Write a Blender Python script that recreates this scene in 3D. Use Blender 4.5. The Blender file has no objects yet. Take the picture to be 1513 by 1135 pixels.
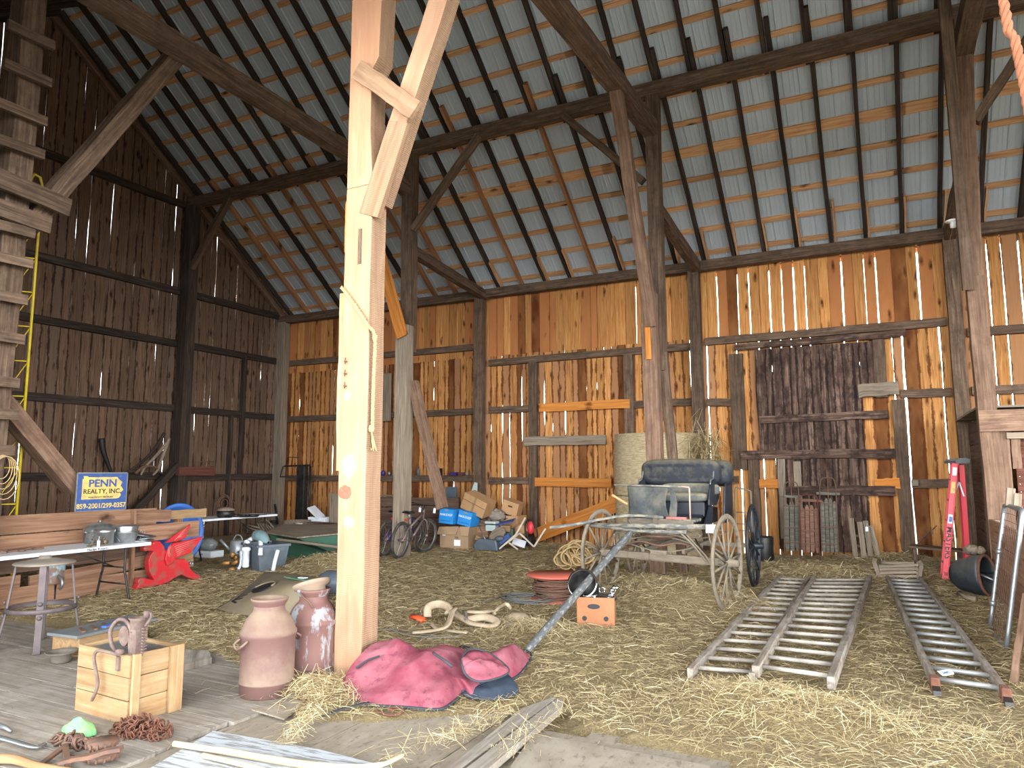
import bpy, math, random
import numpy as np
from mathutils import Vector, Matrix, noise
PI=math.pi
SC=bpy.context.scene
COL=SC.collection
RND=random.Random(7)
def U(a,b): return RND.uniform(a,b)

# ---------------------------------------------------------------- survey of the place
# camera 1.6 m above the barn floor; x runs along the back wall, y into the barn
CAM_F=1059.7; CAM_H=1.6; PITCH,YAW,ROLL=0.11967,0.47112,-0.00302
_c,_s=math.cos(YAW),math.sin(YAW)
_F=Vector((-_s,_c,0)); _R=Vector((_c,_s,0)); _U=Vector((0,0,1))
CF=_F*math.cos(PITCH)+_U*math.sin(PITCH); _U2=-_F*math.sin(PITCH)+_U*math.cos(PITCH)
CR=_R*math.cos(ROLL)+_U2*math.sin(ROLL); CU=-_R*math.sin(ROLL)+_U2*math.cos(ROLL)
def at(x,y,ax,v):
    "point seen at photo position x,y on the plane axis=v"
    r=CF+CR*((x-756.5)/CAM_F)-CU*((y-567.5)/CAM_F)
    o=Vector((0,0,CAM_H)); return o+r*((v-o[ax])/r[ax])
def G(x,y,z=0.0): return at(x,y,2,z)
def AY(x,y,Y): return at(x,y,1,Y)
def AX(x,y,X): return at(x,y,0,X)

# ---------------------------------------------------------------- mesh builder
WM={}
class MB:
    def __init__(s): s.v=[];s.f=[];s.g=[];s.t=[];s.sm=[];s.seed=0.0;s.tint=.5;s.hw=9.0
    def rnd(s,a=0.,b=1.): s.seed=U(0,60); s.tint=U(a,b); return s
    def add(s,vs,fs,gs=None,smooth=False):
        n=len(s.v); s.v+= [tuple(p) for p in vs]
        s.g+= [tuple(p) for p in (gs if gs is not None else vs)]
        s.t+= [(s.tint,s.hw,s.seed)]*len(vs)
        s.f+= [tuple(i+n for i in f) for f in fs]; s.sm+=[smooth]*len(fs)
        return s
    def frame(s,p0,p1,up=None):
        d=Vector(p1)-Vector(p0); L=d.length; d=d/L
        u=Vector(up) if up is not None else (Vector((0,0,1)) if abs(d.z)<.9 else Vector((0,1,0)))
        a=d.cross(u); 
        if a.length<1e-5: a=d.cross(Vector((1,0,0)))
        a.normalize(); b=a.cross(d).normalized(); b=-b if b.dot(u)<0 else b
        return d,a,b,L
    def beam(s,p0,p1,w,h,up=None,seg=1,wob=0.,w1=None,h1=None,bev=0.,bow=0.):
        "bar from p0 to p1; w across, h along up"
        d,a,b,L=s.frame(p0,p1,up); p0=Vector(p0); w1=w if w1 is None else w1; h1=h if h1 is None else h1
        prof=[(-.5,-.5),(.5,-.5),(.5,.5),(-.5,.5)]
        if bev>0:
            prof=[]
            for cx_,cy_ in ((-.5,-.5),(.5,-.5),(.5,.5),(-.5,.5)):
                prof.append((cx_,cy_))
        vs=[];gs=[]; n=4
        for i in range(seg+1):
            t=i/seg; ww=w+(w1-w)*t; hh=h+(h1-h)*t; c=p0+d*(L*t)+b*(bow*math.sin(PI*t))
            oa=U(-wob,wob);ob=U(-wob,wob)
            for (pa,pb) in prof:
                q=c+a*(pa*ww+oa+U(-wob,wob)*.5)+b*(pb*hh+ob+U(-wob,wob)*.5)
                vs.append(q); gs.append((L*t,pa*ww*1.0+pb*.3*hh,pb*hh))
        fs=[]
        for i in range(seg):
            for k in range(4):
                A=i*4+k;B=i*4+(k+1)%4; fs.append((A,B,B+4,A+4))
        fs.append((3,2,1,0)); m=seg*4; fs.append((m,m+1,m+2,m+3))
        return s.add(vs,fs,gs)
    def box(s,c,size,rz=0.,R=None):
        M=R if R is not None else Matrix.Rotation(rz,3,'Z')
        c=Vector(c); x,y,z=[k/2 for k in size]
        vs=[];gs=[]
        for sx,sy,sz in ((-1,-1,-1),(1,-1,-1),(1,1,-1),(-1,1,-1),(-1,-1,1),(1,-1,1),(1,1,1),(-1,1,1)):
            l=Vector((sx*x,sy*y,sz*z)); vs.append(c+M@l)
            if x>=y and x>=z: gs.append((l.x,l.y+.3*l.z,l.z))
            elif y>=z: gs.append((l.y,l.x+.3*l.z,l.z))
            else: gs.append((l.z,l.x+.3*l.y,l.y))
        return s.add(vs,[(0,3,2,1),(4,5,6,7),(0,1,5,4),(1,2,6,5),(2,3,7,6),(3,0,4,7)],gs)
    def tube(s,pts,r,seg=8,closed=False,cap=True,r1=None,flat=1.0):
        pts=[Vector(p) for p in pts]; n=len(pts)
        rs=r if isinstance(r,(list,tuple)) else [r+( (r1-r)*i/(n-1) if r1 is not None else 0) for i in range(n)]
        prev=None;vs=[];gs=[];acc=0
        for i in range(n):
            if closed: t=(pts[(i+1)%n]-pts[i-1])
            else: t=(pts[min(i+1,n-1)]-pts[max(i-1,0)])
            if t.length<1e-9: t=Vector((0,0,1))
            t.normalize()
            if prev is None:
                a=t.cross(Vector((0,0,1)))
                if a.length<1e-3: a=t.cross(Vector((0,1,0)))
            else: a=prev-t*prev.dot(t)
            if a.length<1e-6: a=t.orthogonal()
            a.normalize(); b=t.cross(a); prev=a
            if i: acc+=(pts[i]-pts[i-1]).length
            for k in range(seg):
                an=2*PI*k/seg
                vs.append(pts[i]+a*(math.cos(an)*rs[i])+b*(math.sin(an)*rs[i]*flat)); gs.append((acc,math.cos(an)*rs[i],math.sin(an)*rs[i]))
        fs=[];m=n if closed else n-1
        for i in range(m):
            j=(i+1)%n
            for k in range(seg):
                k2=(k+1)%seg; fs.append((i*seg+k,i*seg+k2,j*seg+k2,j*seg+k))
        if cap and not closed:
            fs.append(tuple(range(seg))[::-1]); fs.append(tuple((n-1)*seg+k for k in range(seg)))
        return s.add(vs,fs,gs,smooth=seg>4)
    def lathe(s,prof,c=(0,0,0),seg=24,R=None,smooth=True,ang=2*PI):
        "prof list of (r,z)"
        c=Vector(c);vs=[];gs=[];full=abs(ang-2*PI)<1e-6; m=seg if full else seg+1
        for (r,z) in prof:
            for k in range(m):
                an=ang*k/seg; l=Vector((r*math.cos(an),r*math.sin(an),z))
                vs.append(c+(R@l if R is not None else l)); gs.append((l.z,l.x,l.y))
        fs=[]
        for i in range(len(prof)-1):
            for k in range(seg):
                k2=(k+1)%m; fs.append((i*m+k,i*m+k2,(i+1)*m+k2,(i+1)*m+k))
        return s.add(vs,fs,gs,smooth=smooth)
    def prism(s,poly,th,o,ax,ay,smooth=False):
        "polygon in plane (ax,ay) at origin o, extruded by th along ax x ay, centred"
        ax=Vector(ax).normalized();ay=Vector(ay).normalized();n=ax.cross(ay).normalized();o=Vector(o)
        k=len(poly);vs=[];gs=[]
        for sgn in (-.5,.5):
            for (a,b) in poly: vs.append(o+ax*a+ay*b+n*(sgn*th)); gs.append((a,b,sgn*th))
        fs=[tuple(range(k))[::-1],tuple(range(k,2*k))]+[(i,(i+1)%k,k+(i+1)%k,k+i) for i in range(k)]
        return s.add(vs,fs,gs,smooth=smooth)
    def grid(s,nu,nv,fn,smooth=True,closeu=False):
        vs=[];gs=[]
        for i in range(nu+1):
            for j in range(nv+1):
                p=fn(i/nu,j/nv); vs.append(Vector(p)); gs.append(tuple(p))
        fs=[]
        for i in range(nu):
            for j in range(nv):
                a=i*(nv+1)+j; fs.append((a,a+nv+1,a+nv+2,a+1))
        return s.add(vs,fs,gs,smooth=smooth)
    def build(s,name,mat,parent=None,loc=None,bevel=0.,world=False,subs=0,solid=0.,M=None,off=None):
        me=bpy.data.meshes.new(name)
        V=[Vector(v) for v in s.v]
        Mi=None
        if world and parent is not None: Mi=WM[parent.name].inverted()
        if world and parent is None and loc is None:
            loc=(sum(v.x for v in V)/len(V),sum(v.y for v in V)/len(V),min(v.z for v in V))
        if world and parent is None and M is None: Mi=Matrix.Translation(Vector(loc)).inverted()
        if Mi is not None: V=[Mi@v for v in V]
        me.from_pydata([tuple(v) for v in V],[],s.f)
        a=me.attributes.new('gc','FLOAT_VECTOR','POINT'); a.data.foreach_set('vector',np.array(s.g,dtype=np.float32).ravel())
        a=me.attributes.new('ti','FLOAT_VECTOR','POINT'); a.data.foreach_set('vector',np.array(s.t,dtype=np.float32).ravel())
        me.polygons.foreach_set('use_smooth',s.sm); me.update()
        me.materials.append(mat)
        o=bpy.data.objects.new(name,me); COL.objects.link(o)
        if parent is not None:
            o.parent=parent; WM[o.name]=WM[parent.name]
        else:
            o.location=loc or (0,0,0); WM[o.name]=Matrix.Translation(Vector(loc or (0,0,0)))
        if solid: 
            m=o.modifiers.new('Solidify','SOLIDIFY'); m.thickness=solid; m.offset=0 if off is None else off
        if subs: m=o.modifiers.new('Subdivision','SUBSURF'); m.levels=subs; m.render_levels=subs
        if bevel: m=o.modifiers.new('Bevel','BEVEL'); m.width=bevel; m.segments=2; m.limit_method='ANGLE'; m.angle_limit=.6
        return o
def tag(o,label,cat=None,group=None,kind=None):
    if label: o['label']=label
    if cat: o['category']=cat
    if group: o['group']=group
    if kind: o['kind']=kind
    return o
def thing(name,label,cat,loc=(0,0,0),rz=0.,group=None,tilt=None):
    o=bpy.data.objects.new(name,None); o.empty_display_size=.1; COL.objects.link(o)
    M=Matrix.Translation(Vector(loc))@Matrix.Rotation(rz,4,'Z')
    if tilt is not None: M=Matrix.Translation(Vector(loc))@tilt.to_4x4()
    o.matrix_world=M; WM[o.name]=M
    return tag(o,label,cat,group)
def copy_tree(o,parent=None):
    c=o.copy(); COL.objects.link(c)
    if parent is not None: c.parent=parent; WM[c.name]=WM[parent.name]
    else: WM[c.name]=WM[o.name].copy()
    for ch in list(o.children): copy_tree(ch,c)
    return c
def dup(o,loc,rz=0.,label=None,group=None,tilt=None,scale=None):
    c=copy_tree(o); M=Matrix.Translation(Vector(loc))@(tilt.to_4x4() if tilt is not None else Matrix.Rotation(rz,4,'Z'))
    if scale: M=M@Matrix.Scale(scale,4)
    c.matrix_world=M; WM[c.name]=M
    if label: c['label']=label
    if group: c['group']=group
    return c
def rot3(rx=0,ry=0,rz=0): return Matrix.Rotation(rz,3,'Z')@Matrix.Rotation(ry,3,'Y')@Matrix.Rotation(rx,3,'X')
def spline(pts,n=8,closed=False):
    P=[Vector(p) for p in pts]; out=[]; N=len(P)
    rng=range(N if closed else N-1)
    for i in rng:
        if closed: a,b,c,d=P[i-1],P[i],P[(i+1)%N],P[(i+2)%N]
        else: a,b,c,d=P[max(i-1,0)],P[i],P[i+1],P[min(i+2,N-1)]
        for k in range(n):
            t=k/n; out.append(.5*((2*b)+(c-a)*t+(2*a-5*b+4*c-d)*t*t+(-a+3*b-3*c+d)*t**3))
    if not closed: out.append(P[-1])
    return out

# ---------------------------------------------------------------- materials
def srgb(r,g,b):
    f=lambda c:(c/255/12.92) if c/255<=.04045 else ((c/255+.055)/1.055)**2.4
    return (f(r),f(g),f(b),1)
class NT:
    def __init__(s,name):
        s.m=bpy.data.materials.new(name); s.m.use_nodes=True; s.t=s.m.node_tree; s.t.nodes.clear()
        s.o=s.n('ShaderNodeOutputMaterial'); s.p=s.n('ShaderNodeBsdfPrincipled'); s.l(s.p.outputs[0],s.o.inputs[0])
    def n(s,t,**k):
        x=s.t.nodes.new(t)
        for a,b in k.items(): setattr(x,a,b)
        return x
    def l(s,a,b): s.t.links.new(a,b)
    def math(s,op,a,b=None,c=None,clamp=False):
        x=s.n('ShaderNodeMath',operation=op); x.use_clamp=clamp
        for i,q in enumerate((a,b,c)):
            if q is None: continue
            if isinstance(q,(int,float)): x.inputs[i].default_value=q
            else: s.l(q,x.inputs[i])
        return x.outputs[0]
    def mix(s,f,a,b,bt='MIX'):
        x=s.n('ShaderNodeMix',data_type='RGBA',blend_type=bt)
        for i,q in ((0,f),(6,a),(7,b)):
            if isinstance(q,(int,float)): x.inputs[i].default_value=q
            elif isinstance(q,tuple): x.inputs[i].default_value=q
            else: s.l(q,x.inputs[i])
        return x.outputs[2]
    def noise(s,vec,sc,det=4,rough=.55,out=0,dist=0):
        x=s.n('ShaderNodeTexNoise'); x.inputs['Scale'].default_value=sc; x.inputs['Detail'].default_value=det; x.inputs['Roughness'].default_value=rough; x.inputs['Distortion'].default_value=dist
        if vec is not None: s.l(vec,x.inputs['Vector'])
        return x.outputs[out]
    def ramp(s,fac,stops):
        x=s.n('ShaderNodeValToRGB'); e=x.color_ramp.elements
        while len(e)<len(stops): e.new(.5)
        for i,(p,c) in enumerate(stops): e[i].position=p; e[i].color=c if isinstance(c,tuple) else (c,c,c,1)
        s.l(fac,x.inputs[0]); return x.outputs[0]
    def coords(s,sx,sy,sz,jit=True):
        a=s.n('ShaderNodeAttribute',attribute_name='gc'); t=s.n('ShaderNodeAttribute',attribute_name='ti')
        sp=s.n('ShaderNodeSeparateXYZ'); s.l(t.outputs['Vector'],sp.inputs[0])
        s.ti=sp.outputs; s.gc=a.outputs['Vector']
        cb=s.n('ShaderNodeCombineXYZ')
        for i,k in enumerate((7.3,3.1,5.7)): s.l(s.math('MULTIPLY',sp.outputs[2],k),cb.inputs[i])
        v=s.n('ShaderNodeVectorMath',operation='MULTIPLY'); s.l(a.outputs['Vector'],v.inputs[0]); v.inputs[1].default_value=(sx,sy,sz)
        w=s.n('ShaderNodeVectorMath',operation='ADD'); s.l(v.outputs[0],w.inputs[0]); s.l(cb.outputs[0],w.inputs[1])
        return w.outputs[0]
    def bump(s,h,st=.3,d=.01):
        b=s.n('ShaderNodeBump'); b.inputs['Strength'].default_value=st; b.inputs['Distance'].default_value=d
        s.l(h,b.inputs['Height']); s.l(b.outputs[0],s.p.inputs['Normal'])
def wood(name,dark,mid,light,rough=.85,knots=0.,wane=False,grain=1.,saw=0.,dirt=None,dirtamt=0.,bump=.4,tintamt=.5,alt=None,stains=None):
    n=NT(name); v=n.coords(1.2*grain,22*grain,22*grain)
    g=n.noise(v,1.6,5,.6,dist=.6)
    col=n.ramp(g,[(.28,dark),(.5,mid),(.72,light)])
    tv=n.math('MULTIPLY_ADD',n.ti[0],tintamt,1-tintamt*.55)
    if alt is not None:
        fd=n.math('LESS_THAN',n.ti[0],.13); col=n.mix(fd,col,(dark[0]*.55,dark[1]*.42,dark[2]*.4,1)) if knots>.45 else col
        f=n.math('GREATER_THAN',n.ti[0],.72); col=n.mix(f,col,n.mix(g,dark,alt))
    col=n.mix(1.0,col,tv,'MULTIPLY')
    if True:
        big=n.noise(n.coords(.9,2.5,2.5),1.3,3); col=n.mix(n.math('MULTIPLY',n.ramp(big,[(.35,0.),(.7,1.)]),.35),col,mid)
    if knots>0:
        vk0=n.coords(2.4,7.0,3.0); nz=n.noise(n.coords(5,9,9),1.,3,.6,out=1); vd=n.n('ShaderNodeVectorMath',operation='MULTIPLY_ADD'); n.l(nz,vd.inputs[0]); vd.inputs[1].default_value=(.45,.45,.45); n.l(vk0,vd.inputs[2]); vk=vd.outputs[0]; vo=n.n('ShaderNodeTexVoronoi'); vo.inputs['Scale'].default_value=1.0; n.l(vk,vo.inputs['Vector'])
        k=n.ramp(vo.outputs['Distance'],[(.06,1.),(.17,.6),(.30,0.)])
        sel=n.n('ShaderNodeSeparateColor'); n.l(vo.outputs['Color'],sel.inputs[0])
        k=n.math('MULTIPLY',k,n.math('LESS_THAN',sel.outputs[0],knots)); col=n.mix(k,col,(dark[0]*.22,dark[1]*.16,dark[2]*.14,1))
    if wane:
        ab=n.n('ShaderNodeSeparateXYZ'); n.l(n.gc,ab.inputs[0])
        e=n.math('SUBTRACT',n.ti[1],n.math('ABSOLUTE',ab.outputs[1]))
        wn=n.noise(n.coords(3.2,.3,.3),1.0,4,.65)
        wa=wane if isinstance(wane,tuple) else (.14,-.048); th=n.math('MULTIPLY_ADD',wn,wa[0],wa[1])
        w=n.math('MULTIPLY',n.math('SUBTRACT',th,e),60.,clamp=True)
        zz=n.n('ShaderNodeNewGeometry'); 
        col=n.mix(n.math('MULTIPLY',w,.85),col,n.mix(wn,(dark[0]*.12,dark[1]*.10,dark[2]*.10,1),(dark[0]*.6,dark[1]*.45,dark[2]*.4,1)))
    if saw>0:
        wv=n.n('ShaderNodeTexWave',bands_direction='X'); wv.inputs['Scale'].default_value=saw; wv.inputs['Distortion'].default_value=1.5; wv.inputs['Detail'].default_value=2
        n.l(n.coords(1,.8,.3),wv.inputs['Vector']); col=n.mix(n.math('MULTIPLY',wv.outputs[1],.35),col,(dark[0]*.6,dark[1]*.6,dark[2]*.6,1))
    if dirt is not None:
        d=n.noise(n.coords(2,3,3),2.2,6,.7); col=n.mix(n.math('MULTIPLY',n.ramp(d,[(.45,0.),(.62,1.)]),dirtamt),col,dirt)
    n.l(col,n.p.inputs['Base Color']); n.p.inputs['Roughness'].default_value=rough; n.p.inputs['Specular IOR Level'].default_value=.2
    n.bump(g,bump,.006); return n.m
def plain(name,c,rough=.6,metal=0.,c2=None,sc=6.,amt=.5,bump=0.,spec=.5,stretch=(1,1,1),thr=(.4,.62),c3=None):
    n=NT(name); v=n.coords(*stretch)
    col=c
    if c2 is not None:
        q=n.noise(v,sc,6,.65); col=n.mix(n.math('MULTIPLY',n.ramp(q,[(thr[0],0.),(thr[1],1.)]),amt),c,c2)
        if c3 is not None:
            q2=n.noise(v,sc*3.1,5,.7); col=n.mix(n.math('MULTIPLY',n.ramp(q2,[(.55,0.),(.66,1.)]),.8),col,c3)
        n.l(col,n.p.inputs['Base Color'])
        if bump: n.bump(q,bump,.004)
    else: n.p.inputs['Base Color'].default_value=c
    n.p.inputs['Roughness'].default_value=rough; n.p.inputs['Metallic'].default_value=metal; n.p.inputs['Specular IOR Level'].default_value=spec
    return n.m
def dusty(name,c,dust,amt=.9,rough=.7,metal=0.,sc=5.,up=.8):
    "surface with dust lying where it faces up"
    n=NT(name); q=n.noise(n.coords(1,1,1),sc,6,.7)
    ge=n.n('ShaderNodeNewGeometry'); sp=n.n('ShaderNodeSeparateXYZ'); n.l(ge.outputs['Normal'],sp.inputs[0])
    f=n.math('MULTIPLY',n.math('ADD',n.math('MULTIPLY',sp.outputs[2],up),n.math('MULTIPLY_ADD',q,2.0,-.92)),amt,clamp=True)
    col=n.mix(f,c,dust); n.l(col,n.p.inputs['Base Color'])
    n.p.inputs['Roughness'].default_value=rough; n.p.inputs['Metallic'].default_value=metal; n.bump(q,.15,.004)
    return n.m
m={}
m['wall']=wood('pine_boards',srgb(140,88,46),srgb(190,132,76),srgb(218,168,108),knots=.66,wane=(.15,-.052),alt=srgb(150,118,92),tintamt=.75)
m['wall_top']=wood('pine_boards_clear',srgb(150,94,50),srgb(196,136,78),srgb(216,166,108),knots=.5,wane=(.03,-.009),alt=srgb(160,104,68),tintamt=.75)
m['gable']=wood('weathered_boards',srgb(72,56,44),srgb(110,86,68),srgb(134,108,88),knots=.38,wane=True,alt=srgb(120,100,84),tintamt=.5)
m['beam']=wood('old_timber',srgb(60,47,38),srgb(98,79,64),srgb(128,108,90),grain=.8,tintamt=.45,dirt=srgb(60,48,40),dirtamt=.5,bump=.7)
m['beam_red']=wood('reddish_timber',srgb(84,64,52),srgb(124,98,80),srgb(148,122,102),grain=.8,tintamt=.3,dirt=srgb(80,58,48),dirtamt=.4,bump=.6)
m['rafter']=wood('dark_rafter',srgb(34,28,24),srgb(56,46,40),srgb(84,72,62),grain=.8,tintamt=.5)
m['rafter_new']=wood('orange_rafter',srgb(112,76,52),srgb(156,110,76),srgb(184,138,100),grain=.8,tintamt=.4,knots=.15)
m['batten']=wood('pine_batten',srgb(150,104,72),srgb(196,150,108),srgb(218,176,134),grain=.7,tintamt=.35,knots=.25)
m['post']=wood('main_post_timber',srgb(146,108,80),srgb(178,140,108),srgb(196,166,136),grain=.7,tintamt=.2,dirt=srgb(160,112,80),dirtamt=.6,bump=.5,knots=.12)
m['post_saw']=wood('main_post_sawn',srgb(116,90,68),srgb(150,120,94),srgb(170,142,114),grain=.6,tintamt=.2,saw=22,bump=.7)
m['dark']=wood('black_brown_boards',srgb(48,36,30),srgb(84,64,54),srgb(136,112,98),grain=.7,tintamt=.6,wane=True,dirt=srgb(36,27,24),dirtamt=.8)
m['grey']=wood('grey_weathered_board',srgb(92,80,68),srgb(130,116,100),srgb(156,142,124),grain=.9,tintamt=.35)
m['plank']=wood('floor_plank',srgb(104,98,90),srgb(146,138,128),srgb(168,160,150),grain=.8,tintamt=.25,dirt=srgb(120,108,92),dirtamt=.5,bump=.3)
m['slab']=plain('dusty_ground_plank',srgb(150,140,124),.95,c2=srgb(126,114,98),sc=9,amt=.7,bump=.4,c3=srgb(108,96,82),stretch=(.5,1,1))
m['fence']=wood('brown_partition',srgb(92,64,48),srgb(134,100,78),srgb(158,126,102),grain=.7,tintamt=.45,knots=.12)
m['fence2']=wood('dark_partition',srgb(58,44,36),srgb(92,72,60),srgb(112,90,76),grain=.7,tintamt=.4)
m['orange']=wood('new_orange_board',srgb(150,88,36),srgb(186,118,54),srgb(206,142,76),grain=.6,knots=.4,tintamt=.25)
m['redwood']=wood('red_siding',srgb(66,38,32),srgb(98,60,50),srgb(120,80,68),grain=.8,tintamt=.35)
m['crate']=wood('crate_pine',srgb(112,88,62),srgb(148,122,90),srgb(168,142,108),grain=.7,tintamt=.25,dirt=srgb(140,100,64),dirtamt=.5,knots=.15)
m['ladder']=wood('ladder_wood',srgb(92,82,72),srgb(130,118,106),srgb(160,148,134),grain=1,tintamt=.3,dirt=srgb(190,188,180),dirtamt=.35)
m['rung']=wood('rung_paint',srgb(116,106,96),srgb(160,152,142),srgb(196,190,182),grain=.9,tintamt=.25,dirt=srgb(110,104,98),dirtamt=.6)
n=NT('straw'); v=n.coords(1,1,1)
n.l(n.ramp(n.ti[0],[(0.,srgb(116,98,66)),(.35,srgb(168,148,106)),(.7,srgb(202,184,142)),(1.,srgb(234,220,182))]),n.p.inputs['Base Color']); n.p.inputs['Roughness'].default_value=.7
m['straw']=n.m
n=NT('straw_ground'); tc=n.n('ShaderNodeTexCoord'); mp=n.n('ShaderNodeMapping'); mp.inputs['Scale'].default_value=(1,1,1); n.l(tc.outputs['Object'],mp.inputs[0])
a=n.noise(mp.outputs[0],26,6,.8,dist=2.); b=n.noise(mp.outputs[0],1.2,3)
c=n.ramp(a,[(.3,srgb(92,78,56)),(.5,srgb(146,128,92)),(.68,srgb(186,166,124))]); c=n.mix(n.math('MULTIPLY',b,.5),c,srgb(132,114,78))
n.l(c,n.p.inputs['Base Color']); n.p.inputs['Roughness'].default_value=.95; n.bump(a,.8,.03); m['ground']=n.m
n=NT('roof_metal'); q=n.noise(n.coords(.6,.6,.6),2.,3); n.l(n.mix(q,srgb(166,176,184),srgb(190,198,204)),n.p.inputs['Base Color']); n.p.inputs['Roughness'].default_value=.5; n.p.inputs['Metallic'].default_value=.0
m['metal_roof']=n.m
m['out']=plain('yard',srgb(190,186,176),.9,c2=srgb(160,160,140),sc=.5)
m['rope']=plain('hemp_rope',srgb(184,156,110),.9,c2=srgb(146,118,78),sc=40)
m['black_steel']=plain('black_steel',srgb(28,28,30),.45,.3,c2=srgb(70,66,60),sc=9,amt=.5)
m['iron']=plain('rusty_iron',srgb(96,76,66),.75,.3,c2=srgb(128,92,72),sc=14,amt=.7,bump=.3)
m['rust']=plain('red_rust',srgb(112,72,54),.9,.05,c2=srgb(86,54,42),sc=18,amt=.7,bump=.3)
m['steel']=plain('galvanised',srgb(150,154,156),.42,.7,c2=srgb(120,122,122),sc=8,amt=.6)
m['alu']=plain('dull_aluminium',srgb(178,180,180),.33,.85,c2=srgb(128,128,126),sc=6,amt=.7)
m['white_pl']=plain('white_plastic',srgb(226,230,236),.4,c2=srgb(196,198,200),sc=3,amt=.4)
m['yellow']=plain('yellow_paint',srgb(212,184,34),.5,c2=srgb(160,140,50),sc=6,amt=.5)
m['black']=plain('black_plastic',srgb(22,22,24),.55)
m['rubber']=plain('tyre_rubber',srgb(38,36,34),.8,c2=srgb(92,84,74),sc=8,amt=.6)
m['tagw']=plain('white_tag',srgb(236,240,246),.6)
m['card']=plain('cardboard',srgb(178,138,98),.85,c2=srgb(156,118,80),sc=4,amt=.5)
m['card2']=plain('orange_cardboard',srgb(158,106,72),.85,c2=srgb(138,92,62),sc=4,amt=.5)
m['blue']=plain('blue_plastic',srgb(62,106,180),.5,c2=srgb(40,76,140),sc=3,amt=.6)
m['red']=plain('red_paint',srgb(190,36,44),.5,c2=srgb(132,88,74),sc=6,amt=.85,thr=(.47,.64))
m['chrome']=plain('polished_steel',srgb(210,212,214),.12,1.)
m['white']=plain('white_paint',srgb(222,222,216),.6,c2=srgb(170,160,146),sc=8,amt=.5)
n=NT('clear_glass'); n.p.inputs['Base Color'].default_value=(.9,.95,.95,1); n.p.inputs['Roughness'].default_value=.05; n.p.inputs['Transmission Weight'].default_value=1.; m['glass']=n.m
# ---------------------------------------------------------------- the barn shell
XL,XR,YB,YE=-14.64,7.0,14.7,1.35
YR=8.0
def roofz(y): return 5.86+.76*(14.69-y) if y>=YR else 5.86+.76*(14.69-YR)-.76*(YR-y)
def struct(mb,name,mat,parent=None,**k):
    o=mb.build(name,mat,parent,**k)
    if parent is None: o['kind']='structure'
    return o
def boards(mb,a0,a1,z0,ztop,place,wmin,wmax,gapfn,wob=.012,th=.024,ns=10):
    "vertical boards along an axis; place(a,z,d)->point"
    a=a0; i=0
    while a<a1-.02:
        w=min(U(wmin,wmax),a1-a); zt=ztop(a+w/2)
        g=gapfn(a+w,i); mb.rnd(); mb.hw=w/2
        L=[];R_=[];
        ph1,ph2=U(0,50),U(0,50); d=U(-.006,.006); zb=z0 if not callable(z0) else z0(a+w/2)
        for k in range(ns+1):
            z=zb+(zt-zb)*k/ns; wo=wob
            L.append((a+wo*(noise.noise(Vector((z*1.3,ph1,0))))+.001,z)); R_.append((a+w-max(g,0)+wo*(noise.noise(Vector((z*1.3,ph2,0))))+(.012 if g<=0 else 0),z))
        vs=[];gs=[]
        for dd in (d,d+th):
            for k in range(ns+1):
                for (x,z) in (L[k],R_[k]): vs.append(place(x,z,dd)); gs.append((z,x-(a+w/2),dd))
        fs=[];N=(ns+1)*2
        for k in range(ns):
            q=k*2; fs+= [(q,q+1,q+3,q+2),(N+q+1,N+q,N+q+2,N+q+3),(q+2,N+q+2,N+q,q),(q+1,N+q+1,N+q+3,q+3)]
        fs+=[(1,0,N,N+1),(2*ns,2*ns+1,N+2*ns+1,N+2*ns)]
        mb.add(vs,fs,gs); a+=w; i+=1
    mb.hw=9.
# back wall: lower boards with dark waney edges, clearer boards above the high girt
backp=lambda x,z,d:(x,YB+.09+d,z)
def gap_left(a,i): return U(.004,.012) if RND.random()<.30 else -1
wb=MB(); boards(wb,XL,-3.2,-.1,lambda a:4.3,backp,.11,.2,gap_left,wob=.03)
def gap_right(a,i): return U(.008,.026) if RND.random()<.55 else -1
boards(wb,-3.2,1.45,-.1,lambda a:4.25,backp,.14,.23,gap_right,wob=.02)
boards(wb,1.45,XR,-.1,lambda a:5.8,backp,.18,.26,lambda a,i:U(.01,.035) if RND.random()<.6 else -1,wob=.02)
wall_back=struct(wb,'wall_back',m['wall'])
wt=MB(); boards(wt,XL,-3.2,4.28,lambda a:5.8,lambda x,z,d:(x,YB+.088+d,z),.15,.26,lambda a,i:U(.004,.01) if RND.random()<.12 else -1,wob=.006,ns=3)
boards(wt,-3.2,1.45,4.23,lambda a:5.8,lambda x,z,d:(x,YB+.088+d,z),.17,.25,lambda a,i:U(.008,.026) if RND.random()<.65 else -1,wob=.012,ns=4)
upper=wt.build('upper_boards',m['wall_top'],wall_back)
# gable wall
gp=lambda y,z,d:(XL-.09-d,y,z)
wg=MB(); boards(wg,YE,YB+.1,-.1,lambda a:roofz(a)+.12,gp,.16,.27,lambda a,i:U(.004,.013) if RND.random()<.5 else -1,wob=.02,ns=14)
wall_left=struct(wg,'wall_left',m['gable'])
wr=MB(); boards(wr,YE,9.8,4.6,lambda a:roofz(a)+.12,lambda y,z,d:(XR+.1+d,y,z),.2,.3,lambda a,i:-1,ns=2)  # unseen wall; open below here, an added gap to light the deep end
boards(wr,9.8,YB+.1,-.1,lambda a:roofz(a)+.12,lambda y,z,d:(XR+.1+d,y,z),.2,.3,lambda a,i:U(.004,.014) if RND.random()<.3 else -1,wob=.02,ns=3)
wall_right=struct(wr,'wall_right',m['gable'])
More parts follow.
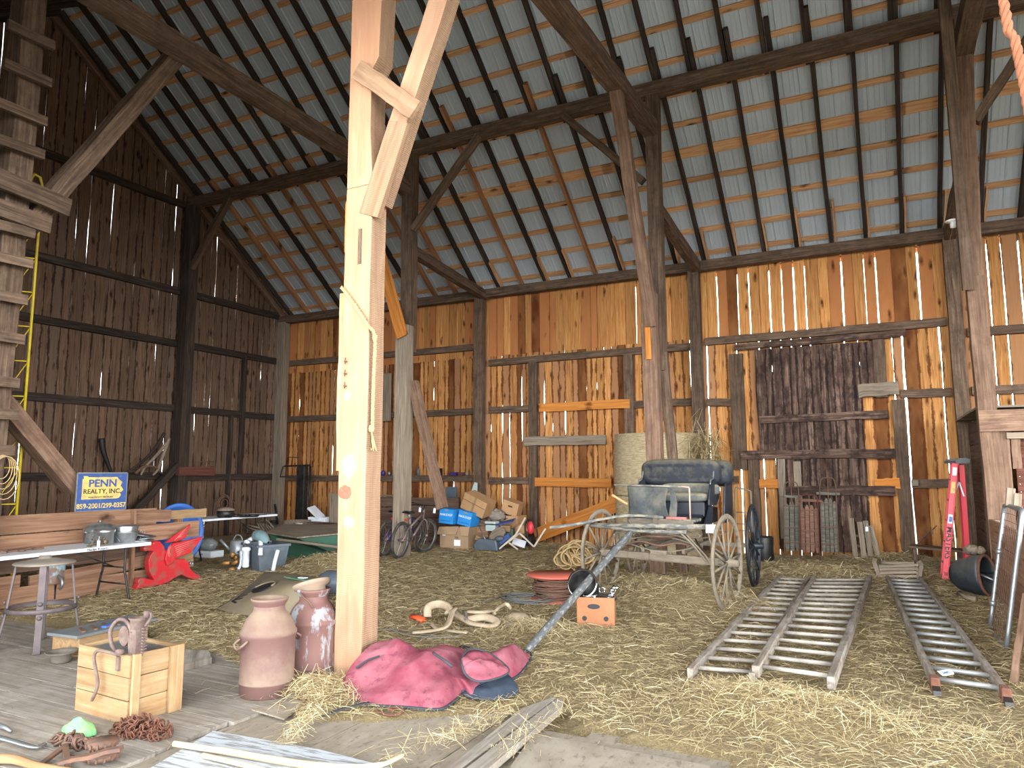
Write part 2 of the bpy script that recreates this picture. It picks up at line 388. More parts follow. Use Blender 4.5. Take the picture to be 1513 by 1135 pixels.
# front wall: boards either side of the big doorway, and above it
FX0,FX1,FZ=-6.8,6.4,5.5
wf=MB(); boards(wf,XL,FX0,.0,lambda a:5.8,lambda x,z,d:(x,YE-.1-d,z),.2,.3,lambda a,i:U(.004,.012) if RND.random()<.4 else -1,ns=3)
boards(wf,FX1,XR,.0,lambda a:5.8,lambda x,z,d:(x,YE-.1-d,z),.2,.3,lambda a,i:-1,ns=3)
boards(wf,FX0,FX1,FZ,lambda a:5.8,lambda x,z,d:(x,YE-.1-d,z),.2,.3,lambda a,i:-1,ns=2)
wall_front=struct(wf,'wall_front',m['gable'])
# girts (rails on the walls)
def rail(par,p0,p1,w=.07,h=.14,mat='beam',name='girt',wob=.006):
    q=MB().rnd(); q.beam(p0,p1,w,h,seg=6,wob=wob); return q.build(name,m[mat],par)
gy=YB+.045
for a,b,z in ((XL+.1,-8.45,4.55),(XL+.1,-8.45,3.0),(XL+.1,-8.45,1.4),(-8.1,-3.3,4.12),(-8.1,-7.05,3.0),(-8.1,-7.05,1.36),(-4.6,-3.3,2.98),
              (-3.05,1.2,4.2),(-3.05,-2.5,2.95),(.4,1.2,2.95),(-3.05,-2.5,1.4),(.48,1.06,1.34),(1.5,XR,3.98),(1.5,XR,2.95)):
    rail(wall_back,(a,gy-.02,z),(b,gy-.02,z+U(-.02,.02)),.1,.15)
for x,z0,z1 in ((-6.95,0,4.05),(-4.68,1.9,4.05),(-2.45,1.6,3.9),(-2.2,0,1.8),(.36,.05,2.85),(.1,2.9,4.1)):
    rail(wall_back,(x,gy-.04,z0),(x,gy-.04,z1),.2 if x!=-2.45 else .26,.1,'beam','stud')
rail(wall_back,(-6.78,gy-.09,3.0),(-4.66,gy-.09,3.0),.03,.19,'orange','rail_board')
rail(wall_back,(-7.15,gy-.1,2.25),(-5.2,gy-.1,2.25),.04,.2,'grey','rail_board')
rail(wall_back,(-6.9,gy-.09,1.34),(-5.1,gy-.09,1.32),.03,.19,'orange','rail_board')
rail(wall_back,(-2.1,gy-.09,1.33),(-1.72,gy-.09,1.33),.03,.17,'orange','rail_board')
rail(wall_back,(-.1,gy-.09,1.33),(.3,gy-.09,1.35),.03,.19,'orange','rail_board')
for (a,b,z) in ((YE,11.3,5.86),(YE,11.3,4.6),(YE,11.3,3.06),(YE,11.3,1.5),(11.6,YB,5.86),(11.6,YB,4.6),(11.6,YB,3.06),(11.6,YB,1.45),(5,11.3,8.0)):
    rail(wall_left,(XL-.04,a,z),(XL-.04,b,z),.12,.16,'rafter')
for (y,z) in ((13.0,1.3),(13.35,3)):
    rail(wall_left,(XL-.02,y,.0 if z<2 else 1.5),(XL-.02,y,3.0 if z<2 else 4.6),.1,.08,'rafter','stud')
# gable roof-edge board
rail(wall_left,(XL+.02,YB,roofz(YB)+.0),(XL+.02,YR,roofz(YR)+.0),.1,.2,'beam_red','rake_board')
# ceiling: metal sheets, battens, rafters
def ribbed(y0,y1):
    mb=MB(); xs=[];x=XL-.3
    while x<XR+.3:
        for dx,dz in ((0,0),(.066,0),(.075,-.006),(.085,-.006),(.094,0),(.14,0),(.149,-.006),(.159,-.006),(.168,0),(.21,0),(.222,-.022),(.236,-.022)): xs.append((x+dx,dz))
        x+=.248
    vs=[];gs=[];n=len(xs)
    for y in (y0,y1):
        for (a,dz) in xs: vs.append((a,y,roofz(y)+.135+dz)); gs.append((y,a,0))
    mb.add(vs,[(i,i+1,n+i+1,n+i) for i in range(n-1)],gs); return mb
rb=ribbed(YB+.45,YR)
ceiling=struct(rb,'ceiling',m['metal_roof'],solid=.002)
ribbed(YR,YE-.45).build('metal_sheet',m['metal_roof'],ceiling,solid=.002)
slope=Vector((0,-1,.76)).normalized(); nrm=Vector((0,.76,1)).normalized()
yb=YB+.35; k=0
while yb>YR:
    q=MB().rnd(); z=roofz(yb)+.1
    wide=.1 if k!=5 else .2
    for a in (XL-.2,-9.5,-4.5,.5): 
        q.rnd(); q.beam((a,yb,z),(min(a+5.2,XR+.2),yb,z),wide,.04,up=nrm)
    q.build('batten',m['batten'],ceiling); yb-=.575*.796; k+=1
for yb in (7.4,6.6,5.8,5.0,4.2,3.4,2.6,1.8):
    q=MB().rnd(); q.beam((XL-.2,yb,roofz(yb)+.1),(XR+.2,yb,roofz(yb)+.1),.1,.04,up=(0,-.76,1)); q.build('batten',m['batten'],ceiling)
def rafter(x,y0,y1,mat,w=.065,h=.12,low=0.,name='rafter'):
    q=MB().rnd(); a=Vector((x,y0,roofz(y0)+.02-low)); b=Vector((x+U(-.03,.03),y1,roofz(y1)+.02-low))
    q.beam(a,b,w,h,up=nrm if y0>YR else (0,-.76,1),seg=5,wob=.006); return q.build(name,m[mat],ceiling)
x=-14.35;i=0
while x<XR:
    orange=(-13.9<x<-8.6 and i%4!=3) or (-8.2<x<-5.2 and i%3==0)
    rafter(x,YB+.3,11.3 if x<-8 else 11.1,'rafter_new' if orange else 'rafter')
    rafter(x-.08,11.8,YR,'rafter')
    if x<-2 or True: rafter(x-.08,YR,YE-.2,'rafter')
    if not orange and x>-8: rafter(x+.07,YB+.25,14.0-.0+U(-.15,.1),'batten',.035,.1,name='rafter_splice')
    x+=.6+U(-.02,.02); i+=1
# floor: straw-covered earth
BARE_PX=[(-400,930),(0,918),(110,915),(200,935),(300,958),(350,985),(430,1000),(470,1015),(440,1040),(430,1062),(520,1062),(600,1060),(770,1045),(815,1030),(838,1045),(850,1070),(1090,1122),(1300,1300),(-400,1500)]
BARE=[G(*q) for q in BARE_PX]
def inside(x,y,P):
    c=False;j=len(P)-1
    for i in range(len(P)):
        if (P[i].y>y)!=(P[j].y>y) and x<(P[j].x-P[i].x)*(y-P[i].y)/(P[j].y-P[i].y)+P[i].x: c=not c
        j=i
    return c
MOUNDS=[(-.8,5.3,.5,.25,.10),(-.2,5.1,.9,.3,.05),(-2.2,8.9,.75,.55,.22),(-2.9,9.6,.6,.6,.14),(-7.75,8.9,.75,.45,.27),(-1.0,12.6,2.0,.5,.05),(-.8,11.7,.7,.5,.10),(-3.72,4.2,.28,.22,.07),(-5.5,13.9,2.2,.4,.06),(-3.2,6.7,.4,.3,.06),(.2,14.3,.9,.4,.12)]
def gh(x,y):
    h=.012*noise.noise(Vector((x*1.1,y*1.1,0)))+.008*noise.noise(Vector((x*4,y*4,3)))
    for (a,b,sx,sy,hh) in MOUNDS:
        d=((x-a)/sx)**2+((y-b)/sy)**2
        if d<6: h+=hh*math.exp(-d)
    return h
fl=MB(); NX,NY=200,150
def ff(u,v):
    x=XL-.05+(XR-XL+.1)*u; y=YE-.3+(YB+.2-YE)*v
    b=inside(x,y,BARE); return (x,y,(-.05 if b else gh(x,y)))
fl.grid(NX,NY,ff); floor=struct(fl,'floor',m['ground'])
# plank floor at the doorway
def polyplank(P,name,mat,z,th,par=None,dirx=True):
    q=MB().rnd(); k=len(P)
    vs=[(p[0],p[1],z) for p in P]+[(p[0],p[1],z-th) for p in P]
    gs=[((p[0],p[1],0) if dirx else (p[1],p[0],0)) for p in P]*2
    q.add(vs,[tuple(range(k)),tuple(range(k,2*k))[::-1]]+[(i,k+i,k+(i+1)%k,(i+1)%k) for i in range(k)],gs)
    return q
pf=MB(); y=1.0
while y<4.62:
    w=U(.24,.34); x=-12.
    while x<-3.82:
        L=U(2.2,4.0); x1=min(x+L,-3.82+U(-.04,.05)); 
        if x1>-4.1: x1=-3.82+U(-.05,.05)
        pf.rnd(); pf.beam((x+.004,y+w/2,-.02),(x1-.004,y+w/2,-.02),w-.012,.04,up=(0,0,1),seg=6,wob=.0018); x=x1+ (0 if x1<-3.9 else 9)
    y+=w
plank_floor=pf.build('plank_floor',m['plank']); plank_floor['kind']='structure'; plank_floor.name='floor.001'
sl=MB().rnd(); 
for (x0,x1) in ((-3.80,-3.1),(-3.09,-2.3),(-2.29,-1.6)):
    sl.rnd(); sl.beam(((x0+x1)/2,1.0,-.035),((x0+x1)/2,4.75 if x0<-3 else 4.3,-.035),x1-x0,.03,up=(0,0,1))
sl.rnd(); sl.beam((.0,1.0,-.045),(.0,4.6,-.045),3.4,.03,up=(0,0,1))
slab=sl.build('threshold_planks',m['slab']); slab['kind']='structure'; slab.name='floor.002'
yd=MB(); yd.add([(-40,-40,-.12),(40,-40,-.12),(40,60,-.12),(-40,60,-.12)],[(0,1,2,3)]); yard=struct(yd,'ground',m['out'])
# straw: far too many stalks to count
def straw_mesh(name,N,fn,lmin=.06,lmax=.22,w=.0035,z0=.004,tilt=.16,seed=3,tints=(0,1)):
    rg=np.random.default_rng(seed); P=[]
    while len(P)<N:
        q=fn(rg)
        if q is not None: P.append(q)
    P=np.array(P); N=len(P)
    an=rg.uniform(0,2*np.pi,N); ti=rg.normal(0,tilt,N); L=rg.uniform(lmin,lmax,N)/2
    dist=np.hypot(P[:,0],P[:,1]); ww=w*np.clip(dist/6,.75,1.9)
    d=np.stack([np.cos(an)*np.cos(ti),np.sin(an)*np.cos(ti),np.sin(ti)],1)
    s=np.stack([-np.sin(an),np.cos(an),rg.normal(0,.35,N)],1)
    c=P+np.stack([0*an,0*an,z0+np.abs(d[:,2])*L*.8+rg.uniform(0,.02,N)],1)
    up=np.stack([0*an,0*an,rg.uniform(0,.012,N)],1)
    a=c-d*L[:,None];b=c+d*L[:,None];mm=c+up; s=s*ww[:,None]/2
    V=np.stack([a-s,a+s,mm+s,mm-s,b+s,b-s],1).reshape(-1,3)
    idx=np.arange(N)[:,None]*6
    F=np.concatenate([idx+np.array([0,1,2,3]),idx+np.array([3,2,4,5])],1).reshape(-1)
    me=bpy.data.meshes.new(name); me.vertices.add(len(V)); me.vertices.foreach_set('co',V.astype(np.float32).ravel())
    me.loops.add(len(F)); me.loops.foreach_set('vertex_index',F.astype(np.int32)); me.polygons.add(2*N)
    me.polygons.foreach_set('loop_start',np.arange(0,8*N,4,dtype=np.int32)); me.polygons.foreach_set('loop_total',np.full(2*N,4,dtype=np.int32))
    t=np.repeat(np.clip(rg.normal(.5,.25,N)*(tints[1]-tints[0])+tints[0],0,1),6); T=np.stack([t,t*0,t*0],1)
    a1=me.attributes.new('ti','FLOAT_VECTOR','POINT'); a1.data.foreach_set('vector',T.astype(np.float32).ravel())
    a2=me.attributes.new('gc','FLOAT_VECTOR','POINT'); a2.data.foreach_set('vector',V.astype(np.float32).ravel())
    me.update(); me.validate(); me.materials.append(m['straw']); o=bpy.data.objects.new(name,me); COL.objects.link(o); return o
def sf(rg):
    y=1.5+(14.5-1.5)*rg.random()**1.55; x=rg.uniform(-13.5,2.6)
    if y<6 and x<-9: return None
    if inside(x,y,BARE) and rg.random()>.012: return None
    if x<-9.4 and rg.random()<.5: return None
    if x>1.3 and y>11: return None
    return (x,y,gh(x,y))
st=straw_mesh('scattered_straw',165000,sf,tilt=.10,lmin=.05,lmax=.17,w=.0028)
tag(st,'loose golden straw scattered over the earth floor','straw',kind='stuff')
STRIPS=[(G(560,1132),G(765,1048),.05),(G(735,1125),G(835,1050),.03),(G(420,1110),G(470,1050),.04),(G(640,1105),G(760,1060),.07)]
def msf(rg):
    if rg.random()<.06:
        a,b,s=STRIPS[rg.integers(0,len(STRIPS))]; t=rg.random(); return (a.x+(b.x-a.x)*t+rg.normal(0,s),a.y+(b.y-a.y)*t+rg.normal(0,s),.012)
    k=rg.integers(0,len(MOUNDS)); a,b,sx,sy,h=MOUNDS[k]
    x=rg.normal(a,sx*.7);y=rg.normal(b,sy*.7)
    if x<XL+.3 or y>14.4: return None
    return (x,y,gh(x,y))
st2=straw_mesh('straw_mound',14000,msf,tilt=.25,seed=5,tints=(.1,1.05),w=.003,lmax=.2)
tag(st2,'heaped loose hay mounds by the ladders and under the buggy','straw',kind='stuff')

# old dark door panel on the back wall
dn=MB(); boards(dn,-2.08,.13,lambda a:1.8 if a<-1.72 else (.1 if a<-.2 else 3.1),lambda a:3.95,lambda x,z,d:(x,YB-.02+d,z),.1,.2,lambda a,i:-1,wob=.04,th=.03)
door=struct(dn,'door_1',m['dark'])
for a,b,z,h,mt,nm in ((-2.46,.55,4.02,.12,'dark','door_header'),(-2.05,.18,2.56,.14,'dark','door_rail'),(-2.42,.25,1.87,.17,'dark','door_rail'),(-1.62,.22,1.2,.17,'dark','door_rail'),(-.28,.38,3.03,.24,'grey','patch_board')):
    q=MB().rnd(); q.beam((a,YB-.07,z),(b,YB-.07,z+.02),.07,h,seg=8,wob=.012); q.build(nm,m[mt],door)
for x,z0,z1 in ((-1.68,.3,1.8),(-1.4,.3,1.75)):
    q=MB().rnd(); q.beam((x,YB-.06,z0),(x,YB-.06,z1),.13,.04,seg=4,wob=.008); q.build('door_stile',m['grey'],door)
# ---------------------------------------------------------------- timber frame
def timber(name,label,cat,p0,p1,w,h,mat='beam',up=None,group=None,seg=8,wob=.006,bevel=.006,w1=None,h1=None):
    q=MB().rnd(); q.beam(p0,p1,w,h,up=up,seg=seg,wob=wob,w1=w1,h1=h1)
    lo=Vector(p0) if p0[2]<=p1[2] else Vector(p1)
    o=q.build(name,m[mat],loc=tuple(lo),world=True,bevel=bevel); return tag(o,label,cat,group)
XS=(-8.15,-3.13,1.35)
timber('purlin_beam','long hewn beam running under the roof slope halfway up','beam',(XL,11.45,8.06),(XR,11.45,8.06),.2,.24,seg=24)
timber('purlin_beam','hewn roof beam above the doorway side, out over the foreground post','beam',(XL,4.6,8.06),(XR,4.6,8.06),.2,.24,seg=24)
timber('eave_beam','long hewn plate lying on top of the pine back wall','beam',(XL,14.58,5.76),(XR,14.58,5.76),.2,.2,seg=24)
names=['second timber post from the corner, rising along the pine back wall behind the cardboard boxes','timber wall post behind the round hay bale on the back wall','timber wall post between the dark old door and the red stepladder']
for x,t in zip((-8.28,-3.2,1.33),names):
    timber('wall_post',t,'post',(x,14.58,-.05),(x,14.58,5.68),.22,.2,up=(0,1,0))
timber('corner_post','corner post of pale grey wood in the far left corner','post',(-14.5,14.55,-.05),(-14.5,14.55,5.68),.26,.22,mat='grey',up=(0,1,0))  # one pale grey over the whole post
timber('gable_post','tall dark post in the middle of the left gable wall','post',(-14.48,11.42,-.05),(-14.48,11.42,7.96),.28,.26,mat='rafter',up=(0,1,0),seg=14)
timber('purlin_post','dark upper post under the beam, left of the foreground post, beside the bicycles','post',(-8.12,11.45,3.9),(-8.12,11.45,7.95),.24,.24,up=(0,1,0))
timber('purlin_post','lower post standing behind the two bicycles','post',(-8.1,11.3,-.05),(-8.1,11.3,4.4),.26,.24,mat='grey',up=(0,1,0))
timber('purlin_post','dark upper post rising behind the buggy','post',(-3.12,11.45,3.2),(-3.12,11.45,7.95),.22,.22,up=(0,1,0))
timber('purlin_post','reddish lower post standing right behind the buggy seat','post',(-3.15,11.2,-.05),(-3.2,11.2,4.45),.24,.2,mat='beam_red',up=(0,1,0))
timber('leaning_pole','reddish pole leaning from the tie beam down to the post behind the buggy','pole',(-3.13,11.1,3.9),(-3.13,9.5,7.2),.16,.18,mat='beam_red',up=(1,0,0))
q=MB().rnd(); q.beam((-3.19,11.08,3.35),(-3.21,11.08,4.45),.09,.03,up=(0,1,0))
tag(q.build('nailed_strip',m['orange'],world=True),'narrow orange strip nailed on the post behind the buggy','strip')
timber('leaning_board','orange board nailed between the roof and the post behind the bicycles','board',(-8.02,11.12,4.15),(-8.95,11.12,6.9),.26,.04,mat='orange',up=(0,1,0))
timber('leaning_brace','brown plank leaning from the bicycle post down to the floor boards','brace',(-7.26,11.4,.9),(-7.95,11.4,3.3),.2,.12,mat='beam_red',up=(0,1,0))
timber('leaning_brace','thin grey plank leaning beside the post behind the buggy seat','brace',(-2.82,11.42,-.02),(-3.06,11.42,3.5),.15,.1,up=(0,1,0))
q=MB().rnd(); q.beam((1.33,11.4,-.05),(1.3,11.4,4.2),.22,.22,up=(0,1,0),seg=8,wob=.008); q.beam((1.3,11.4,4.2),(1.4,11.4,7.95),.2,.2,up=(0,1,0),seg=6,wob=.008)
rp_=tag(q.build('purlin_post',m['beam_red'],loc=(1.33,11.4,-.05),world=True,bevel=.006),'tall post on the right, at the corner of the plank bin','post')
timber('leaning_pole','dark pole leaning close against the tall post on the right','pole',(1.2,11.25,4.0),(1.1,10.4,7.9),.14,.14,up=(0,1,0))
q=MB().rnd(); q.beam((1.22,11.25,5.9),(1.2,11.0,7.4),.04,.1); tag(q.build('nailed_strip',m['orange'],world=True),'pale strip nailed high on the tall right-hand post','strip')
for x,z0,z1,t in ((-8.15,7.34,7.22,'hewn tie beam crossing the upper left of the roof toward the bicycle post'),(-3.13,6.9,7.34,'hewn tie beam coming down over the middle toward the post behind the buggy'),(1.38,7.3,7.5,'tie beam at the top of the tall right-hand post')):
    timber('tie_beam',t,'beam',(x,4.5,z0),(x,11.5,z1),.24,.26,mat='beam',seg=14)
# long braces in line with the roof beam
for p0,p1,t in (((-3.3,11.4,6.45),(-4.75,11.4,7.98),'thin brace from the roof beam to the post behind the buggy'),((-8.0,11.4,6.35),(-6.5,11.4,7.98),'brace from the bicycle post up right to the roof beam'),
                ((-14.4,11.4,6.4),(-13.2,11.4,7.98),'dark brace from the gable post up to the roof beam'),((1.45,11.4,6.4),(2.5,11.4,7.98),'brace on the far right from the tall post up to the roof beam')):
    timber('brace',t,'brace',p0,p1,.12,.14,up=(0,1,0))
for x,t in ((-8.15,'cross tie from the bicycle post to the back wall plate'),(-3.13,'cross tie from the post behind the buggy to the back wall plate'),(1.33,'cross tie from the tall right post to the back wall plate')):
    timber('cross_tie',t,'beam',(x,11.5,6.0),(x,14.6,5.72),.18,.2,up=(0,0,1))
timber('brace','short brace low on the gable post behind the blue tub','brace',(-14.4,10.1,.55),(-14.4,11.3,1.75),.16,.12,mat='rafter',up=(1,0,0))
timber('brace','big hewn brace crossing the upper left from the ladder post to the tie beam','brace',AX(30,345,-9.0),AX(268,72,-8.4),.2,.26,up=(1,0,0))
timber('brace','thick brown brace on the left sloping down behind the realty sign','brace',AX(-15,575,-9.25),AX(108,722,-9.55),.2,.24,mat='beam_red',up=(1,0,0))

# foreground post
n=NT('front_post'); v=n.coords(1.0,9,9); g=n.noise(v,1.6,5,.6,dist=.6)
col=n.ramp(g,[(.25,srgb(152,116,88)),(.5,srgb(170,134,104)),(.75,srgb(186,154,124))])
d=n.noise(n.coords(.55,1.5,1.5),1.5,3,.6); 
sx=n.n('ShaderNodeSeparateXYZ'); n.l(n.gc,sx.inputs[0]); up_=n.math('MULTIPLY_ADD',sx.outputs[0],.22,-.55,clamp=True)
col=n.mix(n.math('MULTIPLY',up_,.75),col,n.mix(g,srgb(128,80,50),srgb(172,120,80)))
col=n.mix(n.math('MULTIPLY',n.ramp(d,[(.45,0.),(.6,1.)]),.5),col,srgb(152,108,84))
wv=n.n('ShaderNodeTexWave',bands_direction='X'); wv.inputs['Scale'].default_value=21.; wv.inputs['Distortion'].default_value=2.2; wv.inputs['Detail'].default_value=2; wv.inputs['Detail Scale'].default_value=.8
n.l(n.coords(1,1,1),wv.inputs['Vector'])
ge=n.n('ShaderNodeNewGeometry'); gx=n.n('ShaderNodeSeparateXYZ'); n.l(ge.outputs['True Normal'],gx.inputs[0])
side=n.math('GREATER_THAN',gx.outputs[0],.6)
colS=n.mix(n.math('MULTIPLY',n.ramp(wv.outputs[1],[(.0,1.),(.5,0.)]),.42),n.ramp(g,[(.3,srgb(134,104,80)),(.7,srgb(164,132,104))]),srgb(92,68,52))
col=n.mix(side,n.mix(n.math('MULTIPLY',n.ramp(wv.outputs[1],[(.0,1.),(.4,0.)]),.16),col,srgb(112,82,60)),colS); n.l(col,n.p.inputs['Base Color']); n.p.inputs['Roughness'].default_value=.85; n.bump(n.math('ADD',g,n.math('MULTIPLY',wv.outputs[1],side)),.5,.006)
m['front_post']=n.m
PX=-3.725
mp=thing('timber_post','big pale foreground post holding up the roof, with red paint spot','post',(PX,4.63,-.05))
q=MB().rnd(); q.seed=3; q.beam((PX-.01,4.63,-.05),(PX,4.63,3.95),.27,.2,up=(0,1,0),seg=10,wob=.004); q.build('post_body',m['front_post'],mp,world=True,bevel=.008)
q=MB().rnd(); q.seed=9
vs=[];gs=[]; prof=[(3.95,-.135,.135),(4.4,-.135,.10),(4.95,-.13,.10),(5.05,-.13,.17),(5.6,-.13,.19),(8.0,-.12,.19)]
for z,a,b in prof:
    for (x,y) in ((a,-.1),(b,-.1),(b,.1),(a,.1)): vs.append((PX+x,4.63+y,z)); gs.append((z,x+.3*y,y))
fs=[(3,2,1,0)]
for i in range(len(prof)-1):
    for k in range(4): fs.append((i*4+k,i*4+(k+1)%4,i*4+4+(k+1)%4,i*4+4+k))
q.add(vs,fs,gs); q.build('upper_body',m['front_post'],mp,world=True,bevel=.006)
q=MB().rnd(); q.beam((PX-.165,4.62,1.6),(PX-.165,4.62,3.06),.05,.16,up=(0,1,0),seg=8,wob=.006); q.build('side_cleat',m['post'],mp,world=True)
q=MB().rnd(); q.prism([(0,0),(0,.42),(.035,.5),(.035,-.02)],.12,(PX-.17,4.62,3.42),(1,0,0),(0,0,1)); q.build('wedge',m['orange'],mp,world=True)
q=MB(); q.box((PX+.02,4.533,3.43),(.04,.012,.3)); q.build('mortise',m['beam'],mp,world=True)
def blob(cx,cz,rx,rz,mat,name,par,Y=4.5255,n=18,jit=.18):
    q=MB(); P=[(math.cos(2*PI*k/n)*rx*(1+U(-jit,jit)),math.sin(2*PI*k/n)*rz*(1+U(-jit,jit))) for k in range(n)]
    q.prism(P,.002,(cx,Y,cz),(1,0,0),(0,0,1)); return q.build(name,m[mat],par,world=True)
m['redspot']=plain('red_spray',srgb(212,78,60),.8,c2=srgb(190,104,80),sc=30,amt=.6); m['whitespot']=plain('white_spray',srgb(228,222,214),.8,c2=srgb(206,176,150),sc=22,amt=.9)
blob(PX-.075,1.43,.058,.055,'redspot','paint_mark',mp); blob(PX-.04,1.64,.06,.09,'whitespot','paint_mark',mp,jit=.3); blob(PX-.03,1.2,.05,.05,'whitespot','paint_mark',mp,jit=.5); blob(PX-.07,2.2,.03,.035,'whitespot','paint_mark',mp)
for z in (2.48,2.38,2.28):
    q=MB(); q.tube([(PX-.09,4.53,z),(PX-.09,4.50,z)],.006,6); q.tube([(PX-.09,4.51,z-.02),(PX-.08,4.5,z+.03)],.005,6); q.build('bent_nail',m['iron'],mp,world=True)
br=thing('knee_brace','pale sawn brace leaning from the foreground post up to the right','brace',(-3.56,4.62,3.7))
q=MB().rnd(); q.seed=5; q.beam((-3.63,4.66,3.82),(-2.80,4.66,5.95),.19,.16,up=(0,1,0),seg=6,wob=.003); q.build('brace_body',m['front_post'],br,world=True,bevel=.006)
q=MB().rnd(); q.beam((-3.62,4.54,3.68),(-3.33,4.54,4.42),.2,.05,up=(0,1,0),seg=3,wob=.002); q.build('side_plate',m['post_saw'],br,world=True,bevel=.004)
timber('nailed_board','short board nailed across the foreground post and its brace','board',(-3.74,4.49,4.97),(-3.14,4.49,4.45),.16,.045,mat='post_saw',up=(0,1,0),bevel=.004)
# rope on the post
def twist(mb,pts,r,turns=34,n=None):
    P=spline(pts,10) ; L=[0]
    for i in range(1,len(P)): L.append(L[-1]+(P[i]-P[i-1]).length)
    for ph in (0,2*PI/3,4*PI/3):
        out=[]; N=max(8,int(L[-1]/(r*1.1))); N=min(N,260)
        for k in range(N):
            s=L[-1]*k/(N-1); i=max(j for j in range(len(L)) if L[j]<=s+1e-9); i=min(i,len(P)-2)
            t=(s-L[i])/max(L[i+1]-L[i],1e-9); c=P[i].lerp(P[i+1],t); d=(P[i+1]-P[i]).normalized()
            a=d.cross(Vector((.3,1,.1))).normalized(); b=d.cross(a); an=ph+s/(r*7)*2*PI
            out.append(c+a*math.cos(an)*r*.55+b*math.sin(an)*r*.55)
        mb.tube(out,r*.62,5)
q=MB().rnd(); twist(q,[(PX-.14,4.5,3.1),(PX-.05,4.5,3.0),(PX+.07,4.5,2.85),(PX+.14,4.505,2.75),(PX+.175,4.55,2.66),(PX+.17,4.55,2.3),(PX+.16,4.56,1.95)],.014)
for c,r in (((PX+.175,4.55,2.66),.022),((PX+.16,4.55,1.93),.025)):
    q.lathe([(0,-r*1.3),(r*.8,-r),(r,0),(r*.8,r),(0,r*1.3)],c,10)
for k in range(9):
    a=U(-1,1); q.tube([(PX+.16,4.55,1.91),(PX+.17+a*.015,4.55,1.84),(PX+.19+a*.03,4.55,1.76+U(-.01,.03))],.006,5)
tag(q.build('rope',m['rope'],world=True),'pale hemp rope looped round the foreground post and hanging down','rope')
q=MB().rnd(); twist(q,[(AY(1470,-60,3.0).x-.05,3.0,7.2),(AY(1470,-60,3.0).x-.02,3.0,5.0),AY(1480,-20,3.0),AY(1500,60,3.0),AY(1518,150,3.0),AY(1530,220,3.0)],.016)
tag(q.build('rope',plain('orange_rope',srgb(128,78,50),.9,c2=srgb(98,58,38),sc=30),world=True),'thick orange rope hanging down at the upper right corner','rope')

# climbing post on the left
cp=thing('climbing_post','broad old post with nailed wooden rungs at the left edge','ladder post',(-9.0,4.55,-.05))
q=MB().rnd(); q.beam((-9.03,4.55,-.05),(-8.93,4.6,8),.3,.26,up=(0,1,0),seg=14,wob=.01); q.build('post_body',m['beam'],cp,world=True,bevel=.01)
q=MB().rnd(); q.beam((-8.9,3.75,-.05),(-8.85,3.8,8),.16,.16,up=(0,1,0),seg=10,wob=.01); q.build('rear_stile',m['beam'],cp,world=True,bevel=.01)
for z,y1 in ((6.8,4.76),(6.32,4.76),(5.82,4.74),(5.4,4.74),(4.42,4.7),(4.06,4.7),(3.62,4.68),(3.16,4.68),(2.66,4.66),(2.3,4.68),(1.9,4.67)):
    q=MB().rnd(); z-=.06; q.beam((-8.7,4.25 if z>6 else 3.6,z+.0),(-8.66,y1,z),.05,.115,up=(0,0,1),seg=4,wob=.004); q.build('rung',m['beam'],cp,world=True)
q=MB().rnd(); q.beam((-8.62,3.6,4.95),(-8.6,5.05,4.78),.05,.22,up=(0,0,1),seg=4,wob=.004); q.build('wide_board',m['beam'],cp,world=True)
q=MB().rnd(); q.beam((-8.64,3.6,4.6),(-8.62,4.85,4.5),.05,.2,up=(0,0,1),seg=4,wob=.004); q.build('wide_board',m['beam'],cp,world=True)
# yellow lattice ladder behind it
yl=thing('lattice_ladder','yellow steel lattice mast standing behind the rungs on the left','mast',(-9.65,5.2,-.0))
for a,z0 in (((-9.62,5.27),0),((-9.75,5.07),0),((-9.95,5.22),0)):
    q=MB(); q.tube([(a[0],a[1],z0),(a[0],a[1],5.35)]+([(a[0],a[1]-.03,5.44),(a[0],a[1]-.1,5.46),(a[0],a[1]-.14,5.38),(a[0],a[1]-.14,5.2)] if a[1]>5.25 else []),.017,8); q.build('rail',m['yellow'],yl,world=True)
for k in range(12):
    z=.3+k*.45; q=MB(); q.tube([(-9.62,5.27,z),(-9.75,5.07,z)],.009,6); q.tube([(-9.75,5.07,z),(-9.95,5.22,z)],.009,6); q.build('crossbar',m['yellow'],yl,world=True)
    if k<11:
        q=MB(); q.tube([(-9.62,5.27,z+.45),(-9.75,5.07,z)],.007,6); q.tube([(-9.95,5.22,z+.45),(-9.75,5.07,z)],.007,6); q.build('diagonal_rod',m['yellow'],yl,world=True)
# bulb lamp
q=thing('light_socket','porcelain bulb socket wired to the tall right post','lamp',AY(1408,330,11.2))
c=AY(1408,330,11.2); b=MB(); b.lathe([(0,-.07),(.035,-.06),(.04,-.02),(.03,.01),(.09,.02),(.10,.035),(.02,.05),(0,.05)],c,16); b.build('socket',m['white'],q,world=True)
b=MB(); b.tube([c+Vector((0,.0,.05)),c+Vector((.02,.1,.02)),c+Vector((-.03,.1,-.15)),c+Vector((-.06,.1,-.3))],.005,5); b.build('wire',m['iron'],q,world=True)

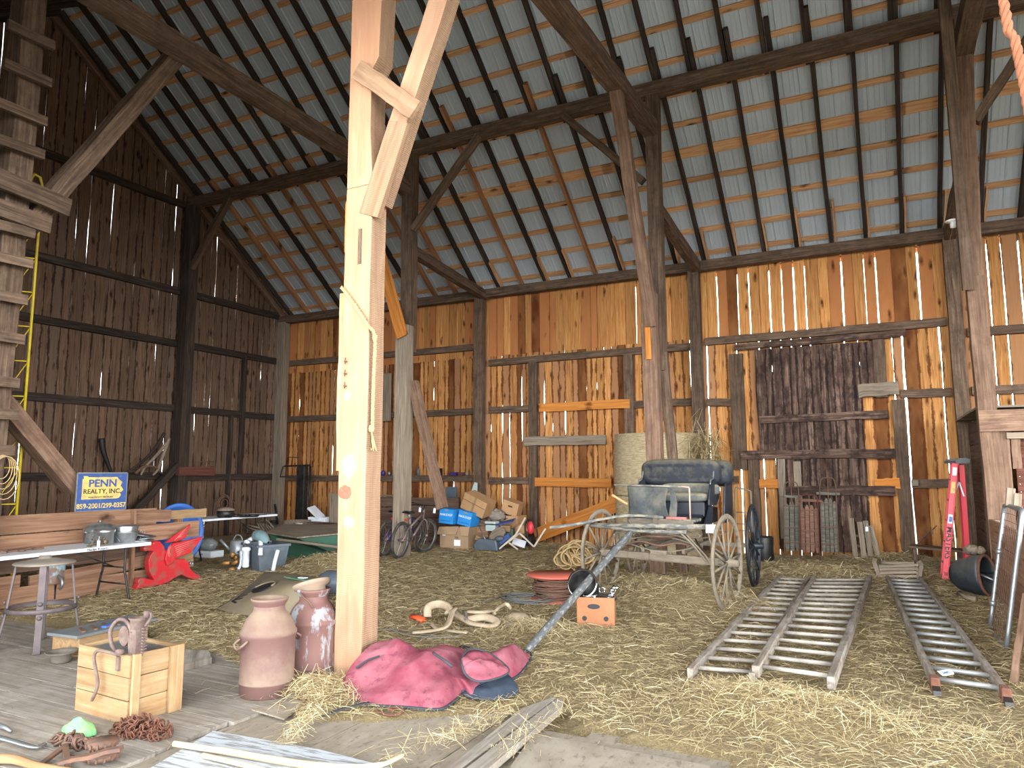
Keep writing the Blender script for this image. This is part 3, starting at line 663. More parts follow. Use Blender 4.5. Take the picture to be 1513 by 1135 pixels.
# left partition
f1=thing('board_partition','low partition of broad brown boards behind the white table','partition',(-9.3,5.5,0))
def bd(par,p0,p1,h,mat='fence',w=.035,name='board',up=(0,0,1),wob=.004):
    q=MB().rnd(); q.beam(p0,p1,w,h,up=up,seg=6,wob=wob); return q.build(name,m[mat],par,world=True)
bd(f1,(-9.32,2.4,.96),(-9.3,6.98,.97),.22); bd(f1,(-9.27,6.62,.97),(-9.28,7.2,.96),.17); bd(f1,(-9.31,7.15,.965),(-9.3,7.84,.965),.13,'crate')
bd(f1,(-9.32,2.4,.72),(-9.3,7.72,.74),.23); bd(f1,(-9.32,2.4,.49),(-9.32,6.9,.52),.22,'fence2'); bd(f1,(-9.3,5.3,.26),(-9.3,7.1,.36),.16); bd(f1,(-9.3,2.4,.1),(-9.3,7.3,.12),.22)
bd(f1,(-9.32,2.4,.3),(-9.32,5.2,.28),.18); bd(f1,(-9.3,7.15,.25),(-9.32,7.66,.3),.24,'crate')
bd(f1,(-9.25,6.62,.0),(-9.25,6.6,1.08),.05,w=.05,name='stile'); bd(f1,(-9.35,3.6,0),(-9.35,3.6,1.05),.1,w=.08,name='stile'); bd(f1,(-9.36,7.4,0),(-9.36,7.4,1.0),.1,w=.08,name='stile')
# far partition
f2=thing('board_partition','low dark partition behind the two bicycles','partition',(-9.5,13.35,0))
for z in (.9,.68,.46,.24,.06): bd(f2,(-11.3,13.35,z),(-8.06+U(-.03,.02),13.35,z),.21,'fence2')
bd(f2,(-8.15,13.4,0),(-8.15,13.4,1.02),.1,'fence2',w=.08,name='stile'); bd(f2,(-11.1,13.4,0),(-11.1,13.4,1.0),.1,'fence2',w=.08,name='stile')
bd(f2,(-10.6,13.3,1.04),(-9.3,13.3,1.04),.03,'grey',w=.12,name='ledge')
# plank bin on the right
bn=thing('plank_bin','grain bin of dark planks and red siding in the right corner','bin',(1.5,12.9,0))
z=.0
while z<2.3:
    h=U(.18,.26); h=min(h,2.36-z); 
    if h<.05: break
    bd(bn,(1.40,11.55,z+h/2),(1.40,14.5+U(-.05,.05),z+h/2),h-.006,'fence2',name='side_plank'); z+=h
z=.0
while z<2.02:
    bd(bn,(1.6,11.52,z+.05),(XR-.2,11.52,z+.05),.098,'redwood',w=.02,name='red_siding'); z+=.1
bd(bn,(1.44,11.42,0),(1.46,11.42,2.1),.16,'beam_red',w=.1,name='jamb',up=(1,0,0)); bd(bn,(1.6,11.4,1.6),(1.6,11.4,2.05),.1,'beam_red',w=.05,name='jamb',up=(1,0,0))
bd(bn,(1.2,11.3,2.23),(XR-.2,11.3,2.23),.28,'beam_red',w=.1,name='lintel'); bd(bn,(1.5,11.34,2.03),(XR-.2,11.34,2.03),.08,'grey',w=.05,name='trim_strip')
for k in range(8): bd(bn,(1.2,11.5+k*.4,2.42),(XR-.2,11.5+k*.4,2.42),.03,'grey',w=.38,name='loft_plank')
lw=thing('low_wall','low wall of pale brown planks right of the wire gate','wall panel',(1.24,10,0))
for z,h in ((.82,.26),(.55,.26),(.28,.26),(.06,.2)): bd(lw,(1.24,6.6,z),(1.24,11.25,z),h,'fence',name='plank')
bd(lw,(1.3,8.9,0),(1.3,8.9,.95),.1,'grey',w=.08,name='stile'); bd(lw,(1.3,11.1,0),(1.3,11.1,.95),.1,'grey',w=.08,name='stile')
timber('wood_stake','reddish wooden stake leaning at the right edge','stake',G(1497,1012),AY(1516,880,7.5),.05,.05,mat='beam_red')
# orange plank leaning by the hay bale
timber('leaning_plank','broad orange plank leaning along the back wall beside the hay bale','plank',AY(790,792,14.3),AY(912,745,14.2),.03,.3,mat='orange',up=(0,0,1))
# ---------------------------------------------------------------- things in the foreground and on the left
_fc={}
def letters(txt,size,o,ax,ay,mat,parent,name='lettering',th=.0015,bold=0.,align='CENTER',sx=1.):
    cu=bpy.data.curves.new('t','FONT'); cu.body=txt; cu.size=size; cu.align_x=align; cu.align_y='CENTER'; cu.extrude=th; cu.offset=bold; cu.resolution_u=3
    ob=bpy.data.objects.new('t',cu); COL.objects.link(ob); dg=bpy.context.evaluated_depsgraph_get(); me=ob.evaluated_get(dg).to_mesh()
    ax=Vector(ax).normalized(); ay=Vector(ay).normalized(); nn=ax.cross(ay); o=Vector(o)
    q=MB(); vs=[o+ax*(v.co.x*sx)+ay*v.co.y+nn*v.co.z for v in me.vertices]
    q.add(vs,[tuple(p.vertices) for p in me.polygons]); ob.evaluated_get(dg).to_mesh_clear(); bpy.data.objects.remove(ob); bpy.data.curves.remove(cu)
    return q.build(name,mat,parent,world=True)
def ell(cx,cy,rx,ry,n=16): return [(cx+rx*math.cos(2*PI*k/n),cy+ry*math.sin(2*PI*k/n)) for k in range(n)]
def wtag(name_par,p,s=.05,parent=None):
    q=MB(); q.box(p,(s*.6,.004,s),rz=U(-.4,.4)); q.tube([Vector(p)+Vector((0,0,s*.5)),Vector(p)+Vector((.01,0,s*1.2))],.002,4); return q.build('price_tag',m['tagw'],parent,world=True)

# milk cans
m['can']=dusty('rusty_pink_iron',srgb(104,76,70),srgb(138,120,100),.85,.75,.1,sc=5,up=1.0)
m['can2']=plain('flaking_can',srgb(112,80,74),.7,.2,c2=srgb(150,160,166),sc=6,amt=.7,bump=.3,stretch=(.35,1.4,1.4),thr=(.54,.6))
m['canlid']=plain('tan_can_lid',srgb(136,118,102),.75,.1,c2=srgb(140,116,98),sc=6)
def milkcan(loc,rz,label,mat,lid):
    t=thing('milk_can',label,'milk can',loc,rz,'milk cans beside the foreground post')
    q=MB().rnd(); r=.19
    q.lathe([(0,.0),(r-.01,0),(r,.01),(r,.085),(r+.006,.09),(r+.006,.1),(r,.105),(r+.002,.40),(r+.012,.415),(r+.012,.44),(r-.002,.455),(r-.012,.49),(r-.03,.525),(r-.055,.558),(r-.075,.578),(r-.08,.6),(r-.08,.64)],seg=40); q.build('can_body',mat,t)
    q=MB().rnd(); q.lathe([(r-.08,.62),(r-.06,.655),(r-.055,.67),(r-.062,.675),(r-.085,.66),(r-.085,.56),(0,.5)],seg=40); q.build('neck_rim',mat,t)
    for s in (-1,1):
        q=MB(); q.tube(spline([(s*(r),-.055,.40),(s*(r+.045),-.05,.37),(s*(r+.05),0,.345),(s*(r+.045),.05,.37),(s*r,.055,.40)],6),.009,8); q.build('handle',mat,t)
    if lid:
        q=MB().rnd(); R=rot3(math.radians(-16),math.radians(-14),0)
        q.lathe([(0,.02),(.10,.025),(.128,.035),(.148,.05),(.152,.04),(.14,.015),(.10,0),(.1,-.06),(0,-.06)],(-.01,0,.67),36,R=R); q.build('lid',m['canlid'],t)
        q=MB(); q.tube(spline([(-.09,-.12,.66),(-.06,-.15,.63),(-.02,-.16,.6),(.02,-.17,.55)],6),.006,6); q.build('wire_tie',m['iron'],t)
    return t
c1=G(393,1036)+Vector((-.136,.136,0)); milkcan((c1.x,c1.y,0),math.radians(-105),'rusty pink milk can without a lid, in front of the other can',m['can'],False)
c2=G(459,1010)+Vector((-.125,.145,0)); milkcan((c2.x,c2.y,0),math.radians(35),'milk can with flaking white paint and a tilted lid',m['can2'],True)

# wooden crate
A=G(110,1049);B=G(186,1072);C=G(266,1051); ex=(A-B);wx=ex.length; ex.normalize(); ey=Vector((-ex.y,ex.x,0)); ey=ey if ey.dot(C-B)>0 else -ey; wy=abs((C-B).dot(ey))+.02; HC=.43
ct=thing('wooden_crate','open pine crate with the iron sheller clamped on its edge','crate',tuple(B+ex*wx/2+ey*wy/2))
def cw(a,b,z): return B+ex*a+ey*b+Vector((0,0,z))
for k in range(3):
    z0=HC*k/3; h=HC/3-.004
    for (p0,p1) in ((cw(0,.012,z0+h/2),cw(wx,.012,z0+h/2)),(cw(0,wy-.012,z0+h/2),cw(wx,wy-.012,z0+h/2)),(cw(.012,.03,z0+h/2),cw(.012,wy-.03,z0+h/2)),(cw(wx-.012,.03,z0+h/2),cw(wx-.012,wy-.03,z0+h/2))):
        q=MB().rnd(); q.beam(p0,p1,.022,h,up=(0,0,1),seg=3,wob=.0015); q.build('side_board',m['crate'],ct,world=True,bevel=.002)
for b in (.02,.31*wy/.4,wy-.035):
    q=MB().rnd(); q.beam(cw(-.014,b+.02,0),cw(-.014,b+.02,HC),.05,.024,up=tuple(ex),seg=2,wob=.001); q.build('corner_batten',m['crate'],ct,world=True,bevel=.002)
q=MB().rnd(); q.beam(cw(.2,-.0,.005),cw(.2,wy,.005),.35,.01,up=(0,0,1)); q.build('bottom',m['crate'],ct,world=True)
q=MB().rnd(); q.box(cw(wx/2,wy/2,HC-.10),(wx*.78,wy*.7,.16),rz=math.atan2(ex.y,ex.x)); q.build('tin_liner',m['steel'],ct,world=True)
# sheller
m['sheller']=plain('dusty_red_cast_iron',srgb(92,72,68),.8,.1,c2=srgb(120,104,92),sc=12,amt=.8,bump=.3)
sh=thing('corn_sheller','cast iron hand cranked corn sheller mounted on the pine crate','corn sheller',tuple(cw(.13,.0,HC)))
def S(a,b,z): return cw(.14+(a-.14)*1.35,b*1.2,HC+z*1.32)
nrmv=tuple(ey)
q=MB().rnd(); q.tube(spline([S(.20,.03,-.01),S(.24,.03,.03),S(.25,.03,.09),S(.2,.03,.14),S(.14,.03,.15),S(.09,.03,.12),S(.07,.03,.06),S(.06,.03,.0)],6),.013,8); q.prism(ell(0,0,.055,.065,18),.03,S(.15,.05,.07),tuple(ex),(0,0,1)); q.build('wheel_housing',m['sheller'],sh,world=True)
q=MB().rnd(); q.prism([(-.03,-.03),(.03,-.03),(.045,.06),(.03,.15),(-.03,.15),(-.045,.06)],.07,S(.06,.05,.0),tuple(ex),(0,0,1)); q.build('frame',m['sheller'],sh,world=True,bevel=.006)
q=MB().rnd(); q.lathe([(.0,.12),(.045,.12),(.05,.13),(.045,.15),(.048,.2),(.06,.215),(.055,.22),(.035,.21),(.035,.14),(0,.14)],S(.07,.06,.0),18); q.build('feed_throat',m['sheller'],sh,world=True)
q=MB().rnd(); 
for k in range(9): q.box(S(.0,.05,.01+k*.014),(.02,.03,.007))
q.tube(spline([S(.01,.06,.13),S(-.02,.06,.16),S(-.03,.06,.19),S(.0,.06,.2)],5),.01,6); q.lathe([(0,-.02),(.02,-.02),(.02,.02),(0,.02)],S(-.01,.05,.19),10); q.build('spring_rod',m['sheller'],sh,world=True)
q=MB().rnd(); q.tube(spline([S(.09,-.03,.0),S(.17,-.035,.005),S(.25,-.035,.0),S(.28,-.035,-.03),S(.26,-.035,-.09),S(.235,-.035,-.15),S(.25,-.035,-.2),S(.275,-.035,-.24)],6),.011,8); q.lathe([(0,-.02),(.02,-.02),(.022,.02),(0,.02)],S(.09,-.02,.01),12,R=rot3(PI/2,0,0)); q.build('crank_handle',m['sheller'],sh,world=True)
q=MB().rnd(); q.box(S(.12,.0,-.05),(.03,.03,.09),rz=math.atan2(ex.y,ex.x)); q.build('clamp',m['sheller'],sh,world=True)

# low box with a slate top behind the crate
a=G(92,970); lb=thing('low_box','small low wooden box with a dark slate top behind the crate','box',(a.x-.3,a.y+.2,0))
q=MB().rnd(); q.beam((a.x,a.y+.02,.08),(a.x-.05,a.y+.72,.08),.34,.16,up=(0,0,1)); q.build('box_body',m['crate'],lb,world=True,bevel=.004)
q=MB().rnd(); q.beam((a.x+.02,a.y-.03,.18),(a.x-.05,a.y+.8,.18),.38,.025,up=(0,0,1)); q.build('slate_top',m['steel'] if 0 else plain('slate',srgb(96,102,106),.7,c2=srgb(124,124,120),sc=4),lb,world=True,bevel=.003)
for k in range(5):
    p=Vector((a.x+.04,a.y+.1+k*.11,.2)); q=MB().rnd(); q.beam(p+Vector((.08,0,0)),p+Vector((-.1,.08,0)),.03,.012); o=q.build('iron_strip',m['iron'],world=True); tag(o,'rusty iron strip lying on the slate-topped low box','iron strip','iron strips on the low box')
q=MB(); q.beam(Vector((a.x+.1,a.y+.3,.2)),Vector((a.x+.05,a.y+.42,.2)),.05,.015); tag(q.build('blue_tape',m['blue'],world=True),'scrap of bright blue tape on the low box behind the crate','tape')
# pan
p=G(79,982); pn=thing('iron_pan','small deep cast iron pan on the planks behind the crate','pan',(p.x,p.y+.06,0))
q=MB().rnd(); q.lathe([(0,0),(.055,0),(.075,.02),(.08,.07),(.12,.085),(.125,.095),(.115,.095),(.075,.08),(.068,.03),(0,.02)],seg=28); q.build('pan_body',plain('dusty_iron',srgb(112,104,92),.8,.1,c2=srgb(86,82,76),sc=9),pn)
q=MB(); q.tube([(.07,.04,.06),(.2,.14,.04),(.26,.2,.04)],.012,6,flat=.5); q.build('handle',m['iron'],pn)
# stool
ST=Vector((-7.0,4.12,0)); st_=thing('iron_stool','round shop stool with iron legs beside the white table','stool',tuple(ST),math.radians(12))
m['stool']=plain('stool_iron',srgb(86,76,78),.65,.3,c2=srgb(112,98,92),sc=7)
q=MB().rnd(); q.lathe([(0,.775),(.03,.78),(.035,.815),(.05,.82),(.055,.80),(.1,.795),(.18,.775),(.245,.765),(.255,.755),(.245,.745),(.1,.74),(0,.74)],seg=32); q.build('seat',plain('stool_seat',srgb(126,116,104),.8,c2=srgb(92,82,74),sc=6),st_)
for k in range(4):
    an=PI/4+k*PI/2; c_,s_=math.cos(an),math.sin(an); q=MB().rnd(); q.beam((c_*.22,s_*.22,.75),(c_*.27,s_*.27,.33),.055,.018,up=(c_,s_,0)); q.beam((c_*.27,s_*.27,.33),(c_*.33,s_*.33,0),.055,.018,up=(c_,s_,0)); q.beam((c_*.33,s_*.33,.0),(c_*.36,s_*.36,.012),.06,.014); q.build('leg',m['stool'],st_,bevel=.003)
    q=MB(); q.lathe([(0,0),(.018,0),(.02,.012),(.012,.02),(0,.022)],(c_*.285,s_*.285,.30),8,R=rot3(0,PI/2,an)); q.lathe([(0,0),(.018,0),(.02,.012),(.012,.02),(0,.022)],(c_*.28,s_*.28,.42),8,R=rot3(0,PI/2,an)); q.build('bolt',m['stool'],st_)
q=MB().rnd(); q.lathe([(.265,.33),(.285,.33),(.285,.37),(.265,.37),(.265,.33)],seg=32); q.build('foot_ring',m['stool'],st_)
# canister under the table
p=G(68,887,.02); cn=thing('canister','rusty pale blue metal canister on the floor behind the stool','canister',(p.x-.1,p.y+.1,.0))
q=MB(); q.lathe([(0,0),(.1,0),(.11,.02),(.11,.2),(0,.2)],seg=20); q.build('lower_body',m['black_steel'],cn)
q=MB().rnd(); q.lathe([(.11,.2),(.145,.2),(.15,.22),(.15,.42),(.14,.46),(.06,.48),(0,.48)],seg=24); q.build('upper_body',plain('blue_rust',srgb(140,176,184),.6,c2=srgb(120,84,68),sc=5,amt=.95,thr=(.42,.5)),cn)
q=MB(); q.tube(spline([(.15,.0,.3),(.22,.0,.27),(.24,0,.2),(.2,0,.15)],4),.02,8); q.build('spout',m['steel'],cn)

# white folding table
TZ=.70
tb=thing('folding_table','white plastic folding table in front of the low partition','table',(-8.75,5.0,0))
q=MB().rnd(); q.box((-8.73,4.62,TZ-.022),(.66,3.3,.044)); q.build('tabletop',m['white_pl'],tb,world=True,bevel=.012)
for y in (6.0,3.5):
    for x in (-8.52,-8.95):
        q=MB(); q.tube(spline([(x,y-.25,TZ-.04),(x,y-.22,.45),(x,y-.18,.3),(x,y-.02,.15),(x,y+.12,.0)] if 0 else [(x,y,TZ-.04),(x,y,.38),(x+(.03 if x>-8.7 else -.03),y,.28),(x+(.12 if x>-8.7 else -.1),y,.012)],5),.014,8); q.build('leg',m['black_steel'],tb,world=True)
    q=MB(); q.tube([(-8.52,y,.40),(-8.95,y,.40)],.011,6); q.tube([(-8.47,y,.2),(-9.0,y,.2)],.011,6); q.build('crossbar',m['black_steel'],tb,world=True)
    q=MB(); q.tube([(-8.73,y,.40),(-8.73,y-.55*(1 if y>5 else -1),TZ-.05)],.009,6); q.build('brace',m['black_steel'],tb,world=True)
letters('Marilyn Roberts',.04,(-8.395,5.55,TZ-.022),(0,1,0),(0,0,1),m['black'],tb,name='handwriting')
def on(px,py=801,z=TZ): 
    p=G(px,py,z); return Vector((max(p.x,-9.0),p.y,z))
p=on(96,799); ro=thing('roasting_pot','dusty aluminium roaster with a domed lid, leftmost pot on the table','pot',(-8.88,p.y,TZ))
q=MB().rnd(); q.lathe([(0,0),(.16,0),(.175,.02),(.18,.15),(.195,.155),(.19,.16),(.17,.155)],seg=30); q.build('pot_body',m['alu'],ro)
q=MB().rnd(); q.lathe([(.19,.16),(.19,.17),(.16,.215),(.09,.25),(.02,.262),(0,.263)],seg=30); l=q.build('lid',m['alu'],ro); q=MB(); q.lathe([(0,.26),(.02,.262),(.025,.28),(0,.285)],seg=10); q.build('knob',m['alu'],l)
for s in (-1,1): q=MB(); q.tube(spline([(0,s*.17,.14),(.0,s*.22,.15),(.06,s*.22,.15),(.06,s*.17,.14)],4),.008,6); q.build('handle',m['alu'],ro)
p=on(112,803); po=thing('sauce_pot','tall plain aluminium pot standing second from left on the table','pot',(-8.62,p.y+.05,TZ))
q=MB().rnd(); q.lathe([(0,0),(.105,0),(.11,.01),(.112,.14),(.122,.15),(.122,.185),(.105,.19),(.10,.18),(.1,.02),(0,.015)],seg=28); q.build('pot_body',m['alu'],po)
q=MB().rnd(); q.lathe([(.118,.185),(.11,.2),(.05,.205),(0,.206)],seg=28); q.build('lid',m['alu'],po)
p=on(141,800); p3=thing('stock_pot','biggest aluminium pot on the table with a wire bail and flat lid','pot',(-8.66,p.y+.08,TZ))
q=MB().rnd(); q.lathe([(0,0),(.115,0),(.125,.01),(.155,.11),(.165,.13),(.17,.135),(.16,.14),(.145,.13),(.11,.02),(0,.015)],seg=30); q.build('pot_body',m['alu'],p3)
q=MB().rnd(); q.lathe([(.15,.135),(.155,.2),(.15,.215),(.1,.22),(0,.222)],seg=30); q.build('lid',m['alu'],p3)
q=MB(); q.tube(spline([(0,-.165,.13),(.1,-.16,.06),(.12,-.14,.02)],5),.004,5); q.tube(spline([(0,.165,.13),(.08,.16,.06),(.11,.15,.01)],5),.004,5); q.build('bail',m['steel'],p3)
p=on(172,797)
for k,(dy,dz,r,t) in enumerate(((.0,.0,.17,0),(.05,.03,.15,5),(-.03,.06,.15,-12))):
    o=thing('pot_lid',['wide flat aluminium lid, lowest of the lids at the table end','middle aluminium lid in the heap at the table end','topmost aluminium lid with a ring knob, tilted on the heap'][k],'lid',(-8.66,p.y+dy,TZ+dz),0,'pot lids at the table end',tilt=rot3(math.radians(t),0,0))
    q=MB().rnd(); q.lathe([(0,.05),(.04,.048),(.1,.03),(r-.02,.015),(r,.012),(r,.004),(r-.03,.006),(0,.03)],seg=28); q.build('lid_disc',m['alu'],o)
    q=MB(); q.tube([(0,.022*math.cos(a_),.075+.022*math.sin(a_)) for a_ in [k2*PI/5 for k2 in range(10)]],.004,5,closed=True); q.build('ring_knob',m['alu'],o)
p=on(88,803); ln=thing('old_burner','small rusty mechanism with valves and a white tag on the table','burner',(-8.5,p.y-.02,TZ))
q=MB().rnd(); 
for k in range(14): 
    a_=Vector((U(-.05,.05),U(-.09,.09),U(.01,.15))); b_=a_+Vector((U(-.05,.05),U(-.05,.05),U(-.05,.05))); b_.z=max(b_.z,.01); q.tube([a_,b_],.008,6)
q.lathe([(0,0),(.03,0),(.03,.02),(0,.02)],(.04,.07,.05),12,R=rot3(0,PI/2,0)); q.box((0,0,.01),(.1,.2,.02)); q.build('mechanism',plain('burner_metal',srgb(120,110,92),.6,.4,c2=srgb(80,66,52),sc=20),ln)
wtag(None,(-8.42,p.y-.06,TZ+.04),.07,ln)
for k in range(12):
    y=3.55+k*.14+U(-.03,.03); x=-8.72+U(-.15,.15); q=MB().rnd(); a_=U(-.9,.9); L_=U(.06,.14)
    q.beam((x-L_*math.sin(a_),y-L_*math.cos(a_),TZ+.012),(x+L_*math.sin(a_),y+L_*math.cos(a_),TZ+.016),U(.02,.045),.022,seg=3,wob=.004)
    if k%3==0: q.lathe([(.02,-.01),(.035,-.01),(.035,.01),(.02,.01),(.02,-.01)],(x+.04,y+.05,TZ+.012),12)
    tag(q.build('old_tool',m['iron'],world=True),'small rusty hand tool lying on the left part of the table','tool','rusty hand tools on the table')

# realty sign
sg=thing('realty_sign','blue and yellow Pennsylvania realty sign standing on the partition','sign',(-9.33,6.16,1.075))
sg['label']='blue and yellow realty sign with a keystone-state map on the partition'
Ysg=lambda y,z:Vector((-9.31+.03*(1.57-z),y,z))
m['sblue']=plain('sign_blue',srgb(48,74,128),.6,c2=srgb(92,110,140),sc=16,amt=.5,thr=(.55,.66)); m['syel']=plain('sign_yellow',srgb(216,184,92),.6,c2=srgb(150,136,110),sc=12,amt=.7)
q=MB().rnd(); q.prism([(-.35,0),(.35,0),(.35,.5),(-.35,.5)],.012,(-9.31,6.16,1.08),(0,1,0),(0,0,1)); q.build('panel',m['sblue'],sg,world=True)
q=MB().rnd()
for (p0,p1) in (((-.35,0),(.35,0)),((.35,0),(.35,.5)),((.35,.5),(-.35,.5)),((-.35,.5),(-.35,0))): q.beam((-9.308,6.16+p0[0],1.08+p0[1]),(-9.308,6.16+p1[0],1.08+p1[1]),.016,.012,up=(1,0,0))
q.build('frame',m['steel'],sg,world=True)
q=MB().rnd(); q.prism([(-.28,.155),(.2,.155),(.24,.165),(.27,.2),(.255,.225),(.3,.27),(.255,.33),(.28,.375),(.22,.42),(.2,.445),(-.2,.445),(-.215,.46),(-.27,.46),(-.26,.43),(-.28,.42)],.003,(-9.302,6.16,1.08),(0,1,0),(0,0,1)); q.build('map_shape',m['syel'],sg,world=True)
for t_,s_,y_,z_,mt,b_,sx_ in (('PENN',.135,6.16,1.44,'sblue',.003,1.15),('REALTY, INC.',.085,6.16,1.335,'black',.001,1.05),('REAL ESTATE BROKERS',.03,6.14,1.26,'black',0,1.1),('859-2001/299-0357',.088,6.16,1.145,'syel',.002,.98)):
    letters(t_,s_,(-9.298,y_,z_),(0,1,0),(0,0,1),m[mt],sg,bold=b_,sx=sx_)

# winged red horse
ph=thing('winged_horse','red painted winged horse figure leaning against the partition','horse figure',(-9.1,7.0,.0))
def zp(x,y): return (80+x/6.052,720+y/6.052)
def poly(pts,X): 
    P=[AX(*zp(*q_),X) for q_ in pts]; return [(p.y,p.z) for p in P]
body=[(780,540),(800,520),(850,512),(865,490),(888,476),(905,484),(925,480),(960,520),(985,600),(1010,650),(1080,640),(1150,640),(1190,670),(1196,720),(1230,760),(1285,790),(1297,828),(1240,828),(1180,810),(1120,780),(1060,810),(1000,850),(940,868),(880,885),(820,895),(775,888),(805,920),(790,925),(755,900),(720,938),(708,912),(735,870),(730,840),(745,812),(785,808),(875,828),(850,790),(830,740),(825,660),(840,610),(872,572),(830,568),(790,572)]
def puff(P,X,th,name,mat,inset=.018):
    "solid cut-out figure with rounded-over faces"
    q=MB().rnd(); q.prism(P,th,(X,0,0),(0,1,0),(0,0,1)); return q.build(name,mat,ph,world=True,bevel=inset)
puff(poly(body,-9.12),-9.12,.10,'body',m['red'],.02)
puff(poly([(985,650),(1000,570),(1030,530),(1060,500),(1120,490),(1325,440),(1270,520),(1205,590),(1130,618),(1078,640),(1040,690),(1003,702)],-9.05),-9.05,.05,'wing',m['red'],.012)
puff(poly([(985,500),(1060,440),(1130,390),(1217,328),(1195,390),(1165,460),(1085,487)],-9.17),-9.17,.04,'wing',m['red'],.01)
m['pinkline']=plain('worn_red',srgb(226,120,116),.6,c2=srgb(190,80,80),sc=10)
q=MB().rnd()
for k in range(6):
    a_=AX(*zp(1080+k*4,530+k*17),-9.02); b_=AX(*zp(1300-k*32,452+k*27),-9.02); q.tube([a_,b_],.005,5)
for k in range(4):
    a_=AX(*zp(1075+k*8,478-k*20+k*12),-9.145); b_=AX(*zp(1195-k*9,350+k*28),-9.145); q.tube([a_,b_],.004,5)
for r_ in (.045,.065,.085):
    c_=AX(*zp(1045,570),-9.02); q.tube([c_+Vector((0,r_*.6*math.cos(t),r_*math.sin(t))) for t in [PI*.5+k*PI/8 for k in range(9)]],.004,5)
q.build('feather_ridge',m['pinkline'],ph,world=True)
q=MB(); c_=AX(*zp(886,505),-9.06); q.lathe([(0,0),(.014,0),(.012,.008),(0,.012)],c_,10,R=rot3(0,PI/2,0)); q.tube([AX(*zp(800,552),-9.065),AX(*zp(845,540),-9.065)],.004,5); q.build('face_mark',m['pinkline'],ph,world=True)
q=MB(); q.lathe([(.018,0),(.03,0),(.03,.03),(.018,.03),(.018,0)],AX(*zp(1220,680),-9.06),12,R=rot3(0,PI/2,0)); tag(q.build('pipe_fitting',m['steel'],world=True),'small steel fitting on the partition end behind the horse','fitting')

# blue tub behind the partition
c_=AX(262,781,-9.85); bt=thing('blue_tub','round blue plastic tub standing on edge behind the partition','tub',(c_.x,c_.y,0))
q=MB().rnd(); R_=rot3(0,PI/2,0); q.lathe([(0,-.16),(.36,-.14),(.42,.0),(.46,.02),(.47,.0),(.46,-.02),(.44,-.02),(.38,-.17),(0,-.19)],(c_.x,c_.y,.62),36,R=R_); q.build('tub_shell',m['blue'],bt,world=True)
q=MB(); q.lathe([(.42,.0),(.455,.03),(.48,.02),(.48,-.02),(.45,-.03)],(c_.x+.01,c_.y,.62),36,R=R_); q.build('rim',m['blue'],bt,world=True)
q=MB().rnd(); q.box((-9.78,4.25,.62),(.5,.9,1.24)); q.build('x',plain('green_box',srgb(84,112,100),.7,c2=srgb(120,50,50),sc=2,amt=.6),None,world=True)
o=bpy.data.objects['x']; o.name='storage_chest'; tag(o,'dull green chest behind the partition at the left edge','chest')

# second folding table and what is on it
t2=thing('folding_table','grey folding table standing by the gable wall behind the blue tub','table',(-11.3,9.9,0))
q=MB().rnd(); q.box((-11.2,9.85,.72),(.7,2.1,.04)); q.build('tabletop',m['white_pl'],t2,world=True,bevel=.01)
for y in (9.05,10.65):
    for x in (-10.95,-11.45): q=MB(); q.tube([(x,y,.7),(x,y+.05,.3),(x+.05,y+.1,.01)],.014,7); q.build('leg',m['black_steel'],t2,world=True)
    q=MB(); q.tube([(-10.95,y+.03,.35),(-11.45,y+.03,.35)],.01,6); q.tube([(-11.2,y,.35),(-11.2,y+(.5 if y<10 else -.5),.7)],.009,6); q.build('crossbar',m['black_steel'],t2,world=True)
p=G(333,764,.75); kt=thing('iron_kettle','black kettle with a dusty lid on the far folding table','kettle',(p.x,p.y,.74))
q=MB(); q.lathe([(0,0),(.12,0),(.15,.03),(.155,.12),(.14,.13),(0,.13)],seg=24); q.build('kettle_body',m['black_steel'],kt)
q=MB(); q.lathe([(.16,.13),(.155,.15),(.08,.185),(0,.19)],seg=24); q.build('lid',m['grey'],kt)
for k,(x_,) in enumerate(((348,),(360,),(374,))):
    p=G(x_,763,.75); o=thing('frying_pan','dark frying pan lying on the far folding table','pan',(p.x,p.y,.74),U(-1,1),'frying pans on the far table')
    q=MB(); q.lathe([(0,0),(.09,0),(.12,.04),(.125,.042),(.1,.01),(0,.008)],seg=20); q.build('pan_body',m['black_steel'],o); q=MB(); q.beam((.11,0,.035),(.27,0,.05),.025,.01); q.build('handle',m['black_steel'],o)
# things hung or set along the gable wall
q=MB().rnd()
for r_ in (.1,.16,.2): 
    c_=AX(331,744,-14.3)+Vector((.0,0,0)); q.tube([c_+Vector((.02,r_*math.cos(t),r_*math.sin(t))) for t in [k*PI/12 for k in range(24)]],.014,6,closed=True)
q.tube([c_+Vector((.02,-.35,-c_.z+.01)),c_+Vector((.02,-.3,0)),c_+Vector((.02,0,.22)),c_+Vector((.02,.3,0)),c_+Vector((.02,.35,-c_.z+.01))],.012,6)
tag(q.build('iron_scroll',m['iron'],loc=tuple(c_),world=True),'curled iron scrollwork leaning on the gable wall above the far table','ironwork')
rk=thing('wire_rack','small wire rack in a red wooden tray on the gable wall rail','rack',tuple(AX(300,702,-14.35)))
a_=AX(262,702,-14.33);b_=AX(315,702,-14.33)
q=MB().rnd(); q.beam(a_+Vector((0,0,.09)),b_+Vector((0,0,.09)),.12,.2,up=(0,0,1)); q.build('tray',m['redwood'],rk,world=True)
q=MB(); c0=AX(290,690,-14.3);c1_=AX(316,690,-14.3)
q.tube([c0+Vector((0,0,.12)),c1_+Vector((0,0,.12))],.008,5); q.tube([c0,c1_],.008,5)
for k in range(6): pp=c0.lerp(c1_,k/5); q.tube([pp,pp+Vector((0,0,.14))],.006,5)
q.build('wire_frame',m['iron'],rk,world=True)
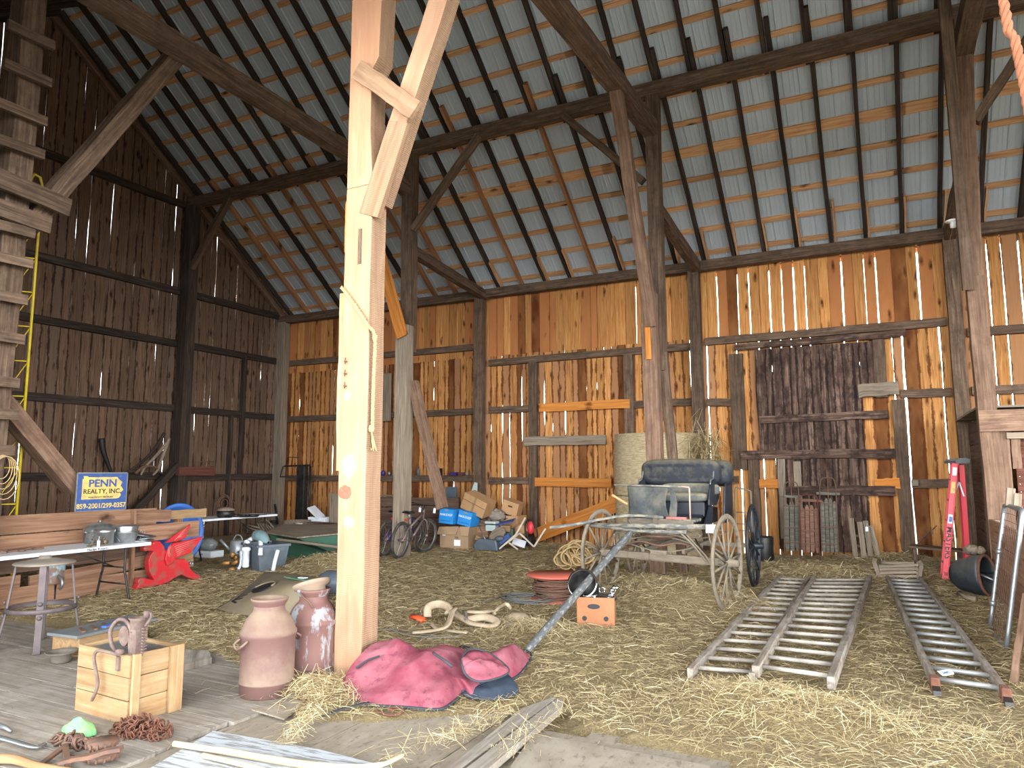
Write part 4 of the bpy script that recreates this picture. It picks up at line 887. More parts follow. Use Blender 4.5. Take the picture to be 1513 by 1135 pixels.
hm=thing('harness_hames','curved dark wooden hames hanging on the gable wall beside the tall post','harness',tuple(AX(215,690,-14.3)))
for (pts,mt) in (([(246,655),(232,672),(215,690),(208,702)],'grey'),([(243,640),(225,668),(200,690),(178,702)],'rafter'),([(250,648),(240,675),(233,694),(226,702)],'grey'),([(200,700),(212,690),(228,690),(240,700)],'iron')):
    q=MB().rnd(); q.tube(spline([AX(x_,y_,-14.32) for x_,y_ in pts],5),.04,7,r1=.02); q.build('hame',m[mt],hm,world=True)
wtag(None,AX(227,685,-14.25),.1,hm)
q=MB().rnd(); q.tube(spline([AX(x_,y_,-14.5) for x_,y_ in ((150,648),(152,665),(157,680),(165,700))],5),.07,7,r1=.03); tag(q.build('work_collar',m['black'],world=True),'black leather collar piece hanging on the gable wall above the sign','harness')
q=MB().rnd(); c_=AY(400,662,14.35); q.tube([c_+Vector((.1*math.cos(t),0,.1*math.sin(t))) for t in [k*PI/10 for k in range(20)]],.012,6,closed=True); tag(q.build('iron_ring',m['iron'],world=True),'iron ring hung on the corner post','ring')
q=MB().rnd()
for k in range(5):
    c_=AX(3,690,-8.6); r_=.1+.02*k; q.tube([c_+Vector((.02*k,r_*math.cos(t)*.8,r_*1.3*math.sin(t)-.03*k)) for t in [j*PI/10 for j in range(20)]],.005,5,closed=True)
tag(q.build('twine_coil',m['rope'],world=True),'coil of pale twine hanging by the rungs at the left edge','twine')
# foreground right of the crate, and the straw floor in the middle
m['chain']=m['rust']
def chain_pile(name,label,center,rx,ry,h,n,R,r,mat):
    q=MB(); c=Vector(center)
    for k in range(n):
        q.rnd(); an=U(0,2*PI); rr=math.sqrt(U(0,1)); x=rx*rr*math.cos(an); y=ry*rr*math.sin(an); z=h*(1-rr)*U(.1,1)+R*.35
        M=rot3(U(-1.3,1.3),U(-1.3,1.3),U(0,PI)); pts=[c+Vector((x,y,z))+M@Vector((R*1.5*math.cos(t) ,R*.85*math.sin(t),0)) for t in [j*PI/5 for j in range(10)]]
        zmin=min(p.z for p in pts)
        if zmin<r: pts=[p+Vector((0,0,r-zmin)) for p in pts]
        q.tube(pts,r,5,closed=True)
    return tag(q.build(name,mat,world=True),label,'chain')
c_=G(222,1086); chain_pile('chain_pile','heap of reddish rusty log chain beside the pine crate',(c_.x-.08,c_.y,0),.24,.13,.12,170,.016,.0045,m['rust'])
c_=G(105,1103); chain_pile('heavy_chain','short heap of heavier brown chain below the green bag',(c_.x,c_.y,0),.15,.05,.05,34,.024,.008,m['iron'])
# green bag
c_=G(118,1083); q=MB().rnd()
def gb(u,v):
    an=u*2*PI; r_=math.sin(PI*v*.5); x=.13*r_*math.cos(an)*(1+.3*noise.noise(Vector((3*math.cos(an),3*math.sin(an),v*2)))); y=.07*r_*math.sin(an)
    z=.09*(1-v)**.8+.03*noise.noise(Vector((x*25,y*25,1)))*(1-v)+.003; return (c_.x+x,c_.y+y,max(z,.002))
q.grid(22,8,gb); tag(q.build('green_bag',plain('green_mesh',srgb(84,190,130),.5,c2=srgb(150,170,110),sc=4,amt=.8),world=True),'crumpled bright green plastic bag at the foot of the crate','bag')
# gear hoist
c_=G(150,1125); gt=thing('gear_hoist','rusty toothed gear block with a forked iron arm by the chains','gear',(c_.x,c_.y,0))
q=MB().rnd()
for zz,rr in ((.03,.085),(.075,.06),(.1,.08)):
    q.lathe([(0,zz-.012),(rr,zz-.012),(rr,zz+.012),(0,zz+.012)],c_+Vector((0,0,0)),24)
    for k in range(14): 
        an=k*2*PI/14; q.box(c_+Vector((math.cos(an)*rr,math.sin(an)*rr,zz)),(.016,.01,.022),rz=an)
q.build('gear_wheel',m['iron'],gt,world=True)
q=MB().rnd(); q.beam(G(88,1128,.05),G(180,1105,.12),.045,.02,seg=4,wob=.004); q.beam(G(96,1104,.03),G(100,1130,.03),.03,.03); q.beam(G(60,1130,.02),G(96,1103,.04),.03,.015); q.build('arm',m['iron'],gt,world=True)
# tools at the lower left
q=MB().rnd(); q.tube(spline([G(-20,1085,.03),G(15,1094,.03),G(38,1101,.025),G(55,1104,.02),G(66,1099,.015)],5),.022,8,flat=.5,r1=.014); tag(q.build('sickle_handle',m['steel'],world=True),'curved tool with a whitish metal end at the lower left corner','tool')
q=MB().rnd(); q.tube([G(-15,1068,.025),G(10,1076,.025),G(16,1081,.02)],.02,8,r1=.008); tag(q.build('tool_tip',m['steel'],world=True),'short grey metal tool tip at the left edge above the curved tool','tool')
q=MB().rnd(); q.tube(spline([G(-20,1122,.03),G(20,1122,.04),G(55,1132,.03),G(110,1140,.02)],5),.03,8,r1=.015); tag(q.build('wooden_yoke',m['crate'],world=True),'knobbly tan wooden piece at the bottom left corner','wood')
# white flaking board and peeled sticks
m['flake']=plain('flaking_white_paint',srgb(176,182,188),.7,c2=srgb(126,124,120),sc=5,amt=.9,stretch=(1,9,9),thr=(.5,.58),bump=.3)
q=MB().rnd(); P=[G(315,1080,.03),G(470,1107,.03),G(640,1150,.03),G(420,1210,.03),G(205,1145,.03)]
vs=[tuple(p) for p in P]+[(p.x,p.y,.004) for p in P]; ax_=(P[1]-P[0]).normalized(); ay_=Vector((-ax_.y,ax_.x,0)); gs=[((p.dot(ax_)),p.dot(ay_),0) for p in P]*2; k=5
q.add(vs,[tuple(range(k)),tuple(range(k,2*k))[::-1]]+[(i,k+i,k+(i+1)%k,(i+1)%k) for i in range(k)],gs); tag(q.build('painted_board',m['flake'],world=True),'board with flaking white paint on the floor at the bottom','board')
m['peeled']=plain('peeled_wood',srgb(188,174,148),.7,c2=srgb(186,162,124),sc=5,amt=.8,stretch=(1,5,5))
q=MB().rnd(); q.tube(spline([G(257,1099,.06),G(330,1110,.055),G(430,1127,.05),G(500,1134,.05),G(560,1131,.05),G(597,1115,.05)],6),[.017]*6+[.02]*12+[.017]*7+[.012]*5+[.004],8); tag(q.build('peeled_branch',m['peeled'],world=True),'long curved peeled branch across the flaking white board','branch')
q=MB().rnd(); q.tube([G(300,1116,.055),G(360,1130,.055),G(430,1150,.055)],.014,7); tag(q.build('peeled_branch',m['peeled'],world=True),'shorter peeled stick below the curved branch','branch')
for (P4,nm,lb,z,mt) in (([(772,1046),(815,1031),(822,1032),(676,1140),(655,1140)],'floor_board','left one of two long grey planks lying side by side at the bottom',.03,'plank'),([(822,1033),(830,1030),(832,1042),(716,1140),(682,1140)],'floor_board','right one of two long grey planks lying side by side at the bottom',.045,'plank'),
        ([(788,1084),(1048,1131),(1060,1160),(735,1160)],'plywood_sheet','worn plywood sheet lying at the bottom edge right of the planks',.012,'slab'),([(268,960),(308,961),(313,972),(262,985)],'floor_board','short dark plank end lying behind the crate on the right',.05,'plank'),([(372,1048),(440,1033),(448,1040),(420,1062)],'floor_board','pale plank end in front of the milk cans',.012,'slab')):
    P=[G(x_,y_,z) for x_,y_ in P4]; d_=(P[-1]-P[0]).normalized(); e_=Vector((-d_.y,d_.x,0)); k=len(P); q=MB().rnd()
    q.add([tuple(p) for p in P]+[(p.x,p.y,.002) for p in P],[tuple(range(k)),tuple(range(k,2*k))[::-1]]+[(i,k+i,k+(i+1)%k,(i+1)%k) for i in range(k)],[(p.dot(d_),p.dot(e_),0) for p in P]*2)
    tag(q.build(nm,m[mt],world=True),lb,'board')
# horse blanket
m['blanket']=plain('faded_red_canvas',srgb(128,60,74),.85,c2=srgb(152,96,104),sc=3.5,amt=.75,bump=.15,c3=srgb(104,52,66),spec=.2)
m['lining']=plain('blue_grey_lining',srgb(48,58,72),.8,c2=srgb(76,84,94),sc=5,bump=.2,spec=.2); m['trim']=plain('dark_trim',srgb(52,56,62),.8)
OUT=[(497,1022),(512,1036),(545,1046),(600,1050),(648,1053),(668,1043),(684,1030),(700,1034),(722,1022),(745,1012),(768,1000),(785,973),(770,964),(742,970),(712,966),(680,958),(640,945),(600,942),(560,940),(533,955),(512,985)]
OW=[G(*q_) for q_ in OUT]; OW[-5:]= [Vector((-3.05,5.45,0)),Vector((-3.25,5.38,0)),Vector((-3.46,5.15,0)),Vector((-3.56,4.85,0)),Vector((-3.59,4.5,0))]
CTR=G(600,1012); bl=thing('horse_blanket','crumpled faded red horse blanket heaped against the foreground post','blanket',tuple(CTR))
ring=spline(OW,5,closed=True); NR=len(ring)
def hb(x,y):
    h=.24*math.exp(-(((x+3.48)/.22)**2+((y-4.62)/.3)**2)**1.5) +.2*math.exp(-(((x+3.12)/.24)**2+((y-4.8)/.4)**2)**1.5)+.16*math.exp(-(((x+2.66)/.26)**2+((y-5.1)/.4)**2))+.1*math.exp(-(((x+2.9)/.4)**2+((y-4.4)/.25)**2))+.08*math.exp(-(((x+2.75)/.12)**2+((y-5.55)/.25)**2))
    f=Vector((x*3.2+y*1.6,y*2.2-x*1.2,.5)); r1=1-abs(noise.noise(f*.85))*2.2; r2=1-abs(noise.noise(f*2.0+Vector((5,2,1))))*2.2
    return h*(.9+.08*r1)+ .022*r1*min(1,h*8)+.016*r2*min(1,h*8)
def bg_(u,v):
    p=ring[int(round(u*NR))%NR]; q_=CTR.lerp(p,v); edge=min(1,(1-v)*7)
    return (q_.x+.012*noise.noise(q_*9)*edge,q_.y,.012+ (hb(q_.x,q_.y)+.02)*edge**.6)
q=MB().rnd(); q.grid(NR,46,bg_); q.build('canvas_shell',m['blanket'],bl,world=True,subs=1)
q=MB(); q.tube([(p.x,p.y,.02) for p in ring],.012,6,closed=True,flat=.8); q.build('hem_trim',m['trim'],bl,world=True)
def sheet(pts,name,mat,par,lift=.02,hf=hb,n=14,fold=.02):
    P=[G(x_,y_,z_) for x_,y_,z_ in pts]; c=sum(P,Vector())/len(P); rg_=spline(P,4,closed=True); N=len(rg_); q=MB().rnd()
    q.grid(N,10,lambda u,v: (lambda w_:(w_.x,w_.y,w_.z+fold*noise.noise(w_*11)*(1 if v<.95 else .3)+lift*(1-v*v)))(c.lerp(rg_[int(round(u*N))%N],v)))
    o=q.build(name,mat,par,world=True,solid=.008); return o,rg_
o,r_=sheet([(683,1025,.03),(690,1000,.09),(705,985,.12),(740,990,.1),(758,1005,.06),(766,1022,.02),(745,1033,.015),(710,1034,.015)],'blue_lining',m['lining'],bl,.03)
o,r_=sheet([(683,985,.2),(684,970,.24),(697,960,.25),(720,965,.22),(742,980,.17),(752,993,.13),(735,1003,.12),(708,1008,.12),(690,1000,.14)],'folded_flap',m['blanket'],bl,.035,fold=.035)
q=MB(); q.tube([p+Vector((0,0,.004)) for p in r_],.008,6,closed=True); q.build('flap_trim',m['trim'],bl,world=True)
def drape(pts,w,name,mat,par,off=.012,th=.004):
    P=spline([G(*q_) for q_ in pts],6); q=MB().rnd(); vs=[];gs=[]
    for i,p in enumerate(P):
        d=(P[min(i+1,len(P)-1)]-P[max(i-1,0)]); d.z=0; d.normalize(); s_=Vector((-d.y,d.x,0))*w/2
        for ss in (s_,-s_): vs.append(p+ss+Vector((0,0,off))); gs.append(tuple(p))
    q.add(vs,[(2*i,2*i+1,2*i+3,2*i+2) for i in range(len(P)-1)],gs,smooth=True); return q.build(name,mat,par,world=True,solid=th)
# label patch: a strap sewn on the canvas, following its height
pp=[]
for t in [k/8 for k in range(9)]:
    x_=-3.49+.12*t; y_=4.33+.12*t; pp.append(Vector((x_,y_,hb(x_,y_)+.06)))
q=MB(); 
q.tube(pp,.022,4,flat=.35); q.build('sewn_patch',m['trim'],bl,world=True)
drape([(463,1066,.003),(485,1058,.01),(510,1049,.02),(546,1041,.03)],.035,'loose_strap',m['trim'],bl)
q=MB(); q.tube(spline([G(640,965,.28),G(655,975,.26),G(668,985,.22)],4),.01,6); q.build('zip_cord',m['trim'],bl,world=True)
q=MB().rnd(); c_=G(578,1055); q.tube(spline([c_+Vector((-.12,.0,.01)),c_+Vector((-.05,-.05,.012)),c_+Vector((.05,-.05,.012)),c_+Vector((.08,.03,.02)),c_+Vector((.0,.05,.025)),c_+Vector((-.02,0,.03)),c_+Vector((.04,-.02,.03))],6),.008,6); tag(q.build('iron_hook',m['rust'],world=True),'rusty iron hook lying in front of the red blanket','hook')

# harness in the straw
m['leather']=plain('dusty_leather',srgb(176,158,132),.8,c2=srgb(136,118,96),sc=7,bump=.2); m['leather2']=plain('grey_strap',srgb(110,102,94),.8,c2=srgb(150,138,122),sc=8)
hs=thing('horse_harness','tangle of tan and grey leather harness straps lying in the straw','harness',tuple(G(675,928)))
def strap(pts,r_,mt,name='strap',fl=.45):
    q=MB().rnd(); q.tube(spline([G(*p) for p in pts],7),r_,8,flat=fl); q.build(name,m[mt],hs,world=True)
strap([(632,912,.05),(633,898,.14),(648,893,.18),(662,898,.12),(662,906,.08)],.045,'leather','collar_pad',.5)
strap([(610,935,.03),(640,932,.05),(660,925,.08),(668,905,.15),(672,900,.16)],.035,'leather','pad_strap')
strap([(668,903,.12),(685,915,.08),(700,922,.06),(728,925,.05),(733,918,.08),(715,912,.1),(692,916,.08)],.045,'leather','pad_strap')
strap([(692,904,.12),(710,905,.12),(725,903,.1),(730,908,.06)],.04,'leather','pad_strap')
strap([(668,901,.15),(682,910,.1),(690,918,.08)],.02,'leather2'); strap([(688,903,.13),(690,917,.08)],.015,'leather2')
strap([(575,928,.02),(600,938,.02),(640,942,.02),(675,940,.02),(693,930,.02),(697,922,.04)],.016,'leather2'); strap([(555,932,.02),(590,930,.02),(630,938,.02),(665,940,.02)],.012,'leather2')
strap([(640,923,.03),(650,930,.03),(690,935,.03)],.03,'leather')
q=MB().rnd(); q.tube([G(610,911,.03),G(618,913,.05),G(626,917,.03)],.045,8,flat=.5); tag(q.build('orange_cap',plain('orange_vinyl',srgb(232,84,40),.5),world=True),'small bright orange piece beside the harness straps','cap')
q=MB().rnd(); q.tube(spline([G(723,912,.04),G(735,900,.1),G(748,893,.2),G(755,900,.14)],5),.02,7,flat=.4); q.lathe([(0,.05),(.06,.045),(.1,.02),(.14,.0),(.13,.03),(.07,.065),(0,.07)],G(765,915),20); tag(q.build('leather_piece',m['leather'],world=True),'tan leather flap lying right of the harness','leather')
q=MB(); q.box(G(755,924,.03),(.1,.03,.05),rz=.3); tag(q.build('small_packet',m['blue'],world=True),'tiny blue and white packet in front of the tan leather','packet')
q=MB(); q.box(G(956,897,.02),(.05,.03,.03),rz=.7); tag(q.build('blue_scrap',m['blue'],world=True),'tiny blue scrap in the straw right of the cardboard box','scrap')
# wire spool and coil
c_=G(822,893)+Vector((-.1,.2,0)); sp=thing('cable_spool','red flanged spool of old brown cable on the straw','spool',(c_.x,c_.y,0))
m['spoolred']=plain('faded_red_paint',srgb(176,82,66),.6,c2=srgb(150,96,78),sc=6)
q=MB().rnd(); q.lathe([(0,.30),(.34,.30),(.345,.315),(.34,.33),(0,.33)],seg=36); q.build('flange',m['spoolred'],sp)
q=MB().rnd(); q.lathe([(0,.0),(.3,.0),(.305,.015),(.3,.03),(0,.03)],seg=36); q.build('flange',m['spoolred'],sp)
q=MB().rnd(); q.lathe([(.15,.03),(.15,.3)],seg=20); q.build('core',m['spoolred'],sp)
q=MB().rnd()
for k in range(26):
    z=.05+k*.0092; r_=U(.2,.29); q.tube([(r_*math.cos(t)*U(.97,1.03),r_*math.sin(t),z+.01*math.sin(t*2+k)) for t in [j*PI/12 for j in range(24)]],.008,5,closed=True)
q.build('cable_windings',m['iron'],sp)
c_=G(780,890); q=MB().rnd()
for k in range(9): 
    r_=.26+U(-.03,.04); q.tube([c_+Vector((r_*1.2*math.cos(t),r_*.8*math.sin(t),.02+.006*k+.01*math.sin(3*t+k))) for t in [j*PI/14 for j in range(28)]],.006,5,closed=True)
q.tube([c_+Vector((-.3,0,.05)),c_+Vector((-.45,-.3,.02)),c_+Vector((-.55,-.5,.02))],.006,5); tag(q.build('wire_coil',plain('grey_wire',srgb(112,112,110),.6,.4),world=True),'coil of grey wire lying in front of the red spool','wire')
# cardboard box with pans
A=G(853,925);B=G(908,927);C=G(933,917); e1=(A-B);w1_=e1.length;e1.normalize(); e2=Vector((-e1.y,e1.x,0)); e2=e2 if e2.dot(C-B)>0 else -e2; w2_=max((C-B).dot(e2),.33); hB=.29
bx=thing('cardboard_box','orange-brown cardboard box full of shiny cookware on the straw','box',tuple(B+e1*w1_/2+e2*w2_/2))
def bq(a,b,z): return B+e1*a+e2*b+Vector((0,0,z))
an_=math.atan2(e1.y,e1.x)
for c3,s3 in ((bq(w1_/2,0,hB/2),(w1_,.006,hB)),(bq(w1_/2,w2_,hB/2),(w1_,.006,hB)),(bq(0,w2_/2,hB/2),(.006,w2_,hB)),(bq(w1_,w2_/2,hB/2),(.006,w2_,hB)),(bq(w1_/2,w2_/2,.004),(w1_,w2_,.006))):
    q=MB().rnd(); q.box(c3,s3,rz=an_); q.build('side_panel',m['card2'],bx,world=True)
for a_,z_,rx_,rz_ in ((.55,.2,.065,.026),(.22,.08,.025,.025),(.8,.08,.025,.025)): q=MB(); q.prism(ell(0,0,rx_,rz_,16),.003,bq(w1_*a_,-.004,z_),tuple(-e1),(0,0,1)); q.build('hand_hole',m['black'],bx,world=True)
kp=thing('stock_pot','black-lined steel pot lying tilted out of the cardboard box','pot',tuple(bq(w1_*.85,.22,.36)),0,tilt=rot3(math.radians(62),math.radians(-20),math.radians(20)))
q=MB(); q.lathe([(.15,.1),(.155,.11),(.15,.12),(.14,.11),(.14,-.08),(0,-.08),(0,-.085),(.148,-.085),(.15,.1)],seg=28); q.build('pot_body',m['black_steel'],kp)
q=MB(); q.lathe([(.145,.105),(.16,.11),(.16,.122),(.147,.122)],seg=28); q.build('rim',m['chrome'],kp)
for k,(a_,b_,lb,r_) in enumerate(((.35,.17,'domed shiny steel lid on top in the cardboard box',.17),(.72,.1,'shiny steel saucepan half sunk in the cardboard box',.1))):
    o=thing('steel_lid' if k==0 else 'sauce_pan',lb,'lid' if k==0 else 'pan',tuple(bq(w1_*a_,b_,.25 if k==0 else .2)))
    q=MB(); q.lathe([(r_,0),(r_,.015),(r_*.9,.045),(r_*.5,.075),(0,.085)] if k==0 else [(0,0),(r_,0),(r_,.1),(r_+.008,.105),(r_-.008,.1),(r_-.01,.01),(0,.01)],seg=28); q.build('lid_dome' if k==0 else 'pan_body',m['chrome'],o)
    q=MB(); q.tube(spline([(-.03,0,.08),(-.025,0,.115),(.025,0,.115),(.03,0,.08)],4) if k==0 else [(r_,0,.09),(r_+.14,.05,.11)],.008,6); q.build('handle',m['chrome'],o)
for k in range(3):
    o=thing('serving_spoon','steel spoon sticking out of the cardboard box','spoon',tuple(bq(w1_*(.06+.05*k),.1+.09*k,.2)),0,'spoons in the cardboard box',tilt=rot3(U(-.4,.4),U(-.2,.5),0))
    q=MB(); q.tube([(0,0,0),(0,0,.15)],.005,5); q.lathe([(0,-.02),(.02,-.01),(.026,.01),(.015,.03),(0,.035)],(0,0,.16),10); q.build('spoon_body',m['chrome'],o)
# rope heap beside the buggy wheel
c_=G(856,852)+Vector((-.1,.3,0)); q=MB().rnd()
for k in range(34):
    an=U(-.5,.5); r_=U(.07,.17); cx_,cz_=U(-.2,.2),U(.0,.22); yy=U(-.2,.2)
    q.tube(spline([c_+Vector((cx_+r_*math.cos(t)*1.1+.02*noise.noise(Vector((t,k,0))),yy+.08*math.sin(t+k)+an*r_*math.cos(t),max(.02,cz_+r_*1.05+r_*math.sin(t)*.98))) for t in [j*PI/5 for j in range(10)]],3,closed=True),.014,6,closed=True)
tag(q.build('rope_heap',m['rope'],world=True),'heap of looped tan rope behind the left front buggy wheel','rope')
# ---------------------------------------------------------------- the buggy
m['oldwood']=plain('dusty_grey_wood',srgb(124,112,94),.85,c2=srgb(92,84,74),sc=6,amt=.7,stretch=(1,4,4),bump=.2)
m['paintwood']=plain('worn_white_paint_wood',srgb(136,130,116),.8,c2=srgb(84,84,84),sc=8,amt=.9,stretch=(1,3,3),thr=(.46,.56),bump=.2)
m['navy']=plain('navy_paint',srgb(22,28,38),.5,c2=srgb(52,56,62),sc=5,amt=.5)
m['uphol']=dusty('dusty_dark_upholstery',srgb(20,25,34),srgb(104,98,80),.9,.75,sc=5,up=1.0)
m['cushion']=dusty('dusty_cushion',srgb(78,80,76),srgb(146,136,112),.95,.8,sc=6,up=.9)
m['dash']=plain('cracked_dash_leather',srgb(44,50,54),.7,c2=srgb(98,94,82),sc=5,amt=.8,thr=(.4,.66),bump=.3)
BG=thing('horse_buggy','dusty black four-wheeled horse buggy with a tufted seat in the middle','buggy',(-2.46,9.68,0))
def wheel(cx,cy,R,rz,mat,mat2,camber=0.):
    q=MB().rnd(); w_=.018
    q.lathe([(R-.045,-w_),(R-.006,-w_),(R,-w_*.9),(R,w_*.9),(R-.006,w_),(R-.045,w_),(R-.045,-w_)],(0,0,0),48,R=rot3(0,PI/2,0))
    wh=q.build('wheel',mat,BG); L_=BG.matrix_world.inverted()@Vector((cx,cy,R)) if 0 else Vector((cx+2.46,cy-9.68,R)); wh.location=L_; wh.rotation_euler=(0,camber,rz)
    q=MB().rnd(); q.lathe([(0,-.1),(.03,-.1),(.035,-.06),(.055,-.04),(.06,.03),(.045,.06),(.035,.13),(0,.13)],(0,0,0),18,R=rot3(0,PI/2,0)); q.build('hub',mat,wh)
    for k in range(14):
        an=2*PI*k/14+.1; c_,s_=math.cos(an),math.sin(an); dsh=.012 if k%2 else -.012
        q=MB().rnd(); q.tube([(dsh,c_*.05,s_*.05),(dsh*.8,c_*.2,s_*.2),(0,c_*(R-.035),s_*(R-.035))],[.015,.012,.0095],6,flat=1.4); q.build('spoke',mat2,wh)
    q=MB(); q.tube([(0,(R+.002)*math.cos(t),(R+.002)*math.sin(t)) for t in [k*2*PI/48 for k in range(48)]],.011,5,closed=True,flat=1.3); q.build('iron_tyre',m['oldwood'] if mat is not m['navy'] else m['black_steel'],wh)
    return wh
st=math.radians(-7)
wheel(-3.30,9.03,.54,st,m['oldwood'],m['oldwood']); wheel(-1.62,8.60,.54,st,m['oldwood'],m['oldwood'])
wheel(-3.28,10.55,.555,0,m['oldwood'],m['oldwood']); wheel(-1.62,10.52,.555,0,m['navy'],m['navy'])
def bp(name,mat,fn,**k):
    q=MB().rnd(); fn(q); return q.build(name,mat,BG,world=True,**k)
bp('front_axle',m['oldwood'],lambda q:(q.beam((-3.28,9.02,.54),(-1.66,8.62,.54),.07,.085,seg=8,wob=.003),q.beam((-3.1,8.98,.50),(-1.85,8.67,.50),.03,.03)),bevel=.008)
bp('rear_axle',m['oldwood'],lambda q:(q.beam((-3.25,10.55,.555),(-1.64,10.52,.555),.05,.06,seg=4)),bevel=.006)
def leaf(q,c,w_,h,d,z0):
    P=[]; 
    for sgn in (-1,1):
        pts=[c+d*(w_*t)+Vector((0,0,z0+sgn*h*(1-t*t))) for t in [-1+k/8*2 for k in range(9)]]
        for i in range(8): q.beam(pts[i],pts[i+1],.035,.012)
d_=Vector((.97,-.24,0)); bp('front_spring',m['oldwood'],lambda q:leaf(q,Vector((-2.46,8.83,0)),.5,.09,d_,.70)); bp('rear_spring',m['oldwood'],lambda q:leaf(q,Vector((-2.46,10.53,0)),.48,.1,Vector((1,0,0)),.72))
for z_,y_ in ((.6,8.8),(.82,8.85)): bp('spring_block',m['oldwood'],lambda q:q.box((-2.46,y_,z_),(.22,.08,.05),rz=-.24))
for x_ in (-2.9,-2.6,-2.3,-2.0): bp('axle_clip',m['iron'],lambda q:(q.tube([(x_,8.84-(x_+2.46)*.24-.05,.46),(x_,8.84-(x_+2.46)*.24-.05,.60)],.009,6),q.box((x_,8.84-(x_+2.46)*.24,.48),(.03,.1,.012))))
for x_ in (-2.7,-2.2): bp('reach_pole',m['oldwood'],lambda q:q.beam((x_,8.9,.6),(x_*.99-.02,10.5,.6),.035,.045,seg=4,wob=.004))
for pts in ([(-2.1,8.55,.88),(-1.98,8.57,.74),(-1.86,8.6,.6),(-1.82,8.62,.52)],[(-2.12,8.5,.86),(-2.0,8.5,.75),(-1.85,8.55,.55)],[(-2.9,8.8,.86),(-3.05,8.9,.8),(-3.15,9.0,.62)],[(-1.9,8.95,.84),(-1.85,8.9,.7),(-1.7,8.75,.62)],[(-2.35,8.85,.84),(-2.2,8.8,.88),(-1.95,8.75,.82),(-2.1,8.8,.78)],[(-3.0,8.8,.82),(-2.75,8.75,.83),(-2.4,8.7,.84),(-2.1,8.68,.78),(-1.95,8.66,.62)]):
    bp('iron_stay',m['oldwood'],lambda q:q.tube(spline(pts,6),.012,6))
bp('drawbar_tube',m['paintwood'],lambda q:(q.tube([(-3.42,8.75,.90),(-1.66,8.48,.95)],.031,10),q.lathe([(.026,-.02),(.036,-.02),(.036,.02),(.026,.02)],(-2.5,8.62,.925),10,R=rot3(0,PI/2,0))))
bp('drawbar_tube',m['paintwood'],lambda q:q.tube([(-2.75,8.6,.86),(-2.05,8.5,.875)],.024,10))
bp('drawbar_tube',m['paintwood'],lambda q:q.tube([(-3.42,8.76,.90),(-2.6,8.55,.865),(-2.2,8.55,.87)],.02,8))
bp('side_shaft',m['paintwood'],lambda q:q.tube(spline([AY(812,780,8.35),AY(850,775,8.5),AY(880,769,8.7),AY(915,763,8.9),AY(945,762,9.0),AY(980,765,9.0)],5),.02,8))
m['polewood']=plain('dark_pole_wood',srgb(84,86,88),.7,c2=srgb(140,138,130),sc=14,amt=.8,thr=(.52,.6),stretch=(1,3,3))
pole_=bp('draught_pole',m['polewood'],lambda q:q.tube([G(779,961,.03),G(779,961,.03)+Vector((.005,.06,.02)),AY(925,796,8.5)+Vector((0,0,.01)),AY(940,778,8.7)],[.025,.036,.042,.03],10))
for pts in ([(-2.95,8.85,.66),(-2.7,8.8,.72),(-2.46,8.78,.68),(-2.2,8.76,.72),(-1.95,8.74,.66)],[(-2.8,8.9,.78),(-2.6,9.3,.72),(-2.4,9.8,.7)],[(-2.1,8.8,.8),(-2.3,9.3,.74),(-2.45,9.9,.7)],[(-3.1,9.0,.56),(-2.9,9.5,.62),(-2.6,10.2,.66)],[(-1.85,8.75,.56),(-2.1,9.4,.62),(-2.35,10.2,.66)]):
    bp('iron_stay',m['iron'],lambda q:q.tube(spline(pts,6),.014,6))
bp('fifth_wheel',m['iron'],lambda q:q.tube([(-2.46+.24*math.cos(t),8.9+.24*math.sin(t),.80) for t in [k*PI/12 for k in range(24)]],.014,6,closed=True))
bp('leather_rag',m['white'],lambda q:q.grid(5,4,lambda u,v:AY(1043+17*u,775+13*v,8.42+.03*math.sin(u*7))),solid=.006)
# body
bp('body_tub',m['navy'],lambda q:q.prism([(9.42,.90),(10.0,.90),(10.06,.84),(10.98,.84),(11.0,1.05),(10.1,1.08),(9.95,.95),(9.42,.95)],.74,(-2.55,0,0),(0,1,0),(0,0,1)),bevel=.01)
bp('floor_board',m['paintwood'],lambda q:q.beam((-2.98,9.42,.955),(-2.12,9.42,.955),.34,.03,up=(0,0,1),seg=3))
bp('floor_edge',m['oldwood'],lambda q:(q.beam((-3.02,9.24,.93),(-2.14,9.24,.93),.03,.05),q.beam((-3.02,9.24,.88),(-2.2,9.24,.87),.04,.04)))
bp('seat_box',m['navy'],lambda q:q.box((-2.6,10.25,1.06),(.88,.5,.2)),bevel=.012)
bp('red_step',plain('worn_pink_red',srgb(176,90,84),.6,c2=srgb(130,120,110),sc=9),lambda q:q.box((-2.36,9.26,.985),(.26,.05,.03)))
for (x0,y0,nm) in ((-2.10,9.98,'side_panel'),(-3.12,9.98,'side_panel')):
    bp(nm,m['navy'],lambda q:q.prism([(y0,1.12),(y0+.02,1.2),(y0+.1,1.36),(y0+.16,1.42),(y0+.62,1.5),(y0+.66,1.2),(y0+.5,1.1)],.03,(x0,0,0),(0,1,0),(0,0,1)),bevel=.01)
    bp('arm_rail',m['steel'],lambda q:q.tube(spline([(x0+.01,y0+.1,1.40),(x0+.01,y0+.16,1.46),(x0+.01,y0+.3,1.475),(x0+.01,y0+.36,1.58)],5),.01,6))
bp('outer_panel',m['navy'],lambda q:q.prism([(10.35,.86),(10.42,1.12),(10.5,1.36),(10.62,1.46),(11.0,1.5),(11.02,1.1),(10.95,.86)],.03,(-1.98,0,0),(0,1,0),(0,0,1)),bevel=.01)
bp('outer_panel',m['navy'],lambda q:q.prism([(9.75,.86),(10.0,1.02),(10.1,1.1),(10.3,1.1),(10.25,.86)],.03,(-2.12,0,0),(0,1,0),(0,0,1)),bevel=.01)
